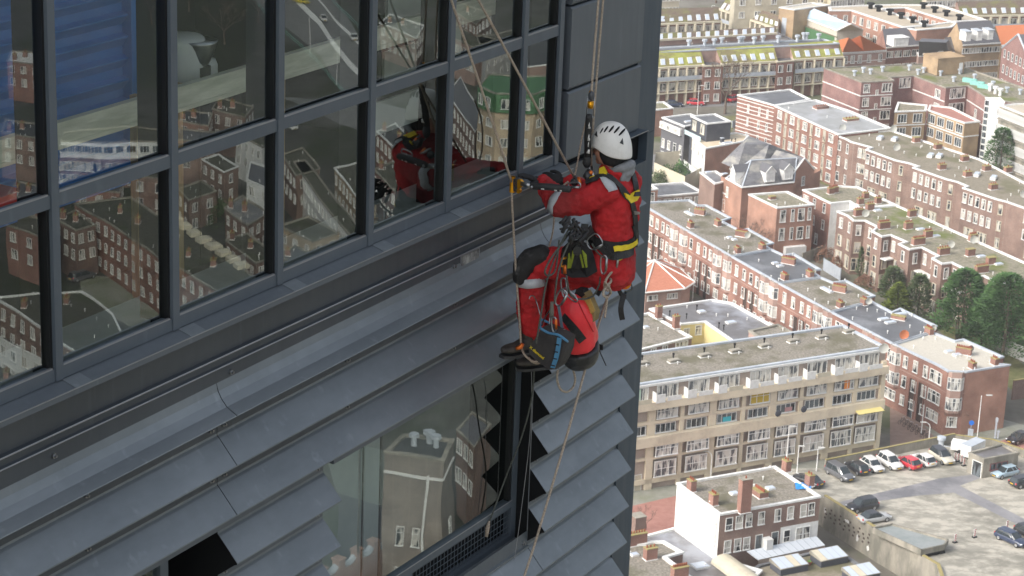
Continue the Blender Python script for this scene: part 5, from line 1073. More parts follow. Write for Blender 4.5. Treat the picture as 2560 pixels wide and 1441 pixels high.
# ============================================================ STREET FURNITURE
def lamp(base, z, h, arm, label, az=0.0, bend=False, ref=False):
    P = (atR if ref else at)(*base, z); r = thing('street_lamp', label, 'street lamp', P, az, 'street lamps')
    if bend: pts = [(0, 0, 0), (0, 0, h*.8), (.15, 0, h*.92), (.6, 0, h), (arm, 0, h+.02)]
    else: pts = [(0, 0, 0), (0, 0, h*.5), (0, 0, h)]
    rad = [.085, .07, .06, .05, .045] if bend else [.09, .07, .055]
    link('pole', MB().sweep(pts, rad, 8).mesh('pole', WHT), r)
    link('lamp_head', MB().box(arm-.6 if arm > 0 else 0, arm+.25, -.14, .14, h-.03, h+.09).mesh('lamp_head', mat('lamp_housing', (.55, .55, .52), .5) if 'lh' not in M else M['lh']), r)
lamp((2441, 1112), .1, 7.6, 1.3, 'tallest street lamp behind the white trailers', .1); lamp((2303, 1084), .1, 4.5, -.3, 'short street lamp beside the parked bicycles', 2.9)
lamp((2321, 1112), .1, 3.4, 1.2, 'bent neck street lamp rising over the parapet', math.pi, True); lamp((1776, 1200), .1, 4.2, 1.3, 'bent neck street lamp in front of the flats above the brick house', math.pi, True)
lamp((1966, 1156), DZ, 5.2, .6, 'slim lamp post in front of the flats beside the tall chimney', .2); lamp((2041, 1178), DZ, 3.4, .6, 'slim post at the left end of the parking row', 0); lamp((1992, 1185), DZ, 4.0, .5, 'slim lamp post behind the black saloon', 0)
lamp((1743, 286), 0, 6.5, .8, 'white mast in front of the red hatchback in the distance', .2); lamp((1683, 250), 0, 5.0, .7, 'white mast beside the tower near the distant cars', .3); lamp((1731, 757), 0, 5.6, -.5, 'street lamp right of the red tiled pavilion', .2)
lamp((1776, 72), 0, 6, .6, 'far white lamp post in front of the brown tiled flats', .1)
# kiosk, trailers, boards
K = BLD('parking_kiosk', 'small concrete kiosk with wet flat roof on the car park', 'kiosk', [(2422, 1131), (2460, 1147), (2547, 1131), (2506, 1109)], DZ+2.9, M['conc'], M['bitwet'], trim=M['conc'], z0=DZ, tw=.25)
K.win(1, [.45], DZ+1.45, 3.0, 1.0, 'w', fm=mat('maroon_frame', (.16, .06, .06), .6), gm=M['glass_dk']); K.door(0, .62, 1.5, 2.1, z0=DZ)
def trailer(a, b_, z, w, h, label, col=None):
    A_, B2_ = at(*a, z), at(*b_, z); c = (A_+B2_)/2; d = B2_-A_; L = d.length
    r = thing('box_trailer', label, 'trailer', c, math.atan2(d.y, d.x), 'white trailers by the kiosk')
    link('box', MB().prism([(-L/2, -w/2), (L/2, -w/2), (L/2, w/2), (-L/2, w/2)], .45, h, bot=True).mesh('box', WHT), r); link('roof', MB().box(-L/2-.03, L/2+.03, -w/2-.03, w/2+.03, h, h+.08).mesh('roof', M['zinc'] if col is None else col), r)
    for s_ in (-1, 1): link('wheel', MB().sweep([(0, s_*w/2-.1, .33), (0, s_*w/2+.1, .33)], .33, 14).mesh('wheel', M['tyre']), r)
    link('drawbar', MB().sweep([(L/2, 0, .5), (L/2+1.1, 0, .5)], .05, 5).mesh('drawbar', M['zinc']), r)
trailer((2425, 1135), (2378, 1127), DZ, 1.6, 1.5, 'low white box trailer nearest the parapet', WHT); trailer((2448, 1133), (2412, 1150), DZ, 1.6, 2.1, 'taller grey sided white trailer touching the kiosk')
bm_ = mat('red_stripe_paint', (.62, .04, .03), .5)
def board(p, label, z=DZ):
    r = thing('barrier_board', label, 'barrier board', at(*p, z), RC+.1, 'red and white barrier boards')
    link('board', MB().box(-.16, .16, -.03, .03, .15, 1.15).mesh('board', WHT), r); b = MB()
    for k in range(4): z0 = .2+k*.25; b.add([(-.155, -.034, z0), (.155, -.034, z0+.12), (.155, -.034, z0+.23), (-.155, -.034, z0+.11)], [(0, 1, 2, 3)])
    link('stripes', b.mesh('stripes', bm_), r); link('foot', MB().box(-.3, .3, -.2, .2, 0, .14).mesh('foot', M['tyre']), r)
for p, l_ in (((2387, 1152), 'leftmost barrier board beside the cream car'), ((2394, 1154), 'second barrier board from the cream car'), ((2403, 1158), 'third barrier board, in front of the trailer'), ((2409, 1165), 'nearest barrier board to the kiosk door'),
   ((2387, 1357), 'lone barrier board right of the ramp canopy'), ((2436, 1344), 'lone barrier board on the open deck between canopy and blue estate'), ((2517, 1323), 'lone barrier board behind the blue estate car')): board(p, l_)
vm_ = thing('roof_ventilator', 'round metal ventilator on the parapet wall behind the cream car', 'ventilator', at(2352, 1116, DZ)); link('drum', MB().sweep([(0, 0, 0), (0, 0, .9), (0, 0, 1.0), (0, 0, 1.4), (0, 0, 1.5)], [.4, .4, .62, .62, .3], 16).mesh('drum', M['zinc']), vm_)
sg = thing('parking_sign', 'grey column with round blue sign on the pavement by the corner house', 'sign', at(2424, 1104, .1)); link('column', MB().box(-.35, .35, -.2, .2, 0, 1.9).mesh('column', M['zinc']), sg); link('blue_disc', MB().sweep([(0, -.06, 2.9), (0, 0, 2.9)], .38, 18).mesh('blue_disc', mat('blue_sign', (.02, .16, .62), .5)), sg); link('post', MB().sweep([(0, .02, 0), (0, .02, 3.2)], .05, 6).mesh('post', M['zinc']), sg)
for p, h, l_ in (((2494, 1096), 1.2, 'short grey bollard box on the pavement by the brick wall'), ((2487, 1096), 3.2, 'thin grey sign post on the pavement by the brick wall')): solo(MB().box(-.12, .12, -.1, .1, 0, h).box(-.2, .2, -.14, -.11, h*.8, h), 'sign_post', M['zinc'], l_, 'post', o=Vector((0, 0, 0))).location = at(*p, .1)
# bicycles
def bike():
    r = thing('bicycle', 'x', 'bicycle', (0, 0, 0), 0, 'parked bicycles')
    for x in (-.52, .52): w = MB().sweep([(x+math.cos(a)*.33, 0, .34+math.sin(a)*.33) for a in [2*math.pi*k/16 for k in range(16)]], .025, 5, closed=True); link('wheel', w.mesh('wheel', M['tyre']), r)
    f = MB(); [f.sweep(p, .022, 5) for p in ([(-.52, 0, .34), (-.15, 0, .85)], [(-.15, 0, .85), (-.08, 0, .3)], [(-.08, 0, .3), (.4, 0, .85)], [(-.15, 0, .78), (.4, 0, .88)], [(.4, 0, 1.0), (.52, 0, .34)], [(-.08, 0, .3), (-.52, 0, .34)])]; link('frame', f.mesh('frame', M['trimblk']), r)
    link('handlebar', MB().sweep([(.3, -.28, 1.0), (.4, 0, 1.02), (.3, .28, 1.0)], .02, 5).mesh('handlebar', M['zinc']), r); link('saddle', MB().ell((-.18, 0, .92), (.14, .08, .04), None, 8, 5).mesh('saddle', M['tyre']), r); return r
bk0 = bike(); bl_ = ['leftmost bicycle in the row on the pavement by the terrace', 'second bicycle from the left in the pavement row', 'third bicycle from the left in the pavement row', 'fourth bicycle, middle of the pavement row', 'fifth bicycle from the left in the pavement row', 'sixth bicycle, beside the short street lamp', 'rightmost bicycle, past the short street lamp']
for i, l_ in enumerate(bl_):
    o = bk0 if i == 0 else copy_tree(bk0); o['label'] = l_; o.location = at(2254+i*10.5, 1060+i*6.4, .02); o.rotation_euler = (0, .08, RC+.2+(i % 3)*.12)
# garden walls and fences
def gfence(p0, p1, h, label, m=WHT, z=0, name='garden_fence'):
    a, b_ = at(*p0, z), at(*p1, z); d = b_-a; L = d.length; r = thing(name, label, 'fence', a, math.atan2(d.y, d.x), 'garden fences')
    link('boards', MB().box(0, L, -.03, .03, z, h).mesh('boards', m), r); n_ = max(2, int(L/2))
    pm_ = MB().box(-.06, .06, -.07, .07, 0, h+.1).mesh('post', m)
    for k in range(n_+1): link('post', pm_, r, (L*k/n_, 0, 0))
gfence((2058, 676), (2100, 702), 2.2, 'pale board fence just behind the terrace parapet', M['zinc']); gfence((2005, 660), (2060, 640), 2, 'long garden fence left of the bare shrubs', M['conc']); gfence((2330, 830), (2400, 800), 1.6, 'low garden fence below the conifers', M['conc']); gfence((2480, 870), (2560, 905), 2.4, 'white garden wall beside the end house', WHT)
gfence((1600, 458), (1700, 440), 1.3, 'low white wall behind the green bushes', WHT); gfence((1880, 300), (1830, 320), 1.5, 'blue grey railing beside the striped block', M['zinc'])
wallseg([at(2529, 1000, 0), at(2620, 985, 0)], 0, 3.2, .3, 'garden_wall', M['bk_brown'], 'brown brick garden wall with blue door at the right edge', 'wall')
# ============================================================ TREES
M['leaf_dk'] = mat('dark_conifer_needles', (.042, .098, .034), .9, col2=(.10, .19, .06), scale=.9, detail=6, spec=.2); M['leaf_yl'] = mat('yellow_green_needles', (.10, .14, .02), .9, col2=(.20, .25, .05), scale=.9, detail=6, spec=.2)
M['leaf_md'] = mat('olive_leaves', (.06, .09, .04), .9, col2=(.12, .16, .07), scale=.8, detail=6, spec=.2); M['bark'] = mat('bark', (.085, .062, .045), .95, col2=(.13, .10, .075), scale=3); M['twig'] = mat('bare_twigs', (.16, .12, .095), .95, col2=(.11, .085, .065), scale=2)
def conifer(base, h, w, mt, label, seed, z=0, shape=1.0, trunk=.12, n=2600, ls=.42):
    rr = random.Random(seed); r = thing('conifer_tree', label, 'tree', at(*base, z), 0, 'evergreen trees'); lf = MB()
    lobes = [(rr.uniform(0, 6.28), rr.uniform(.02, .95), rr.uniform(.62, 1.22)) for _ in range(40)]
    for k in range(n):
        t = rr.random()**.8; t0 = trunk+(1-trunk)*t; a = rr.uniform(0, 6.283)
        R = w/2*((1-t)**(.62*shape))*min(1, (t+.12)*4)
        for la, lt, ls_ in lobes:
            dd = abs(math.atan2(math.sin(a-la), math.cos(a-la)))
            if dd < .42 and abs(t-lt) < .08: R *= ls_
        rad = R*(.50+.5*rr.random()**.45); p = Vector((math.cos(a)*rad, math.sin(a)*rad, h*t0+rr.uniform(-.1, .1)*h*.2))
        o = Vector((math.cos(a), math.sin(a), rr.uniform(-.15, .5))).normalized(); s_ = o.cross(Vector((0, 0, 1))).normalized(); s2 = (s_*rr.uniform(.4, 1)+Vector((0, 0, rr.uniform(-.5, .5)))).normalized()
        l_ = ls*rr.uniform(.6, 1.3); lf.add([p-o*l_*.4, p+s2*l_*.32, p+o*l_+Vector((0, 0, .12*l_)), p-s2*l_*.32], [(0, 1, 2, 3)])
    o_ = link('crown', lf.mesh('crown', mt, fix=False), r); tk = MB().sweep([(0, 0, 0), (.1, 0, h*.4), (0, 0, h*.95)], [h*.022, h*.016, .04], 7)
    if trunk > .15: [tk.sweep([(math.cos(k)*.5, math.sin(k)*.5, 0), (math.cos(k)*.9, math.sin(k)*.9, h*.35)], [h*.014, h*.008], 6) for k in range(4)]
    link('trunk', tk.mesh('trunk', M['bark']), r); return r
conifer((2398, 868), 13.0, 11.5, M['leaf_dk'], 'big dark green conifer with several bare stems behind the cream roof', 1, trunk=.22, shape=.7, n=9000)
conifer((2505, 905), 14.5, 14, M['leaf_dk'], 'largest green conifer at the right edge', 2, trunk=.12, shape=.7, n=11000); conifer((2450, 880), 10.5, 8, M['leaf_dk'], 'lower green conifer filling the gap between the two biggest conifers', 18, shape=.7, n=4500); conifer((2580, 880), 13.0, 9, M['leaf_dk'], 'green conifer cut by the right edge', 8, shape=.8, n=3500)
conifer((2238, 812), 7.2, 6.4, M['leaf_yl'], 'small yellow green conifer behind the grey roofed terrace', 3, n=3000); conifer((2290, 812), 8.6, 5.4, M['leaf_md'], 'dull green tree right of the yellow green conifer', 4, shape=.55, n=2600)
conifer((2228, 760), 6.5, 5, M['leaf_md'], 'dull green tree behind the yellow green conifer', 5, shape=.5); conifer((2352, 790), 7.4, 4.6, M['leaf_md'], 'olive green tree left of the big conifer', 6, shape=.5); conifer((2497, 440), 10, 7.5, M['leaf_dk'], 'dark pine in front of the white stair tower', 7, shape=.6, n=3000)
conifer((2148, 700), 6.0, 1.6, M['leaf_md'], 'narrow ivy column against the back of the terrace', 9, n=800, ls=.3)
def bush(base, h, w, mt, label, seed, n=900, ref=False, ls=.35, z=0, name='bush'):
    rr = random.Random(seed); P = (atR if ref else at)(*base, z); lf = MB()
    for k in range(n):
        a = rr.uniform(0, 6.283); ph = rr.uniform(-.1, 1.5); q = (.55+.45*rr.random()**.5)*(1+.18*math.sin(3*a+seed)); p = Vector((math.cos(a)*math.cos(ph)*w/2*q, math.sin(a)*math.cos(ph)*w/2*q, max(.05, math.sin(ph)*h*q)))
        d = Vector((rr.gauss(0, 1), rr.gauss(0, 1), rr.gauss(0, 1))).normalized(); e = d.orthogonal().normalized(); lf.add([p-d*ls*.5, p+e*ls*.3, p+d*ls*.5, p-e*ls*.3], [(0, 1, 2, 3)])
    o = link(name, lf.mesh(name, mt, fix=False), None, P); tag(o, label, 'bush', 'garden bushes'); return o
for i, (p, w, h, mt, l_) in enumerate((((1645, 470), 6, 3.2, 'leaf_md', 'leftmost green bush behind the low white wall'), ((1672, 462), 6, 3.6, 'leaf_md', 'middle green bush behind the low white wall'), ((1700, 458), 5, 4.2, 'leaf_dk', 'darkest green bush beside the brown brick house'), ((1610, 478), 5, 3, 'leaf_md', 'green bush touching the tower edge'))): bush(p, h, w, M[mt], l_, i, 1300)
M['rust'] = mat('rust_brown_shrub', (.17, .085, .055), .95, col2=(.25, .14, .09), scale=2); M['olive'] = mat('olive_grass', (.10, .115, .035), .95, col2=(.17, .16, .07), scale=1)
for i, (p, w, h, l_) in enumerate((((2062, 650), 5, 2.2, 'rust brown shrub in the garden behind the puddled terrace'), ((2096, 668), 4, 2.0, 'rust brown shrub right of the pale fence'), ((2160, 722), 5, 2.2, 'rust brown shrub below the ivy column'), ((1990, 622), 4, 2.2, 'rust brown shrub beside the white garden extension'), ((2335, 775), 4, 4.5, 'brown bare shrub between the green trees'))): bush(p, h, w, M['rust'], l_, i+20, 900, ls=.28)
def bare(base, h, w, label, seed, z=0, m='twig', n0=5, ref=False):
    rr = random.Random(seed); r = thing('bare_tree', label, 'tree', (atR if ref else at)(*base, z), 0, 'bare winter trees'); tk, br = MB(), MB()
    tk.sweep([(0, 0, 0), (.05, 0, h*.18), (0, .05, h*.32)], [h*.028, h*.02, h*.016], 6)
    def grow(p, d, l, rad, dep):
        q = p+d*l; br.sweep([p, (p+q)/2+Vector((rr.gauss(0, .04), rr.gauss(0, .04), 0))*l, q], [rad, rad*.8, rad*.6], 4, cap=False)
        if dep == 0: return
        for _ in range(3 if dep > 1 else 4):
            nd = (d+Vector((rr.gauss(0, .42), rr.gauss(0, .42), rr.gauss(.12, .25)))*(1.0)).normalized(); grow(q, nd, l*rr.uniform(.6, .85), rad*.6, dep-1)
    for k in range(n0): a = 6.283*k/n0+rr.uniform(-.3, .3); grow(Vector((0, 0, h*.3)), Vector((math.cos(a)*w/h, math.sin(a)*w/h, 1)).normalized(), h*.26, h*.010, 4)
    link('trunk', tk.mesh('trunk', M[m], fix=False), r); link('branches', br.mesh('branches', M[m], fix=False), r)
bare((1812, 285), 13, 9, 'large bare tree in front of the middle moss roofed flats', 1); bare((1868, 640), 7, 6, 'bare tree between the terrace and the gravel roofed brick box', 2); bare((1614, 1326), 3.2, 3.2, 'small bare tree on the red street below the flats', 3, m='bark', n0=4)
bare((2371, 1086), 4.6, 4, 'small bare street tree in front of the corner house', 4, m='bark', n0=4); bare((2560, 1165), 5, 4, 'small bare tree at the right edge beside the kiosk', 5, m='bark', n0=4); bare((1895, 645), 6, 5, 'second bare tree beside the orange brick wall', 6)
bare((2230, 480), 9, 6, 'bare tree in front of the long brown brick terrace', 7); bare((2340, 530), 7, 5, 'bare street tree by the tan roofed terrace', 8); bare((2440, 580), 7, 5, 'bare street tree further right by the tan roofed terrace', 9); bare((2245, 175), 9, 6, 'bare tree behind the purple flats', 10)
bare((1880, 62), 12, 12, 'bare tree crown in front of the far diagonal brown roof', 11); bare((1925, 70), 12, 10, 'second bare tree in front of the far diagonal brown roof', 12); bare((1790, 8), 12, 14, 'bare tree beside the far flats at the top', 13); bare((2420, 165), 10, 6, 'bare tree in front of the big slate roofed school', 14)
sheet([(1560, 300), (1840, 290), (1830, 330), (1600, 350)], .016, 'lawn', M['olive']); sheet([(2300, 790), (2560, 1000), (2620, 960), (2480, 850)], .012, 'lawn', M['olive']); sheet([(1985, 430), (2100, 480), (2160, 460), (2060, 420)], .014, 'lawn', M['olive'])
# ============================================================ THE ROPE ACCESS WORKER
from mathutils.bvhtree import BVHTree
M['redcloth'] = mat('red_coverall_cloth', (.56, .018, .022), .8, col2=(.38, .010, .014), scale=6, detail=9, bump=.6, bscale=26, col3=(.30, .026, .026), s3=2.6)
M['redpvc'] = mat('red_tarpaulin_pvc', (.86, .045, .055), .36, col2=(.74, .03, .04), scale=5, bump=.15, bscale=9)
M['blackcloth'] = mat('black_fabric', (.012, .012, .013), .8, col2=(.022, .022, .023), scale=9, bump=.3, bscale=40)
M['blackweb'] = mat('black_webbing', (.016, .017, .018), .6, col2=(.028, .029, .03), scale=30, bump=.3, bscale=90)
M['blackpvc'] = mat('black_pvc', (.022, .023, .025), .35, col2=(.05, .052, .056), scale=6, bump=.3, bscale=9)
M['kneepad'] = mat('dusty_black_knee_cloth', (.018, .018, .018), .75, col2=(.17, .17, .165), scale=9, lo=.52, hi=.80, detail=8, bump=.4, bscale=20)
M['reflect'] = mat('silver_reflective_tape', (.50, .52, .54), .35, col2=(.40, .42, .44), scale=20)
M['yellow2'] = mat('yellow_webbing', (.80, .62, .02), .55, col2=(.68, .50, .02), scale=15)
M['lime'] = mat('lime_mesh_padding', (.34, .40, .04), .8, col2=(.24, .30, .03), scale=60, bump=.4, bscale=90)
M['gold'] = mat('gold_anodised_metal', (.80, .38, .02), .28, .85, col2=(.70, .30, .02), scale=8)
M['orange'] = mat('orange_anodised_metal', (.72, .17, .03), .3, .6)
M['rope'] = mat('tan_kernmantle_rope', (.50, .42, .33), .8, col2=(.30, .24, .19), scale=120, detail=2, bump=.5, bscale=160, lo=.45, hi=.6)
M['ropedk'] = mat('dark_grey_rope', (.045, .048, .045), .8, col2=(.10, .11, .09), scale=120, detail=2)
M['shell'] = mat('white_helmet_shell', (.80, .79, .75), .38, col2=(.62, .60, .55), scale=14, lo=.50, hi=.85, detail=9, coat=.1)
M['skin'] = mat('skin', (.46, .24, .16), .55, col2=(.38, .18, .12), scale=12)
M['hood'] = mat('grey_hood_cloth', (.26, .27, .28), .85, col2=(.19, .20, .21), scale=14, bump=.4, bscale=40)
M['khaki'] = mat('khaki_canvas', (.30, .22, .09), .85, col2=(.20, .15, .07), scale=10, bump=.3, bscale=60)
M['bluetape'] = mat('blue_webbing', (.09, .28, .46), .6, col2=(.07, .21, .36), scale=12)
M['boot'] = mat('scuffed_boot_leather', (.035, .030, .027), .6, col2=(.085, .075, .065), scale=9, bump=.4, bscale=20)
_L3 = L3
def L3(px, py, n=0.0): t = max(0, min(1, (n-.15)/.27)); return _L3(px, py, n+.205*t*t*(3-2*t))
CAML = Vector((0, -DF, 0))
def mv(p): return CAML+(Vector(p)-CAML)*.970
def rdir(px, py): d = ray(px, py); return Vector((d.dot(S_), -d.dot(N_), d.z)).normalized()
WO = Vector((13.25, -.30, -5.42))
PER = thing('person', 'rope worker in red coveralls and white helmet, sitting in a harness, hands on the sill', 'person', F2W(WO), FROT)
def wpart(mb, name, m, parent=None, smooth=True, voxel=None, sub=0, disp=None, parentoff=None):
    o = link(name, mb.mesh(name, m, smooth, WO if parentoff is None else parentoff), parent or PER)
    if voxel:
        r = o.modifiers.new('remesh', 'REMESH'); r.mode = 'VOXEL'; r.voxel_size = voxel; r.use_smooth_shade = True
        s = o.modifiers.new('smooth', 'SMOOTH'); s.factor = .6; s.iterations = 5
    if sub: s = o.modifiers.new('sub', 'SUBSURF'); s.levels = sub; s.render_levels = sub
    if disp:
        for sc, st in disp:
            t = bpy.data.textures.new('folds', 'CLOUDS'); t.noise_scale = sc; t.noise_depth = 2
            d = o.modifiers.new('folds', 'DISPLACE'); d.texture = t; d.strength = st; d.mid_level = .5; d.texture_coords = 'LOCAL'
    return o
def capsule(b, pts, rad, n=18, flat=None, m=0):
    P = [Vector(p) for p in pts]; b.sweep(P, rad, n, m, flat=flat)
    b.ell(P[0], (rad[0],)*3, None, n, 8, m); b.ell(P[-1], (rad[-1],)*3, None, n, 8, m)
V = Vector
# --- joints (facade frame)
TC = mv((13.50, -.535, 0))     # torso axis
neck = mv((13.50, -.515, -4.14)); Lsh = mv((13.325, -.545, -4.265)); Rsh = mv((13.69, -.53, -4.30))
Lel = L3(1402, 512, .34); Lwr = L3(1356, 458, .185); Rel = mv((13.66, -.34, -4.42)); Rwr = L3(1422, 456, .20)
Lhip = mv((13.42, -.49, -4.83)); Rhip = mv((13.62, -.49, -4.86)); Lkn = _L3(1330, 657, .27); Lan = _L3(1328, 822, .26)
Rkn = _L3(1392, 700, .34); Ran = _L3(1385, 850, .32)
HC_ = L3(1526, 371, .49)
# coverall
b = MB()
rings = []
for z, rx, ry, dy in [(z_*.970, a_, b2_, c_) for z_, a_, b2_, c_ in ((-5.00, .12, .10, .01), (-4.94, .175, .145, 0), (-4.84, .195, .155, 0), (-4.72, .175, .135, .0), (-4.60, .185, .135, 0), (-4.48, .20, .14, -.01), (-4.36, .205, .14, -.015), (-4.27, .185, .125, -.01), (-4.215, .14, .10, 0), (-4.17, .085, .08, 0))]:
    rings.append([TC+V((math.cos(a)*rx, math.sin(a)*ry+dy, z)) for a in [2*math.pi*k/28 for k in range(28)]])
b.loft(rings)
capsule(b, [Lsh, (Lsh+Lel)/2+V((-.01, -.015, -.005)), Lel], [.098, .103, .088]); capsule(b, [Lel, (Lel+Lwr)/2, Lwr], [.088, .075, .052])
capsule(b, [Rsh, Rel], [.095, .085]); capsule(b, [Rel, Rwr], [.08, .052])
capsule(b, [Lhip, (Lhip+Lkn)/2, Lkn], [.135, .118, .092]); capsule(b, [Lkn, (Lkn*.5+Lan*.5), Lan], [.092, .100, .085])
capsule(b, [Rhip, (Rhip+Rkn)/2, Rkn], [.13, .115, .09]); capsule(b, [Rkn, (Rkn+Ran)/2, Ran], [.09, .095, .08])
# collar
b.sweep([TC+V((math.cos(a)*.083, math.sin(a)*.083, -4.165*.970)) for a in [2*math.pi*k/20 for k in range(20)]], .028, 8, closed=True)
cov = wpart(b, 'coverall', M['redcloth'], voxel=.0085, disp=[(.09, .038), (.035, .018)])
bpy.context.view_layer.update(); dg = bpy.context.evaluated_depsgraph_get()
def bvh_of(objs, off):
    vs, fs = [], []
    for o in objs:
        me = o.evaluated_get(dg).to_mesh(); k = len(vs); vs += [v.co+off for v in me.vertices]; fs += [tuple(i+k for i in p.vertices) for p in me.polygons]
    return BVHTree.FromPolygons(vs, fs)
BV = bvh_of([cov], WO)
def hit(px, py, ex=.006, bv=None, n=.5):
    h = (bv or BV).ray_cast(CAML, rdir(px, py))
    if h[0] is None: return L3(px, py, n), V((-.5, -.8, .2)).normalized()
    nn = h[1]
    if nn.dot(rdir(px, py)) > 0: nn = -nn
    return h[0]+nn*ex, nn
def dens(pts, k=5):
    out = []
    for (a, b_) in zip(pts[:-1], pts[1:]): out += [tuple(a[i]+(b_[i]-a[i])*t/k for i in range(len(a))) for t in range(k)]
    return out+[pts[-1]]
def smoothl(P, it=2):
    for _ in range(it): P = [P[0]]+[(P[i-1]+P[i]*2+P[i+1])/4 for i in range(1, len(P)-1)]+[P[-1]]
    return P
def ribbon(px, w, th=.004, ex=.008, bv=None, m=0, b=None, n=.5, k=5):
    b = b or MB(); Q = [hit(x, y, ex, bv, n) for x, y in dens(px, k)]; P = smoothl([q[0] for q in Q]); N = smoothl([q[1] for q in Q], 3); rg = []
    for i, p in enumerate(P):
        t = (P[min(i+1, len(P)-1)]-P[max(i-1, 0)]).normalized(); nn = (N[i]-t*N[i].dot(t)).normalized(); s_ = t.cross(nn)*w/2
        rg.append([p-s_, p+s_, p+s_+nn*th, p-s_+nn*th])
    return b.loft(rg, m)
def patch(px, th=.01, ex=.006, bv=None, m=0, b=None, n=.5):
    b = b or MB(); Q = [hit(x, y, ex, bv, n) for x, y in px]; av = sum((q[1] for q in Q), V()).normalized()
    c = sum((q[0] for q in Q), V())/len(Q); r = [c+(q[0]-c)-av*(q[0]-c).dot(av)*.5 for q in Q]
    k = len(r); return b.add([p-av*th for p in r]+[p+av*th for p in r], [tuple(range(k-1, -1, -1)), tuple(range(k, 2*k))]+[(i, (i+1) % k, k+(i+1) % k, k+i) for i in range(k)], m)
# reflective tape
bnd = MB(); ribbon([(1294, 704), (1302, 708), (1320, 711), (1345, 708), (1366, 702)], .062, ex=.007, b=bnd, n=.1); wpart(bnd, 'reflective_band', M['reflect'])
bnd = MB(); ribbon([(1404, 474), (1388, 492), (1378, 512), (1376, 532)], .058, ex=.005, b=bnd); wpart(bnd, 'reflective_band', M['reflect'])
bnd = MB(); ribbon([(1509, 441), (1518, 454), (1529, 472), (1531, 478)], .075, ex=.006, b=bnd); wpart(bnd, 'reflective_band', M['reflect'])
# knee pad
kb = MB(); kn = (Lkn+V((0, .02, .02)))
capsule(kb, [_L3(1354, 638, .34), _L3(1327, 648, .28), _L3(1308, 670, .24), _L3(1302, 692, .23)], [.070, .078, .074, .058], 16); wpart(kb, 'knee_pad', M['kneepad'], voxel=.008, disp=[(.04, .012)])
# body: head, neck, with a face
b = MB(); b.ell(HC_+V((0, -.005, .01)), (.076, .098, .115), None, 20, 14); b.ell(HC_+V((0, .035, -.060)), (.055, .062, .062), None, 16, 10)
b.ell(HC_+V((0, .078, -.098)), (.026, .022, .022)); b.sweep([HC_+V((0, .092, -.005)), HC_+V((0, .112, -.028)), HC_+V((0, .118, -.040)), HC_+V((0, .095, -.046))], [.008, .012, .014, .009], 8)
b.ell(HC_+V((0, .088, -.068)), (.022, .014, .007)); b.ell(HC_+V((0, .088, -.080)), (.020, .014, .008)); b.ell(HC_+V((0, .088, .012)), (.052, .014, .009))
capsule(b, [HC_+V((0, -.01, -.05)), neck+V((0, .0, -.08))], [.056, .060]); b.ell(HC_+V((-.04, .07, -.035)), (.022, .022, .026))
body = wpart(b, 'body', M['skin'], voxel=.0045)
for sx in (-1, 1): e = MB().ell(HC_+V((sx*.031, .086, -.008)), (.013, .012, .010)); wpart(e, 'eye', M['blackcloth'])
# balaclava, hood, chin strap
b = MB(); b.ell(HC_+V((0, -.022, -.012)), (.084, .102, .118), None, 20, 14); b.ell(HC_+V((0, -.03, -.075)), (.072, .080, .045)); wpart(b, 'balaclava', M['blackcloth'], voxel=.006)
b = MB(); P = [mv((13.50, -.530, -4.150))+V((math.cos(a)*.082, math.sin(a)*.085-.012, -.030*math.sin(a))) for a in [2*math.pi*k/24 for k in range(24)]]
b.sweep(P, [.018+.018*max(0, -math.sin(2*math.pi*k/24)) for k in range(24)], 10, closed=True); b.ell(mv((13.50, -.628, -4.165)), (.066, .030, .038)); b.ell(mv((13.47, -.618, -4.200)), (.062, .026, .044)); wpart(b, 'hood', M['hood'], voxel=.006, disp=[(.04, .008)])
# helmet
HE = HC_+V((0, -.006, .025)); b = MB(); nu, nv = 44, 14; rg = []
def rimz(a):      # a=0 faces the wall (front)
    return -.022+.020*math.cos(2*a+math.pi)*0 -.050*(.5-.5*math.cos(a))-.012*(math.cos(a) > .72)+.022*math.exp(-((abs(a)-1.15)/.45)**2)
for j in range(nv+1):
    r_ = []
    for i in range(nu):
        a = 2*math.pi*i/nu; aa = math.atan2(math.sin(a), math.cos(a)); z0 = rimz(aa); t = j/nv; ph = t*math.pi/2
        rr = math.cos(ph)**.82 if j < nv else .0; z = z0+(.148-z0)*math.sin(ph)**.95
        br = 1+.12*math.exp(-(aa/.75)**2)*(1-t)**4
        r_.append(HE+V((math.sin(a)*.112*rr, math.cos(a)*.139*rr*br, z)))
    rg.append(r_)
b.loft(rg, cap=False); hel = wpart(b, 'helmet', M['shell'])
sm = hel.modifiers.new('thick', 'SOLIDIFY'); sm.thickness = .006; sm.offset = 1; sm = hel.modifiers.new('s', 'SUBSURF'); sm.levels = 1; sm.render_levels = 1
bpy.context.view_layer.update(); dg = bpy.context.evaluated_depsgraph_get(); BH = bvh_of([hel], WO)
for (x0, y0, x1, y1, w) in ((1500, 334, 1508, 320, .008), (1510, 331, 1520, 316, .010), (1522, 331, 1534, 315, .011), (1535, 333, 1548, 317, .012), (1547, 339, 1562, 322, .013)):
    v = MB(); Q = [hit(x0+(x1-x0)*t/4, y0+(y1-y0)*t/4, .0005, BH) for t in range(5)]; v.sweep([q[0] for q in Q], [w*.45, w*.9, w, w, w*.5], 8, flat=.35); wpart(v, 'helmet_vent', M['black'], hel, parentoff=WO)
for tri in ([(1487, 338), (1493, 329), (1494, 343)], [(1549, 358), (1556, 346), (1558, 362)]):
    v = MB(); patch(tri, .003, .002, BH, b=v); wpart(v, 'clip_socket', M['blackpvc'], hel, smooth=False, parentoff=WO)
v = MB(); ribbon([(1576, 352), (1583, 352)], .045, .006, .001, BH, b=v, k=2)
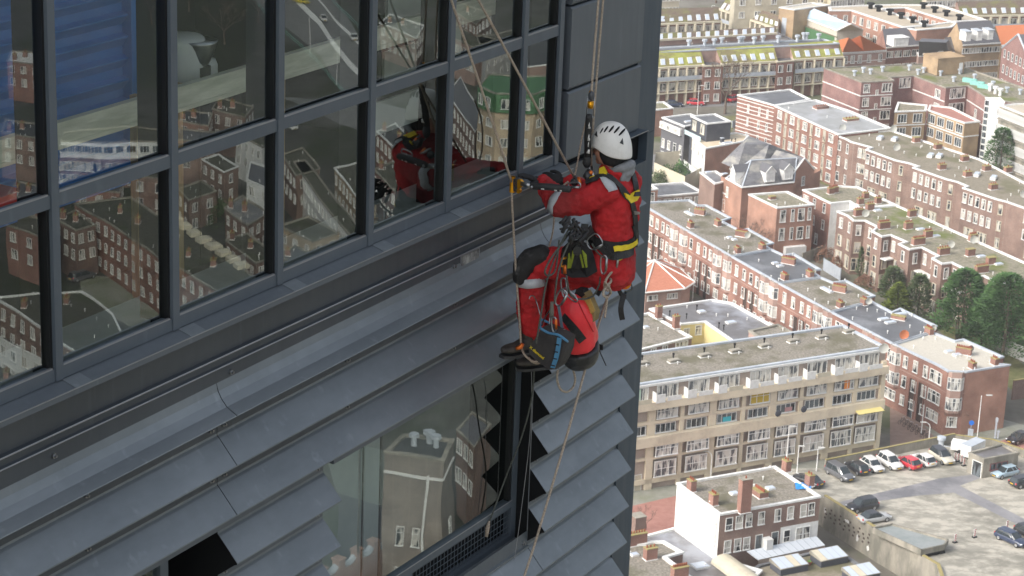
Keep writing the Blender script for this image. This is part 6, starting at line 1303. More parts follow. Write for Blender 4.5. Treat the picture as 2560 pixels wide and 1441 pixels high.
cs = MB(); cs.sweep([L3(1500, 352, .43), L3(1503, 372, .43), L3(1508, 392, .43), L3(1512, 404, .44)], .006, 6); cs.sweep([L3(1548, 385, .50), L3(1530, 394, .46), L3(1512, 402, .43)], .006, 6); wpart(cs, 'chin_strap', M['blackweb'])
cs = MB(); cs.obox(L3(1511, 400, .425), (.012, 0, 0), (0, .014, 0), (0, 0, .012)); wpart(cs, 'chin_buckle', M['yellow2'], smooth=False)
cs = MB(); cs.sweep([L3(1552, 400, .55), L3(1562, 396, .56), L3(1567, 393, .57)], [.009, .011, .009], 6); wpart(cs, 'yellow_tag', M['lime'])
# --- hands
def hand(wr, d, up, flip, name='glove', curl=.25):
    d = d.normalized(); up = (up-d*up.dot(d)).normalized(); ac = d.cross(up)*flip; b = MB()
    b.sweep([wr-d*.04, wr, wr+d*.03], [.040, .036, .038], 14, flat=.8); pc = wr+d*.065
    R = Matrix((ac, d, up)).transposed(); b.ell(pc, (.044, .052, .021), R, 16, 10); b.ell(wr+d*.02, (.034, .036, .024), R)
    for k, (o, ln) in enumerate(((-.033, .070), (-.012, .080), (.011, .076), (.032, .060))):
        p0 = pc+ac*o+d*.030; q = [p0]; dd = d.copy()
        for j in range(3):
            dd = (dd-up*(curl*(.5+.45*j)+.05*k)).normalized(); q.append(q[-1]+(dd+ac*o*.9).normalized()*ln*(.42, .33, .25)[j])
        b.sweep(q, [.0125, .012, .0112, .0095], 10); b.ell(q[-1], (.0097,)*3, None, 10, 6)
    t0 = wr+d*.035-ac*.032; q = [t0, t0-ac*.024+d*.020-up*.004, t0-ac*.034+d*.048-up*.012, t0-ac*.030+d*.070-up*.020]; b.sweep(q, [.017, .015, .0135, .011], 10); b.ell(q[-1], (.0112,)*3, None, 10, 6)
    return wpart(b, name, M['blackcloth'], voxel=.004)
hand(Lwr+V((-.02, .02, .01)), L3(1306, 434, .13)-Lwr, V((.1, -.25, 1)), 1, curl=.12)
hand(Rwr+V((-.02, .02, .0)), L3(1384, 445, .13)-Rwr, V((-.5, -.5, .6)), -1, curl=.45)
for p, q in ((Lwr, Lel), ): c = MB(); d = (p-q).normalized(); c.sweep([p-d*.01, p+d*.03], [.050, .045], 16); wpart(c, 'glove_cuff', M['blackcloth'])
# --- boots
def boot(an, toe, orange=True):
    d = (toe-an); d.z *= .3; L = .29; d = d.normalized(); sd_ = d.cross(V((0, 0, 1))).normalized(); up = sd_.cross(d).normalized(); b = MB(); rg = []
    base = an-up*.075-d*.07
    for t, w, h, z0 in ((0, .030, .07, .01), (.06, .040, .10, 0), (.25, .043, .115, 0), (.42, .044, .085, 0), (.60, .050, .068, 0), (.80, .050, .058, .003), (.94, .036, .045, .008), (1, .018, .03, .014)):
        c = base+d*L*t; rg.append([c+sd_*(math.cos(a)*w)+up*(z0+(h*(.5+.5*math.sin(a)))) for a in [2*math.pi*k/16 for k in range(16)]])
    b.loft(rg); b.sweep([an-up*.01, an+up*.08], [.050, .056], 16); o = wpart(b, 'boot', M['boot'], voxel=.006, disp=[(.03, .006)])
    s = MB(); rg = [[base+d*L*t+sd_*x*w-up*(.004 if k_ else .024) for k_, x in ((0, -1), (0, 1), (1, 1), (1, -1))] for t, w in ((-.01, .034), (.2, .046), (.4, .043), (.65, .054), (.85, .050), (1.0, .026))]; s.loft(rg); wpart(s, 'boot_sole', M['blackpvc'], o, smooth=False)
    return base, d, up, sd_
bb = boot(Lan+V((-.03, .01, -.07)), _L3(1250, 852, .17)); boot(Ran+V((-.03, .03, -.10)), Ran+V((-.2, .2, -.12)))
c = MB(); c.sweep([_L3(1290, 872, .27), _L3(1302, 868, .29), _L3(1306, 860, .30)], [.012, .018, .014], 8); wpart(c, 'boot_heel_patch', M['orange'])
c = MB(); c.sweep([Lan+V((0, 0, .02)), Lan+V((-.02, .01, -.06))], [.062, .055], 14); wpart(c, 'trouser_liner', M['blackcloth'])
# --- harness
def hs(name, m, f): b = MB(); f(b); return wpart(b, name, m, smooth=False)
hs('shoulder_strap', M['blackweb'], lambda b: ribbon([(1486, 452), (1498, 442), (1514, 441), (1530, 450), (1546, 466), (1562, 484), (1574, 503), (1582, 525), (1585, 552), (1586, 580), (1584, 600)], .046, .006, .010, b=b))
hs('shoulder_strap', M['blackweb'], lambda b: ribbon([(1570, 420), (1578, 433), (1583, 450), (1587, 470), (1588, 490)], .045, .006, .012, b=b))
hs('chest_strap', M['blackweb'], lambda b: ribbon([(1466, 462), (1478, 455), (1492, 449), (1504, 443)], .040, .006, .012, b=b))
hs('back_plate', M['yellow2'], lambda b: patch([(1556, 482), (1569, 487), (1578, 481), (1590, 473), (1592, 490), (1586, 503), (1573, 508), (1564, 496)], .007, .018, b=b))
hs('back_plate_web', M['blackweb'], lambda b: patch([(1578, 481), (1592, 481), (1592, 492), (1580, 493)], .008, .024, b=b))
hs('shoulder_buckle', M['yellow2'], lambda b: patch([(1500, 441), (1505, 426), (1517, 424), (1523, 431), (1516, 442)], .014, .022, b=b))
hs('strap_clip', M['blackpvc'], lambda b: patch([(1523, 433), (1531, 421), (1538, 425), (1533, 440)], .012, .018, b=b))
hs('buckle', M['steel'], lambda b: patch([(1579, 528), (1592, 528), (1592, 537), (1580, 538)], .008, .014, b=b))
hs('waist_belt', M['blackcloth'], lambda b: ribbon([(1466, 574), (1474, 590), (1488, 604), (1508, 614), (1532, 620), (1556, 619), (1574, 611), (1586, 602)], .078, .010, .006, b=b))
hs('belt_trim', M['yellow2'], lambda b: ribbon([(1534, 621), (1552, 620), (1568, 615), (1579, 609), (1586, 603)], .036, .004, .020, b=b))
hs('belt_trim', M['yellow2'], lambda b: ribbon([(1545, 646), (1556, 641)], .03, .004, .014, b=b, k=3))
hs('belt_webbing', M['blackweb'], lambda b: ribbon([(1502, 612), (1520, 634), (1540, 642), (1562, 638), (1580, 626)], .045, .006, .020, b=b))
hs('leg_strap', M['blackweb'], lambda b: ribbon([(1462, 560), (1458, 585), (1456, 610), (1458, 640)], .05, .006, .012, b=b))
hs('back_strap', M['blackweb'], lambda b: ribbon([(1582, 560), (1587, 582), (1588, 600), (1584, 616)], .04, .008, .012, b=b))
hs('seat_pad', M['blackcloth'], lambda b: patch([(1401, 648), (1406, 622), (1424, 608), (1446, 604), (1474, 612), (1487, 640), (1494, 678), (1470, 690), (1432, 690), (1404, 680)], .008, .012, b=b))
bpy.context.view_layer.update(); dg = bpy.context.evaluated_depsgraph_get(); BP_ = bvh_of([cov]+[c_ for c_ in PER.children if c_.name.startswith('seat_pad')], WO)
hs('seat_pad_mesh', M['lime'], lambda b: patch([(1419, 667), (1421, 634), (1430, 625), (1440, 632), (1436, 667)], .004, .008, BP_, b=b))
hs('seat_pad_mesh', M['lime'], lambda b: patch([(1448, 667), (1446, 632), (1456, 625), (1467, 636), (1469, 667)], .004, .008, BP_, b=b))
hs('pad_buckle', M['blackpvc'], lambda b: patch([(1433, 622), (1441, 612), (1452, 614), (1454, 630), (1443, 636), (1434, 631)], .008, .016, BP_, b=b))
hs('pad_webbing', M['blackweb'], lambda b: ribbon([(1445, 604), (1446, 622), (1443, 645), (1441, 670)], .03, .004, .012, BP_, b=b))
for pts in ([(1433, 668), (1438, 650), (1442, 634)], [(1452, 668), (1448, 650), (1444, 634)]): hs('pad_webbing', M['blackweb'], lambda b: ribbon(pts, .024, .004, .016, BP_, b=b))
# --- gear things
def gear(name, label, cat, parts, group=None, smooth=True):
    """parts: list of (part name, MB, material); a single one becomes the thing itself"""
    vs = [V(v) for _, mb, _ in parts for v in mb.v]; o = sum(vs, V())/len(vs); o.z = min(v.z for v in vs)
    if len(parts) == 1:
        q = parts[0]; ob = link(name, q[1].mesh(name, q[2], smooth, o), None, F2W(o), FROT); return tag(ob, label, cat, group)
    root = thing(name, label, cat, F2W(o), FROT, group)
    for nm, mb, mt_ in parts: link(nm, mb.mesh(nm, mt_, smooth, o), root)
    return root
def pl(pts): return [L3(*p) for p in pts]
def cat(P, k=6):      # smooth curve through points
    P = [V(p) for p in P]; Q = [P[0]]+P+[P[-1]]; out = []
    for i in range(1, len(Q)-2):
        p0, p1, p2, p3 = Q[i-1:i+3]
        for j in range(k):
            t = j/k; out.append(.5*((2*p1)+(-p0+p2)*t+(2*p0-5*p1+4*p2-p3)*t*t+(-p0+3*p1-3*p2+p3)*t**3))
    return out+[P[-1]]
def rope(pts, r, label, m='rope', name='rope', group=None, k=6, closed=False):
    P = cat(pl(pts), k); return gear(name, label, 'rope', [('rope', MB().sweep(P, r, 8, closed=closed), M[m])], group)
rope([(1112, -60, .2), (1128, 0, .2), (1204, 225, .2), (1279, 455, .2)], .0078, 'left tan rope slanting down across the glazing to the gold rope grab')
rope([(1160, -60, .3), (1196, 0, .3), (1320, 228, .3), (1443, 458, .3)], .0078, 'tan rope slanting from the top of the glazing to the chest of the worker')
rope([(1497, -60, .42), (1496, 0, .42), (1487, 115, .42), (1478, 236, .42)], .0075, 'left of the two upright tan ropes, ending in the upper gold rope grab')
rope([(1511, -60, .40), (1508, 0, .40), (1497, 130, .40), (1484, 300, .39), (1478, 420, .37)], .0075, 'right of the two upright tan ropes, running past the helmet')
rope([(1466, 300, .3), (1455, 345, .28), (1443, 410, .27), (1436, 448, .27)], .0060, 'thin tan rope from the black lanyard sleeve down to the chest of the worker')
rope([(1279, 478, .2), (1283, 560, .2), (1290, 680, .2), (1299, 800, .21), (1303, 862, .23), (1312, 888, .25), (1335, 905, .27), (1352, 896, .3), (1358, 880, .33)], .0075, 'slack tan rope hanging from the lower gold rope grab past the knee')
rope([(1520, 740, .48), (1500, 800, .48), (1470, 900, .48), (1420, 1080, .46), (1370, 1250, .42), (1334, 1370, .38), (1308, 1450, .36), (1296, 1500, .35)], .0085, 'thick tan rope hanging from the figure eight knot to the bottom edge')
rope([(1395, 925, .4), (1393, 950, .4), (1402, 974, .4), (1418, 980, .4), (1433, 968, .4), (1438, 948, .4), (1433, 925, .4)], .0075, 'tan rope loop hanging below the red rope bag')
rope([(1420, 455, .3), (1408, 466, .3), (1412, 478, .33), (1432, 474, .36)], .007, 'short tan rope bight at the chest of the worker')
rope([(1336, 905, .2), (1330, 990, .12), (1305, 1090, .05), (1262, 1200, -.05), (1222, 1310, -.09)], .0055, 'thin dark rope hanging down into the lower window recess', 'ropedk')
gear('rope_end', 'pale taped rope end hanging in front of the wire mesh', 'rope end', [('rope_end', MB().sweep(pl([(1223, 1303, -.09), (1219, 1320, -.09), (1216, 1342, -.09)]), [.008, .016, .012], 8), M['rope'])])
rope([(1328, 905, .1), (1329, 1000, .06), (1322, 1120, .05), (1300, 1300, .045), (1286, 1400, .04)], .0022, 'thin pale steel cable hanging beside the window jamb', 'trimedge', name='cable')
# dark loops in front of the thigh
for i, (pts, lab) in enumerate((([(1440, 560, .5), (1404, 610, .5), (1375, 650, .5), (1362, 680, .5), (1372, 690, .5), (1388, 676, .5), (1395, 630, .5), (1398, 600, .5)], 'dark rope loop hanging in front of the thigh pad'),
     ([(1435, 552, .5), (1400, 615, .5), (1368, 700, .49), (1352, 790, .48), (1340, 860, .46)], 'long dark rope hanging from the waist past the knee to the tool bag'),
     ([(1440, 570, .52), (1408, 640, .52), (1392, 700, .52), (1386, 760, .52)], 'dark flecked rope hanging straight above the tool bag'),
     ([(1416, 690, .55), (1425, 735, .55), (1445, 748, .55), (1480, 742, .55), (1497, 715, .55), (1501, 690, .55)], 'dark green rope sagging between the gear loop and the bags'),
     ([(1480, 610, .6), (1492, 630, .6), (1512, 645, .6), (1530, 643, .6)], 'short dark cord below the waist belt'))):
    rope(pts, .0062, lab, 'ropedk', group=None)
rope([(1386, 535, .2), (1382, 580, .2), (1372, 620, .2)], .006, 'brown rope showing between the arm and the knee', 'rope')
rope([(1427, 688, .3), (1424, 720, .3)], .0045, 'thin reddish cord below the seat pad', 'orange', name='cord'); rope([(1440, 688, .3), (1430, 722, .3)], .0045, 'second thin reddish cord slanting below the seat pad', 'orange', name='cord')
# carabiners
def biner(px, py, n, w, h, label, tilt=0., m='steel', r=.0055, gatem='steel'):
    c = L3(px, py, n); R = Matrix.Rotation(tilt, 3, V((1, 0, 0))) @ Matrix.Rotation(math.radians(-20), 3, 'Z'); pts = []
    for k in range(24):
        a = 2*math.pi*k/24; x = math.copysign(abs(math.cos(a))**.75, math.cos(a))*w/2*(1.0+.18*math.sin(a)); z = math.copysign(abs(math.sin(a))**.75, math.sin(a))*h/2
        pts.append(c+R @ V((x*.35, -x*.94, z)))
    g0, g1 = pts[22], pts[3]
    return gear('carabiner', label, 'carabiner', [('frame', MB().sweep(pts, r, 8, closed=True), M[m]), ('gate_sleeve', MB().sweep([g0, g1], r*1.55, 10), M[gatem])], 'carabiners on the harness')
biner(1509, 662, .62, .045, .125, 'steel carabiner on the belt left of the figure eight knot'); biner(1535, 658, .62, .055, .13, 'steel carabiner holding the figure eight knot', .1)
biner(1575, 662, .62, .05, .11, 'steel carabiner above the orange pulley', -.1); biner(1411, 720, .5, .045, .13, 'steel carabiner hanging below the orange screw gate', -.15)
biner(1402, 745, .52, .06, .12, 'large steel carabiner carrying the red rope bag', .45); biner(1426, 738, .52, .04, .12, 'steel carabiner lying across the top of the red bag', -1.0)
biner(1385, 812, .5, .035, .10, 'steel carabiner with orange gate inside the tool bag', -.1, gatem='orange'); biner(1486, 606, .66, .09, .11, 'open steel ring at the side of the waist belt', .9, r=.004)
biner(1436, 463, .42, .035, .09, 'steel carabiner joining the lanyard at the chest', 1.4)
gear('screw_gate_shackle', 'gold buckle with orange screw gate at the front edge of the seat pad', 'buckle', [('buckle', MB().sweep(pl([(1414, 645, .5), (1404, 648, .5), (1401, 665, .5), (1412, 668, .5)]), .009, 6), M['gold']), ('gate', MB().sweep(pl([(1411, 664, .5), (1412, 684, .5)]), .012, 10), M['orange'])])
b = MB(); rr = random.Random(4)
for k in range(16):
    x, y = 1412+rr.uniform(0, 46), 540+rr.uniform(0, 48); b.sweep(cat(pl([(x, y, .52), (x+rr.uniform(-14, 14), y+rr.uniform(4, 16), .54), (x+rr.uniform(-18, 8), y+rr.uniform(14, 30), .52)])), rr.uniform(.006, .014), 7)
gear('tangled_gear', 'tangle of dark cords and webbing in front of the waist', 'gear', [('cords', b, M['blackweb'])])
# figure eight knot
kk = cat(pl([(1530, 680, .62), (1520, 692, .62), (1514, 706, .62), (1524, 722, .64), (1526, 735, .62), (1514, 741, .60), (1508, 730, .60), (1518, 715, .63), (1527, 704, .63), (1524, 695, .60), (1516, 700, .58), (1511, 716, .60), (1520, 728, .645)]), 6)
k2 = cat(pl([(1539, 680, .62), (1535, 698, .61), (1526, 712, .60), (1513, 722, .62), (1508, 736, .63), (1518, 744, .64), (1527, 730, .60), (1519, 716, .60), (1512, 706, .63)]), 6)
gear('figure_eight_knot', 'bulky figure eight knot of tan rope below the harness', 'knot', [('strand', MB().sweep(kk, .0085, 8), M['rope']), ('strand', MB().sweep(k2, .0085, 8), M['rope']), ('tail', MB().sweep(cat(pl([(1518, 740, .6), (1516, 765, .6), (1512, 795, .6)])), .008, 8), M['rope'])])
# orange pulley
c = L3(1562, 708, .62); ax = V((-.85, -.5, 0)).normalized(); b = MB(); b.sweep([c-ax*.012, c+ax*.012], .042, 20)
b2 = MB(); b2.obox(c+V((0, 0, .03)), ax*.016, ax.cross(V((0, 0, 1)))*.028, (0, 0, .055)); b3 = MB().sweep([c+ax*.013, c+ax*.018], .010, 10)
gear('pulley_ascender', 'orange and gold pulley device hanging at the back of the harness', 'pulley', [('sheave_cover', b, M['orange']), ('side_plate', b2, M['gold']), ('axle', b3, M['steel'])], smooth=False)
def strapth(pts, w, label, m='blackweb', name='strap', group=None):
    P = cat(pl(pts), 4); b = MB(); rg = []
    for i, p in enumerate(P):
        t = (P[min(i+1, len(P)-1)]-P[max(0, i-1)]).normalized(); s_ = t.cross(V((-.85, -.5, 0))).normalized()*w/2; nn = V((-.85, -.5, 0))*.003
        rg.append([p-s_-nn, p+s_-nn, p+s_+nn, p-s_+nn])
    return gear(name, label, 'strap', [('strap', b.loft(rg), M[m])], group, False)
strapth([(1560, 735, .62), (1552, 770, .62), (1556, 800, .62)], .036, 'black strap end dangling below the orange pulley')
strapth([(1548, 668, .6), (1543, 700, .6), (1556, 705, .6), (1548, 725, .6), (1556, 740, .6)], .028, 'black webbing loop beside the orange pulley')
strapth([(1507, 700, .5), (1500, 722, .5), (1492, 738, .5)], .036, 'short black strap left of the figure eight knot')
strapth([(1578, 625, .62), (1574, 645, .62), (1570, 665, .62)], .02, 'pale webbing sling at the back of the belt', 'reflect', 'sling')
rope([(1575, 700, .62), (1580, 722, .62), (1570, 730, .62), (1562, 728, .62)], .004, 'thin black cord loop beside the pulley', 'ropedk', name='cord')
# rope grabs and lanyards
def grab(c, vert, label, up=V((0, 0, 1)), L=.105):
    sd = V((.2, .95, .0)) if vert else V((-.1, -.5, 0)); sd = sd.normalized(); o = []
    o.append(('body', MB().sweep([c-up*L/2, c-up*L*.2, c+up*L*.3, c+up*L/2], [.021, .019, .016, .019], 12), M['gold']))
    e = V((.0, -1, 0)); q = c+e*.052+up*.014; o.append(('cam', MB().sweep([q-V((.012, 0, 0)), q+V((.012, 0, 0))], .030, 16), M['gold'] if not vert else M['blackpvc']))
    q2 = c+e*.026; o.append(('cam_housing', MB().obox(q2, (.012, 0, 0), (0, .016, 0), up*.042), M['blackpvc'])); q3 = c+e*.050-up*.035; o.append(('wheel', MB().sweep([q3-V((.012, 0, 0)), q3+V((.012, 0, 0))], .017, 12), M['gold']))
    return gear('rope_grab', label, 'rope grab', o, 'gold rope grabs', False)
g1 = L3(1281, 461, .2); grab(g1, False, 'gold rope grab on the left slanting rope above the sill')
a1 = L3(1302, 459, .24); a2 = L3(1326, 466, .28); s0 = L3(1326, 465, .28); s1 = L3(1427, 474, .44)
gear('lanyard', 'black sleeved lanyard lying across the forearm, with white marks', 'lanyard', [('connector_bar', MB().obox((a1+a2)/2, (a2-a1)/2, V((.004, 0, 0)), V((0, 0, .014))), M['steel']), ('webbing_sleeve', MB().sweep([s0, s0.lerp(s1, .08), s0.lerp(s1, .5)+V((0, 0, .004)), s0.lerp(s1, .95), s1], [.014, .023, .024, .023, .016], 12), M['blackweb']),
   ('printed_marks', MB().obox(s0.lerp(s1, .38)+V((-.018, -.010, .012)), (s1-s0)*.06, V((.001, 0, 0)), V((0, 0, .0025))).obox(s0.lerp(s1, .30)+V((-.019, -.012, -.008)), (s1-s0)*.04, V((.001, 0, 0)), V((0, 0, .003))).obox(s0.lerp(s1, .62)+V((-.019, -.012, -.010)), (s1-s0)*.035, V((.001, 0, 0)), V((0, 0, .004))).obox(s0.lerp(s1, .75)+V((-.019, -.012, -.008)), (s1-s0)*.025, V((.001, 0, 0)), V((0, 0, .005))), M['white']), ('rivet', MB().ell(s0+V((-.02, -.02, .0)), (.010, .010, .010)), M['steel'])])
g2 = L3(1477, 254, .42); b = MB().sweep([g2-V((0, 0, .045)), g2+V((0, 0, .0))], [.019, .021], 12); b2 = MB().ell(g2+V((-.006, -.006, .038)), (.021, .021, .034)); b4 = MB().sweep([g2+V((0, 0, .05)), g2+V((0, 0, .07))], [.018, .012], 10)
b3 = MB(); [b3.sweep([g2+V((0, s_*.026, .03)), g2+V((0, s_*.026, -.10))], .0035, 6) for s_ in (-1, 1)]; b3.sweep([g2+V((0, -.03, -.10)), g2+V((0, .03, -.10))], .005, 6)
gear('rope_grab', 'gold rope grab with dark dome on the upright rope above the helmet', 'rope grab', [('body', b, M['gold']), ('dome', b2, mat('dark_grey_plastic', (.06, .065, .075), .4)), ('cap', b4, M['gold']), ('side_bars', b3, M['steel'])], 'gold rope grabs')
t0, t1 = L3(1473, 288, .42), L3(1469, 396, .40)
wm_ = MB(); [wm_.obox(t0.lerp(t1, f)+V((-.020, -.012, 0)), (.001, 0, 0), V((0, 0, 1))*hh_, V((0, ww_, 0))) for f, hh_, ww_ in ((.22, .020, .004), (.27, .006, .010), (.50, .022, .005), (.54, .008, .010), (.66, .016, .003), (.82, .014, .012))]
gear('lanyard', 'upright black sleeved lanyard in front of the helmet with white printed marks', 'lanyard', [('webbing_sleeve', MB().sweep([t0, t0.lerp(t1, .05), t0.lerp(t1, .5)+V((0, .004, 0)), t1], [.018, .022, .024, .022], 12), M['blackweb']), ('printed_marks', wm_, M['white']),
  ('sleeve_end', MB().ell(L3(1467, 404, .40), (.022, .03, .045)), M['blackweb']), ('swivel_link', MB().sweep(pl([(1473, 408, .40), (1475, 430, .42)]), .006, 8), M['steel'])])
gear('chest_ascender', 'black and red chest ascender with yellow tape in front of the shoulder', 'ascender', [('frame', MB().sweep(pl([(1472, 425, .42), (1468, 440, .43), (1472, 452, .45)]), [.012, .03, .018], 10), M['blackpvc']), ('cam', MB().ell(L3(1477, 433, .45), (.014, .016, .018)), M['orange']), ('plate', MB().sweep(pl([(1480, 418, .44), (1484, 446, .48)]), .008, 6), M['steel']), ('tape', MB().sweep(pl([(1474, 446, .46), (1486, 440, .49)]), .006, 6), M['yellow2'])])
gear('descender', 'steel and orange descender where the slanting rope meets the chest', 'descender', [('side_plate', MB().sweep(pl([(1437, 440, .36), (1445, 452, .38), (1450, 464, .40)]), [.008, .012, .008], 8), M['steel']), ('handle', MB().sweep(pl([(1446, 444, .38), (1452, 462, .40)]), .012, 8), M['orange']), ('body', MB().ell(L3(1436, 456, .36), (.02, .03, .028)), M['blackpvc'])])
# --- bags
A, B_ = L3(1428, 746, .46), L3(1453, 910, .42); ax = (B_-A).normalized(); b = MB(); b3 = MB(); n = 26
prf = [(0, .045), (.03, .062), (.14, .105), (.30, .130), (.45, .138), (.60, .140), (.68, .141)]; prk = [(.67, .1418), (.74, .141), (.83, .135), (.93, .115), (1.0, .080), (1.03, .03)]
L = (B_-A).length; P = lambda t: A+ax*(L*t)
bag = [('red_shell', MB().sweep([P(t) for t, r in prf], [r for t, r in prf], n), M['redpvc']), ('black_base', MB().sweep([P(t) for t, r in prk], [r for t, r in prk], n), M['blackpvc'])]
rb = gear('rope_bag', 'red cylindrical rope bag with black base and black side strip', 'bag', bag)
for ch in rb.children:
    t = bpy.data.textures.new('creases', 'CLOUDS'); t.noise_scale = .09; sb = ch.modifiers.new('s', 'SUBSURF'); sb.levels = 2; sb.render_levels = 2; d = ch.modifiers.new('d', 'DISPLACE'); d.texture = t; d.strength = .02
bpy.context.view_layer.update(); dg = bpy.context.evaluated_depsgraph_get()
Rl = Matrix.Rotation(-FROT, 3, 'Z'); rbo = V((rb.location.dot(S_), -(rb.location.dot(N_))-DF, rb.location.z-HC)); BB = bvh_of(list(rb.children), rbo)
q = MB(); ribbon([(1408, 790), (1424, 808), (1442, 832), (1456, 852)], .060, .003, .004, BB, b=q); link('black_strip', q.mesh('black_strip', M['blackweb'], False, rbo), rb)
q = MB(); ribbon([(1443, 752), (1462, 792), (1482, 830)], .006, .003, .003, BB, b=q); link('seam', q.mesh('seam', M['redcloth'], False, rbo), rb)
q = MB(); q.sweep(cat(pl([(1487, 840, .5), (1497, 862, .52), (1500, 880, .52), (1515, 914, .52)])), .004, 6); link('drawcord', q.mesh('drawcord', M['blackweb'], True, rbo), rb)
q = MB(); q.obox(L3(1500, 868, .52), (.004, 0, 0), (0, .022, 0), (0, 0, .018)); link('handle', q.mesh('handle', M['blackweb'], False, rbo), rb)
def plane_s(px, py, s0): d = rdir(px, py); return CAML+d*((s0)/d.x)
ol = [(1323, 872), (1338, 846), (1354, 820), (1385, 832), (1416, 850), (1412, 880), (1402, 905), (1390, 924), (1372, 924), (1345, 902), (1324, 884)]
s0 = L3(1368, 870, .46).x; F = [plane_s(x, y, s0) for x, y in ol]; Bk = [p+V((.12, 0, .0)) for p in F]; cn = sum(F, V())/len(F); F2 = [cn+(p-cn)*.93+V((-.022, 0, 0)) for p in F]; k = len(F)
bm = MB(); bm.add(F2+F+Bk, [tuple(range(k))]+[(j*k+i, j*k+(i+1) % k, (j+1)*k+(i+1) % k, (j+1)*k+i) for j in range(2) for i in range(k)]+[tuple(range(3*k-1, 2*k-1, -1))])
rim = MB(); rim.sweep(cat([plane_s(x, y, s0-.02) for x, y in ((1352, 822), (1372, 833), (1396, 838), (1416, 852))]+[plane_s(1416, 852, s0+.1), plane_s(1392, 822, s0+.13), plane_s(1356, 800, s0+.11), plane_s(1350, 812, s0+.03), plane_s(1352, 822, s0-.02)], 4), [.0085]*(8*4+1), 6)
st = MB(); TP = [plane_s(x, y, s0-.028) for x, y in ((1399, 845), (1397, 862), (1394, 880), (1390, 898), (1382, 920))]; st.loft([[p+V((0, -.016, 0)), p+V((0, .016, 0)), p+V((-.004, .016, 0)), p+V((-.004, -.016, 0))] for p in TP])
hg = MB(); HP = cat(pl([(1396, 762, .5), (1401, 790, .5), (1406, 826, .5)]), 4); hg.loft([[p+V((0, -.010, 0)), p+V((0, .010, 0)), p+V((-.004, .010, 0)), p+V((-.004, -.010, 0))] for p in HP]); h2 = MB().sweep(cat(pl([(1392, 742, .42), (1378, 770, .4), (1362, 795, .4), (1354, 815, .42)])), .005, 6)
bk_ = MB().obox(L3(1405, 828, .505), (.006, 0, 0), (0, .022, 0), (0, 0, .016))
rng = MB(); c_ = [plane_s(x, y, s0-.034) for x, y in ((1392, 862), (1389, 880), (1386, 897), (1381, 914))]; [rng.obox(p, (.003, 0, 0), (0, .018, 0), (0, 0, .003)) for p in c_]
tb = gear('tool_bag', 'black tool bucket with blue webbing trim and yellow lettering, hanging below the knee', 'bag', [('fabric_body', bm, mat('dark_brown_grey_fabric', (.035, .032, .032), .8, col2=(.05, .046, .044), scale=12, bump=.3, bscale=50)), ('blue_rim', rim, M['bluetape']), ('daisy_strip', st, M['bluetape']), ('hanging_strap', hg, mat('grey_blue_webbing', (.16, .22, .28), .6)), ('hanging_strap', h2, M['blackweb']), ('strap_buckle', bk_, M['steel']), ('strip_stitching', rng, M['blackweb'])], smooth=False)
tbo = V((tb.location.dot(S_), -(tb.location.dot(N_))-DF, tb.location.z-HC))
tx = bpy.data.curves.new('lettering', 'FONT'); tx.body = 'X diamond'; tx.size = .027; tx.extrude = .0008; tx.offset = .0008; txo = bpy.data.objects.new('tmp', tx); to = link('lettering', bpy.data.meshes.new_from_object(txo), tb); to.data.materials.clear(); to.data.materials.append(M['yellow2'])
p0, p1 = plane_s(1325, 867, s0-.027), plane_s(1351, 889, s0-.027); dx = (p1-p0).normalized(); nz = V((-1, 0, 0)); dy = nz.cross(dx).normalized()
to.matrix_local = Matrix.Translation(p0-tbo-dy*.01) @ Matrix((dx, dy, nz)).transposed().to_4x4()
s0 = L3(1464, 770, .52).x; ol = [(1438, 742), (1462, 732), (1472, 752), (1486, 786), (1482, 806), (1462, 808), (1450, 780)]; F = [plane_s(x, y, s0) for x, y in ol]; k = len(F)
kb_ = MB().add(F+[p+V((.08, 0, 0)) for p in F], [tuple(range(k)), tuple(range(2*k-1, k-1, -1))]+[(i, (i+1) % k, k+(i+1) % k, k+i) for i in range(k)])
F = [plane_s(x, y, s0-.012) for x, y in ((1459, 745), (1473, 744), (1487, 778), (1474, 788))]; fl = MB().add(F+[p+V((.01, 0, 0)) for p in F], [(0, 1, 2, 3), (7, 6, 5, 4)]+[(i, (i+1) % 4, 4+(i+1) % 4, 4+i) for i in range(4)])
F = [plane_s(x, y, s0-.002) for x, y in ((1434, 744), (1440, 724), (1456, 726), (1462, 738), (1450, 748))]; op = MB().add(F+[p+V((.07, 0, 0)) for p in F], [(0, 1, 2, 3, 4)]+[(i, (i+1) % 5, 5+(i+1) % 5, 5+i) for i in range(5)])
gear('chalk_pouch', 'khaki canvas pouch with mustard flap behind the red rope bag', 'pouch', [('canvas_body', kb_, M['khaki']), ('flap', fl, mat('mustard_canvas', (.42, .29, .08), .8)), ('dark_mouth', op, M['blackcloth'])], smooth=False)
gear('steel_hook', 'thin steel hook lying against the red trouser leg', 'hook', [('hook', MB().sweep(cat(pl([(1323, 748, .30), (1326, 741, .30), (1334, 741, .30), (1341, 754, .30), (1349, 782, .32), (1355, 800, .33)])), .004, 6), M['steel'])])
gear('file_handle', 'grey tool handle sticking up from the tool bag', 'tool', [('handle', MB().sweep(pl([(1380, 755, .42), (1379, 780, .42), (1378, 800, .42)]), [.010, .016, .015], 10), mat('grey_tool_grip', (.16, .15, .12), .6)), ('blade', MB().sweep(pl([(1374, 795, .43), (1373, 828, .43)]), .004, 6), M['steel'])])
rope([(1322, 895, .25), (1330, 905, .25), (1345, 909, .25), (1356, 902, .28)], .007, 'small tan rope bight under the tool bag')
M['bk_stone'] = brick('pale_stone_brick', (.23, .205, .18), (.28, .25, .22))
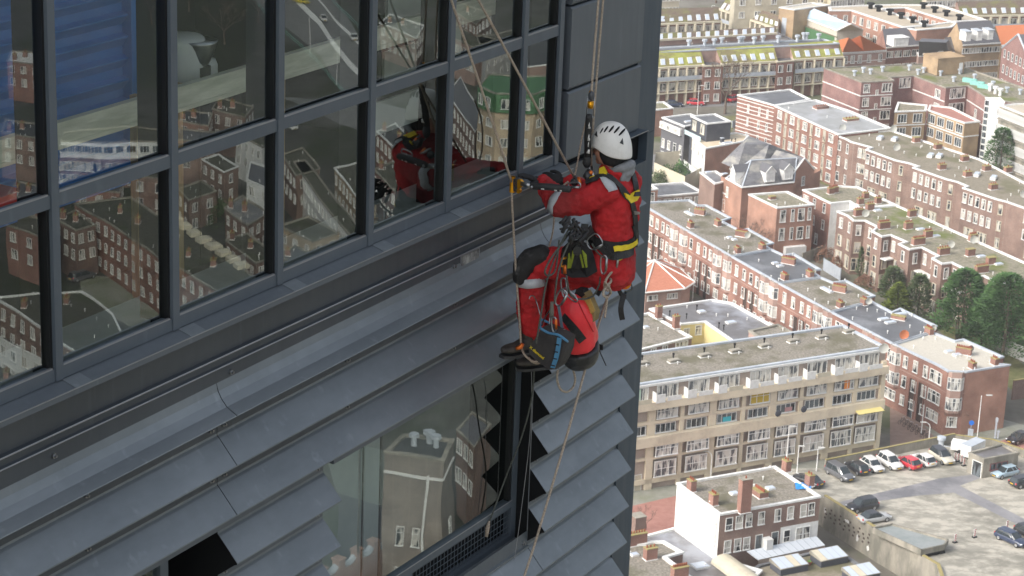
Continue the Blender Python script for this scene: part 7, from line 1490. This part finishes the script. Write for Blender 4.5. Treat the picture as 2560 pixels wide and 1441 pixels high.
# ============================================================ THE STREETS MIRRORED IN THE GLAZING (they stand to the right of the view)
GR = 'buildings mirrored in the glazing'
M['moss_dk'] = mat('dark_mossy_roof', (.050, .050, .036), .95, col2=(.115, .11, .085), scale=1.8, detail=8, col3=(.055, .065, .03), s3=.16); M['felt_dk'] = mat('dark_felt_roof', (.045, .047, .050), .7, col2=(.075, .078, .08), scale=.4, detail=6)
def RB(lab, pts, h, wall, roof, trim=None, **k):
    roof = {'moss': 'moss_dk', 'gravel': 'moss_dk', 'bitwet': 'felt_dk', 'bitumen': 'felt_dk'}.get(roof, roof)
    return BLD('mirrored_block', lab, 'building', pts, h, M[wall], M[roof], trim=trim or (M['conc'] if len(lab) % 3 else WHT), ref=True, group=GR, **{'tw': .22, **k})
b = RB('long curved brick terrace mirrored in the second and third lower panes', [(187, 505), (305, 578), (370, 620), (408, 648), (557, 735), (660, 715), (614, 675), (477, 568), (405, 542), (332, 490)], 10, 'bk_red', 'moss')
for i in range(4): L = b.elen(i); b.row(i, max(1, int(L/2.6)), [8.2, 5.2, 2.0], 1.1, 1.7, 'v')
for x, y in ((300, 530), (348, 555), (412, 600), (470, 640), (532, 665)): b.chim(x, y, 1.6, .8, 1.0, 3)
b.scatter(14, 5); bx_ = MB().box(-1.1, 1.1, -1.0, 1.0, 0, .7).mesh('roof_dome', M['cream'])
for k in range(9): link('roof_dome', bx_, b.roof, b._rp(412+k*24, 540+k*16.5))
b = RB('curved brown terrace mirrored in the lowest left panes', [(-60, 700), (0, 750), (92, 813), (206, 890), (330, 868), (279, 782), (206, 729), (0, 742)], 10, 'bk_brown', 'moss')
for i in range(4): b.row(i, max(1, int(b.elen(i)/2.8)), [8.2, 5.2, 2.0], 1.2, 1.8, 'v')
b.scatter(10, 6); b.chim(60, 770, 1.6, .8, 1, 4); b.chim(170, 760, 1.6, .8, 1, 4)
b = RB('white rendered row with brown roof mirrored at the foot of the blue container', [(150, 350), (250, 356), (410, 352), (440, 325), (300, 315), (160, 330)], 9, 'white', 'moss')
for i in range(2): b.row(i, 5, [7.4], 1.8, 1.4, 'w', gm=M['glass_dk']); b.band(i, 0, 5.6, .3, M['bk_brown'], name='lower_storey'); b.row(i, 5, [4.0, 1.4], 1.4, 1.8, 'v', out=.32)
for i, (pts, h, w, r) in enumerate((([(440, 345), (530, 352), (535, 325), (445, 318)], 9, 'bk_brown', 'slate2'), ([(500, 395), (560, 430), (600, 415), (545, 380)], 9, 'bk_brown', 'moss'), ([(590, 330), (660, 370), (690, 350), (620, 315)], 9, 'white', 'moss'),
      ([(620, 450), (672, 470), (680, 420), (630, 405)], 9, 'white', 'slate2'), ([(700, 560), (780, 600), (850, 580), (770, 540)], 8, 'bk_beige', 'moss'), ([(735, 405), (800, 500), (880, 590), (915, 590), (830, 480), (765, 400)], 9, 'white', 'moss'), ([(700, 385), (740, 440), (800, 420), (760, 370)], 9, 'bk_brown', 'gravel'),
      ([(840, 420), (900, 500), (940, 480), (900, 400)], 9, 'bk_beige', 'gravel'), ([(440, 470), (470, 500), (540, 480), (500, 450)], 6, 'bk_brown', 'moss'), ([(20, 560), (120, 600), (150, 560), (40, 530)], 9, 'bk_red', 'moss'), ([(0, 840), (100, 900), (140, 870), (60, 830)], 5, 'white', 'bitwet'), ([(440, 600), (560, 690), (600, 660), (520, 590)], 4, 'bk_beige', 'moss'))):
    b = RB(['small slate roofed house mirrored right of the timber post', 'brown house mirrored in the second pane', 'white gabled house mirrored in the second pane', 'white dormered house mirrored at the edge of the second pane', 'beige row mirrored low in the third pane', 'long white terraced row mirrored diagonally in the third pane',
            'gravel roofed house mirrored in the third pane', 'beige gravel roofed block mirrored beside the fourth mullion', 'low brown annex mirrored in the second pane', 'red brick block mirrored above the white lorry', 'white conservatory mirrored in the lowest left pane', 'low beige shed mirrored below the long terrace'][i], pts, h, w, r)
    for e in (0, 1): b.row(e, max(1, int(b.elen(e)/3)), [h-1.9, h-4.9], 1.3, 1.7, 'v')
    b.scatter(3, i)
b = RB('ochre block with dark green mansard mirrored in the fifth and sixth panes', [(1200, 215), (1243, 232), (1335, 236), (1400, 216), (1380, 190), (1225, 186)], 24, 'bk_beige', 'green')
for e in range(3): b.row(e, max(2, int(b.elen(e)/4)), [22, 18, 14.5, 11, 7.5], 1.7, 1.7, 'v'); b.band(e, 20.3, 23.7, .5, M['green'], name='mansard'); b.row(e, max(2, int(b.elen(e)/4)), [22], 1.7, 1.9, 'v', out=.55); b.band(e, 0, 5.4, .1, M['bk_brown'], name='plinth')
b = RB('dark brown terrace mirrored left of the ochre block', [(1110, 235), (1190, 330), (1215, 300), (1150, 190)], 14, 'bk_brown', 'slate2'); b.row(0, 9, [12, 9, 6, 3], 1.2, 1.7, 'v')
b = RB('low beige block with grey roof mirrored at the top of the fifth pane', [(1095, 85), (1190, 120), (1240, 95), (1140, 70)], 9, 'bk_pink', 'moss'); b.row(0, 8, [7, 4], 1.4, 1.6, 'v')
b = RB('white building mirrored at the top of the sixth pane', [(1215, 150), (1300, 100), (1300, 70), (1200, 90)], 9, 'white', 'moss'); b.row(0, 5, [7, 4], 1.4, 1.6, 'v')
b = RB('brown block with flat roof mirrored high in the seventh pane', [(1310, 165), (1385, 160), (1380, 60), (1310, 75)], 14, 'bk_brown', 'bitumen')
# further rows of roofs filling the mirrored quarter
_ex = 0; _rr = random.Random(11)
_extra = [([(300, 655), (400, 720), (470, 690), (380, 640)], 4, 'moss'), ([(560, 600), (640, 660), (690, 640), (620, 580)], 9, 'gravel'), ([(140, 545), (190, 575), (240, 560), (190, 520)], 9, 'moss'), ([(20, 480), (90, 510), (120, 470), (40, 450)], 9, 'slate2'), ([(190, 470), (300, 480), (310, 445), (200, 440)], 9, 'bitwet'),
  ([(330, 440), (420, 450), (430, 415), (340, 410)], 9, 'gravel'), ([(440, 300), (520, 310), (530, 280), (450, 275)], 9, 'bitwet'), ([(530, 270), (610, 290), (630, 262), (550, 245)], 9, 'moss'), ([(560, 520), (620, 560), (670, 530), (610, 490)], 9, 'slate'), ([(930, 420), (1010, 500), (1060, 480), (980, 400)], 9, 'moss'),
  ([(940, 330), (1010, 390), (1060, 370), (990, 310)], 9, 'bitwet'), ([(1020, 560), (1110, 600), (1150, 560), (1060, 520)], 9, 'gravel'), ([(700, 640), (800, 700), (840, 670), (740, 610)], 8, 'slate2'), ([(860, 620), (930, 650), (960, 620), (890, 590)], 8, 'moss'), ([(0, 330), (90, 345), (110, 310), (10, 300)], 9, 'bitwet'),
  ([(20, 150), (100, 160), (110, 130), (30, 125)], 9, 'white'), ([(1110, 20), (1200, 60), (1230, 30), (1140, 0)], 12, 'moss'), ([(950, 60), (1040, 95), (1060, 65), (970, 35)], 8, 'bitwet'), ([(0, 950), (140, 1050), (200, 1000), (100, 920)], 8, 'gravel'), ([(200, 960), (330, 1030), (380, 980), (270, 930)], 8, 'moss')]
for pts, h_, rf_ in _extra:
    cx_ = sum(p[0] for p in pts)/4; cy_ = sum(p[1] for p in pts)/4
    col_ = 'lowest' if cy_ > 560 else 'low' if cy_ > 330 else 'high'; wh_ = _rr.choice(['bk_brown', 'bk_red', 'bk_purple', 'bk_brown'])
    b = RB('%s house, %s roof, mirrored %s in %s half of pane column %s' % ({'bk_brown': 'brown brick', 'bk_red': 'red brick', 'bk_purple': 'dusky brick'}[wh_], {'moss': 'mossy', 'gravel': 'gravel', 'slate2': 'slate', 'slate': 'mottled slate', 'bitwet': 'dark felt', 'white': 'white'}[rf_], col_, 'left' if (cx_ % 230) < 115 else 'right', ['one', 'two', 'three', 'four', 'five', 'six'][int(min(5, max(0, (cx_-0)//230)))]), pts, h_, wh_, rf_)
    for e_ in (0, 1): b.row(e_, max(2, int(b.elen(e_)/2.6)), [h_-1.8, h_-4.7], 1.2, 1.7, 'v')
    b.chim(pts[0][0]+20, pts[0][1]-2, 1.6, .8, 1.2, 4); b.chim(cx_, cy_, 1.6, .8, 1.2, 4); b.scatter(6, int(cx_))
# street, bridge road, verge, lorry
def rsheet(pts, z, nm, m):
    P = [atR(x, y, z) for x, y in pts]; return struct(MB().add(P, [tuple(range(len(P)))]), nm, m)
rsheet([(-300, 1500), (1500, 1500), (1500, -60), (-300, -60)], .008, 'mirrored_ground', mat('mirrored_yards', (.040, .040, .032), .95, col2=(.10, .098, .088), scale=.12, detail=9, col3=(.035, .045, .02), s3=.05))
rsheet([(590, -40), (800, 140), (905, 300), (960, 300), (915, 120), (820, -40)], .02, 'road', M['tarmac']); rsheet([(700, -40), (715, -40), (915, 190), (908, 200)], .03, 'lane_marking', WHT)
rsheet([(770, -20), (775, -20), (915, 120), (912, 128)], .03, 'lane_marking', WHT); rsheet([(210, 760), (420, 860), (470, 800), (330, 700), (200, 690)], .02, 'pavement', M['pave']); rsheet([(330, -60), (640, -60), (640, 130), (520, 230), (330, 200)], .015, 'verge', mat('dark_green_verge', (.022, .028, .014), .95, col2=(.035, .042, .022), scale=.1))
rsheet([(700, 240), (900, 330), (1120, 420), (1120, 300), (960, 260)], .012, 'street', M['tarmac']); rsheet([(1180, 430), (1390, 360), (1390, 300), (1200, 340)], .022, 'pavement', M['brnpave'])
for p, q in (((600, -40), (890, 250)), ((800, -40), (940, 110))):
    a, c = atR(*p, 1.1), atR(*q, 1.1); b = MB().sweep([a, c], .06, 5); b.sweep([a-Vector((0, 0, .6)), c-Vector((0, 0, .6))], .05, 5); solo(b, 'bridge_railing', M['teal'], 'teal railing mirrored along the '+('left' if p[0] < 700 else 'right')+' side of the main road', 'railing', 'mirrored railings')
for k, ty, c_, r_, f_, l_ in ((0, 'sedan', 'white', (796, 38), (812, 55), 'white car mirrored on the main road in the third pane'), (1, 'hatch', 'white', (886, 90), (892, 106), 'white car mirrored on the right lane in the third pane'), (2, 'sedan', 'yel', (742, 2), (768, 8), 'yellow car mirrored at the top of the third pane'), (3, 'mpv', 'grey', (182, 700), (228, 688), 'dark grey car mirrored beside the white lorry'), (4, 'hatch', 'white', (720, 310), (735, 322), 'white car mirrored near the parking bays')): car(ty, c_, r_, f_, .05, l_, ref=True, group='cars mirrored in the glazing')
lamp((770, 130), 0, 8, 1.2, 'left street lamp mirrored in the third pane', .5, ref=True); lamp((848, 215), 0, 8, 1.2, 'right street lamp mirrored in the third pane', .5, ref=True)
for i, (p, l_) in enumerate((((375, 60), 'bare tree mirrored in the second pane, left'), ((470, 30), 'bare tree mirrored at the top of the second pane'), ((560, 110), 'bare tree mirrored in the second pane, right'), ((1050, 470), 'bare tree mirrored behind the helmet'), ((650, 60), 'bare tree mirrored beside the main road'))): bare(p, 10, 9, l_, 40+i, ref=True)
for i, (p, l_) in enumerate((((430, 130), 'dark shrub mirrored in the second pane'), ((1180, 60), 'green shrub mirrored at the top of the fifth pane'), ((560, 560), 'dark shrub mirrored low in the second pane'))): bush(p, 4, 8, M['leaf_md'], l_, 50+i, 900, ref=True, ls=.5)
A_, B2_ = atR(60, 672, 0), atR(196, 672, 0); d = (B2_-A_); L = d.length; c = (A_+B2_)/2
lo = thing('lorry', 'white lorry with black lettering and red stripe, mirrored in the leftmost panes', 'lorry', c, math.atan2(d.y, d.x))
nrm_s = -1 if Vector((d.y, -d.x)).dot(Vector((-c.x, -c.y))) > 0 else 1
link('cargo_box', MB().box(-L/2, L/2-1.6, -1.25, 1.25, .9, 3.4).mesh('cargo_box', WHT), lo); link('cab', MB().prism([(L/2-1.5, -1.2), (L/2+.4, -1.15), (L/2+.4, 1.15), (L/2-1.5, 1.2)], .5, 2.9, bot=True).mesh('cab', WHT), lo)
for x in (-L/2+1.2, L/2-.4):
    for y in (-1.1, 1.1): link('wheel', MB().sweep([(x, y-.15, .5), (x, y+.15, .5)], .5, 14).mesh('wheel', M['tyre']), lo)
tx = bpy.data.curves.new('lettering', 'FONT'); tx.body = 'edelweiss'; tx.size = 1.5; tx.extrude = .01; tx.align_x = 'CENTER'
lt = link('lettering', bpy.data.meshes.new_from_object(bpy.data.objects.new('tmp', tx)), lo); lt.data.materials.clear(); lt.data.materials.append(M['black'])
lt.matrix_local = Matrix.Translation((-.8, nrm_s*1.27, 1.9)) @ Matrix.Rotation(0 if nrm_s < 0 else math.pi, 4, 'Z') @ Matrix.Rotation(math.pi/2, 4, 'X')
link('red_stripe', MB().box(-L/2+.4, L/2-2.2, nrm_s*1.262-.004, nrm_s*1.262+.004, 1.5, 1.64).mesh('red_stripe', bm_), lo)
# seen in the lower window: castle-like beige block, slate roof, battlements
b = RB('beige block with white roof rim mirrored in the lower window', [(963, 1131), (1113, 1153), (1143, 1099), (1010, 1086)], 24, 'bk_stone', 'bitumen', trim=M['conc'], tw=.6); b.band(0, 21.5, 21.8, .2, WHT, name='string_course'); b.band(1, 21.5, 21.8, .2, WHT, name='string_course'); b.win(1, [.5], [14, 9], 1.2, 3.0, 't'); b.vents([(1040, 1118), (1075, 1110), (1090, 1120)], .5, 1.5, 'zinc'); b.win(0, [.3, .6], [14, 9], 1.0, 2.4, 't')
dp = MB().sweep([(0, -.2, 0), (0, -.2, 22)], .14, 6); b.put(0, .72, 0, link('downpipe', dp.mesh('downpipe', WHT)))
e0, e1, r0_, r1_ = atR(850, 1235, 12), atR(1060, 1295, 12), atR(800, 1090, 20), atR(985, 1135, 20); c0 = Vector((e0.x, e0.y, 0)); sr = thing('mirrored_slate_roof', 'large grey green slate roof mirrored left in the lower window', 'roof', c0)
part(MB().add([e0, e1, r1_, r0_], [(0, 1, 2, 3)]), 'roof_slope', mat('grey_green_slate', (.17, .20, .19), .5, col2=(.22, .25, .24), scale=.4), sr, c0); part(MB().add([dn(e0), dn(e1), e1, e0], [(0, 1, 2, 3)]), 'wall', M['dkgrey'], sr, c0)
a, c = atR(800, 1450, 8), atR(1110, 1290, 8); c0 = Vector((a.x, a.y, 0)); d = (c-a); L = d.length; bt = thing('battlement_wall', 'beige battlemented parapet mirrored along the foot of the lower window', 'wall', c0, math.atan2(d.y, d.x))
link('wall', MB().box(0, L, -.4, .4, 0, 8).mesh('wall', M['bk_pink']), bt)
for k in range(int(L/3.2)): link('merlon', MB().box(k*3.2, k*3.2+1.0, -.55, .55, 8, 9.3).box(k*3.2-.12, k*3.2+1.12, -.65, .65, 9.3, 9.5).mesh('merlon', M['bk_pink']), bt); link('curved_coping', MB().sweep([(k*3.2+1.0+2.2*t, 0, 8.6-.5*math.sin(math.pi*t)) for t in (0, .25, .5, .75, 1)], .45, 6).mesh('curved_coping', M['zinc']), bt)
b = RB('red brown brick house mirrored between the louvre ends in the lower window', [(1150, 1075), (1195, 1120), (1230, 1060), (1190, 1030)], 12, 'bk_brown', 'slate2'); b.row(0, 3, [10, 6], 1.4, 2.0, 'v')
# ============================================================ HAZE
hz = bpy.data.materials.new('haze'); hz.use_nodes = True; n = hz.node_tree.nodes; l = hz.node_tree.links; n.remove(n['Principled BSDF'])
pv_ = n.new('ShaderNodeVolumePrincipled'); pv_.inputs['Color'].default_value = (.93, .95, .98, 1); pv_.inputs['Density'].default_value = .00017; pv_.inputs['Anisotropy'].default_value = .0
l.new(pv_.outputs[0], n['Material Output'].inputs['Volume'])
o = link('haze', MB().box(-4300, 5300, -4300, 6300, -1.5, 137).mesh('haze', hz)); o['kind'] = 'stuff'
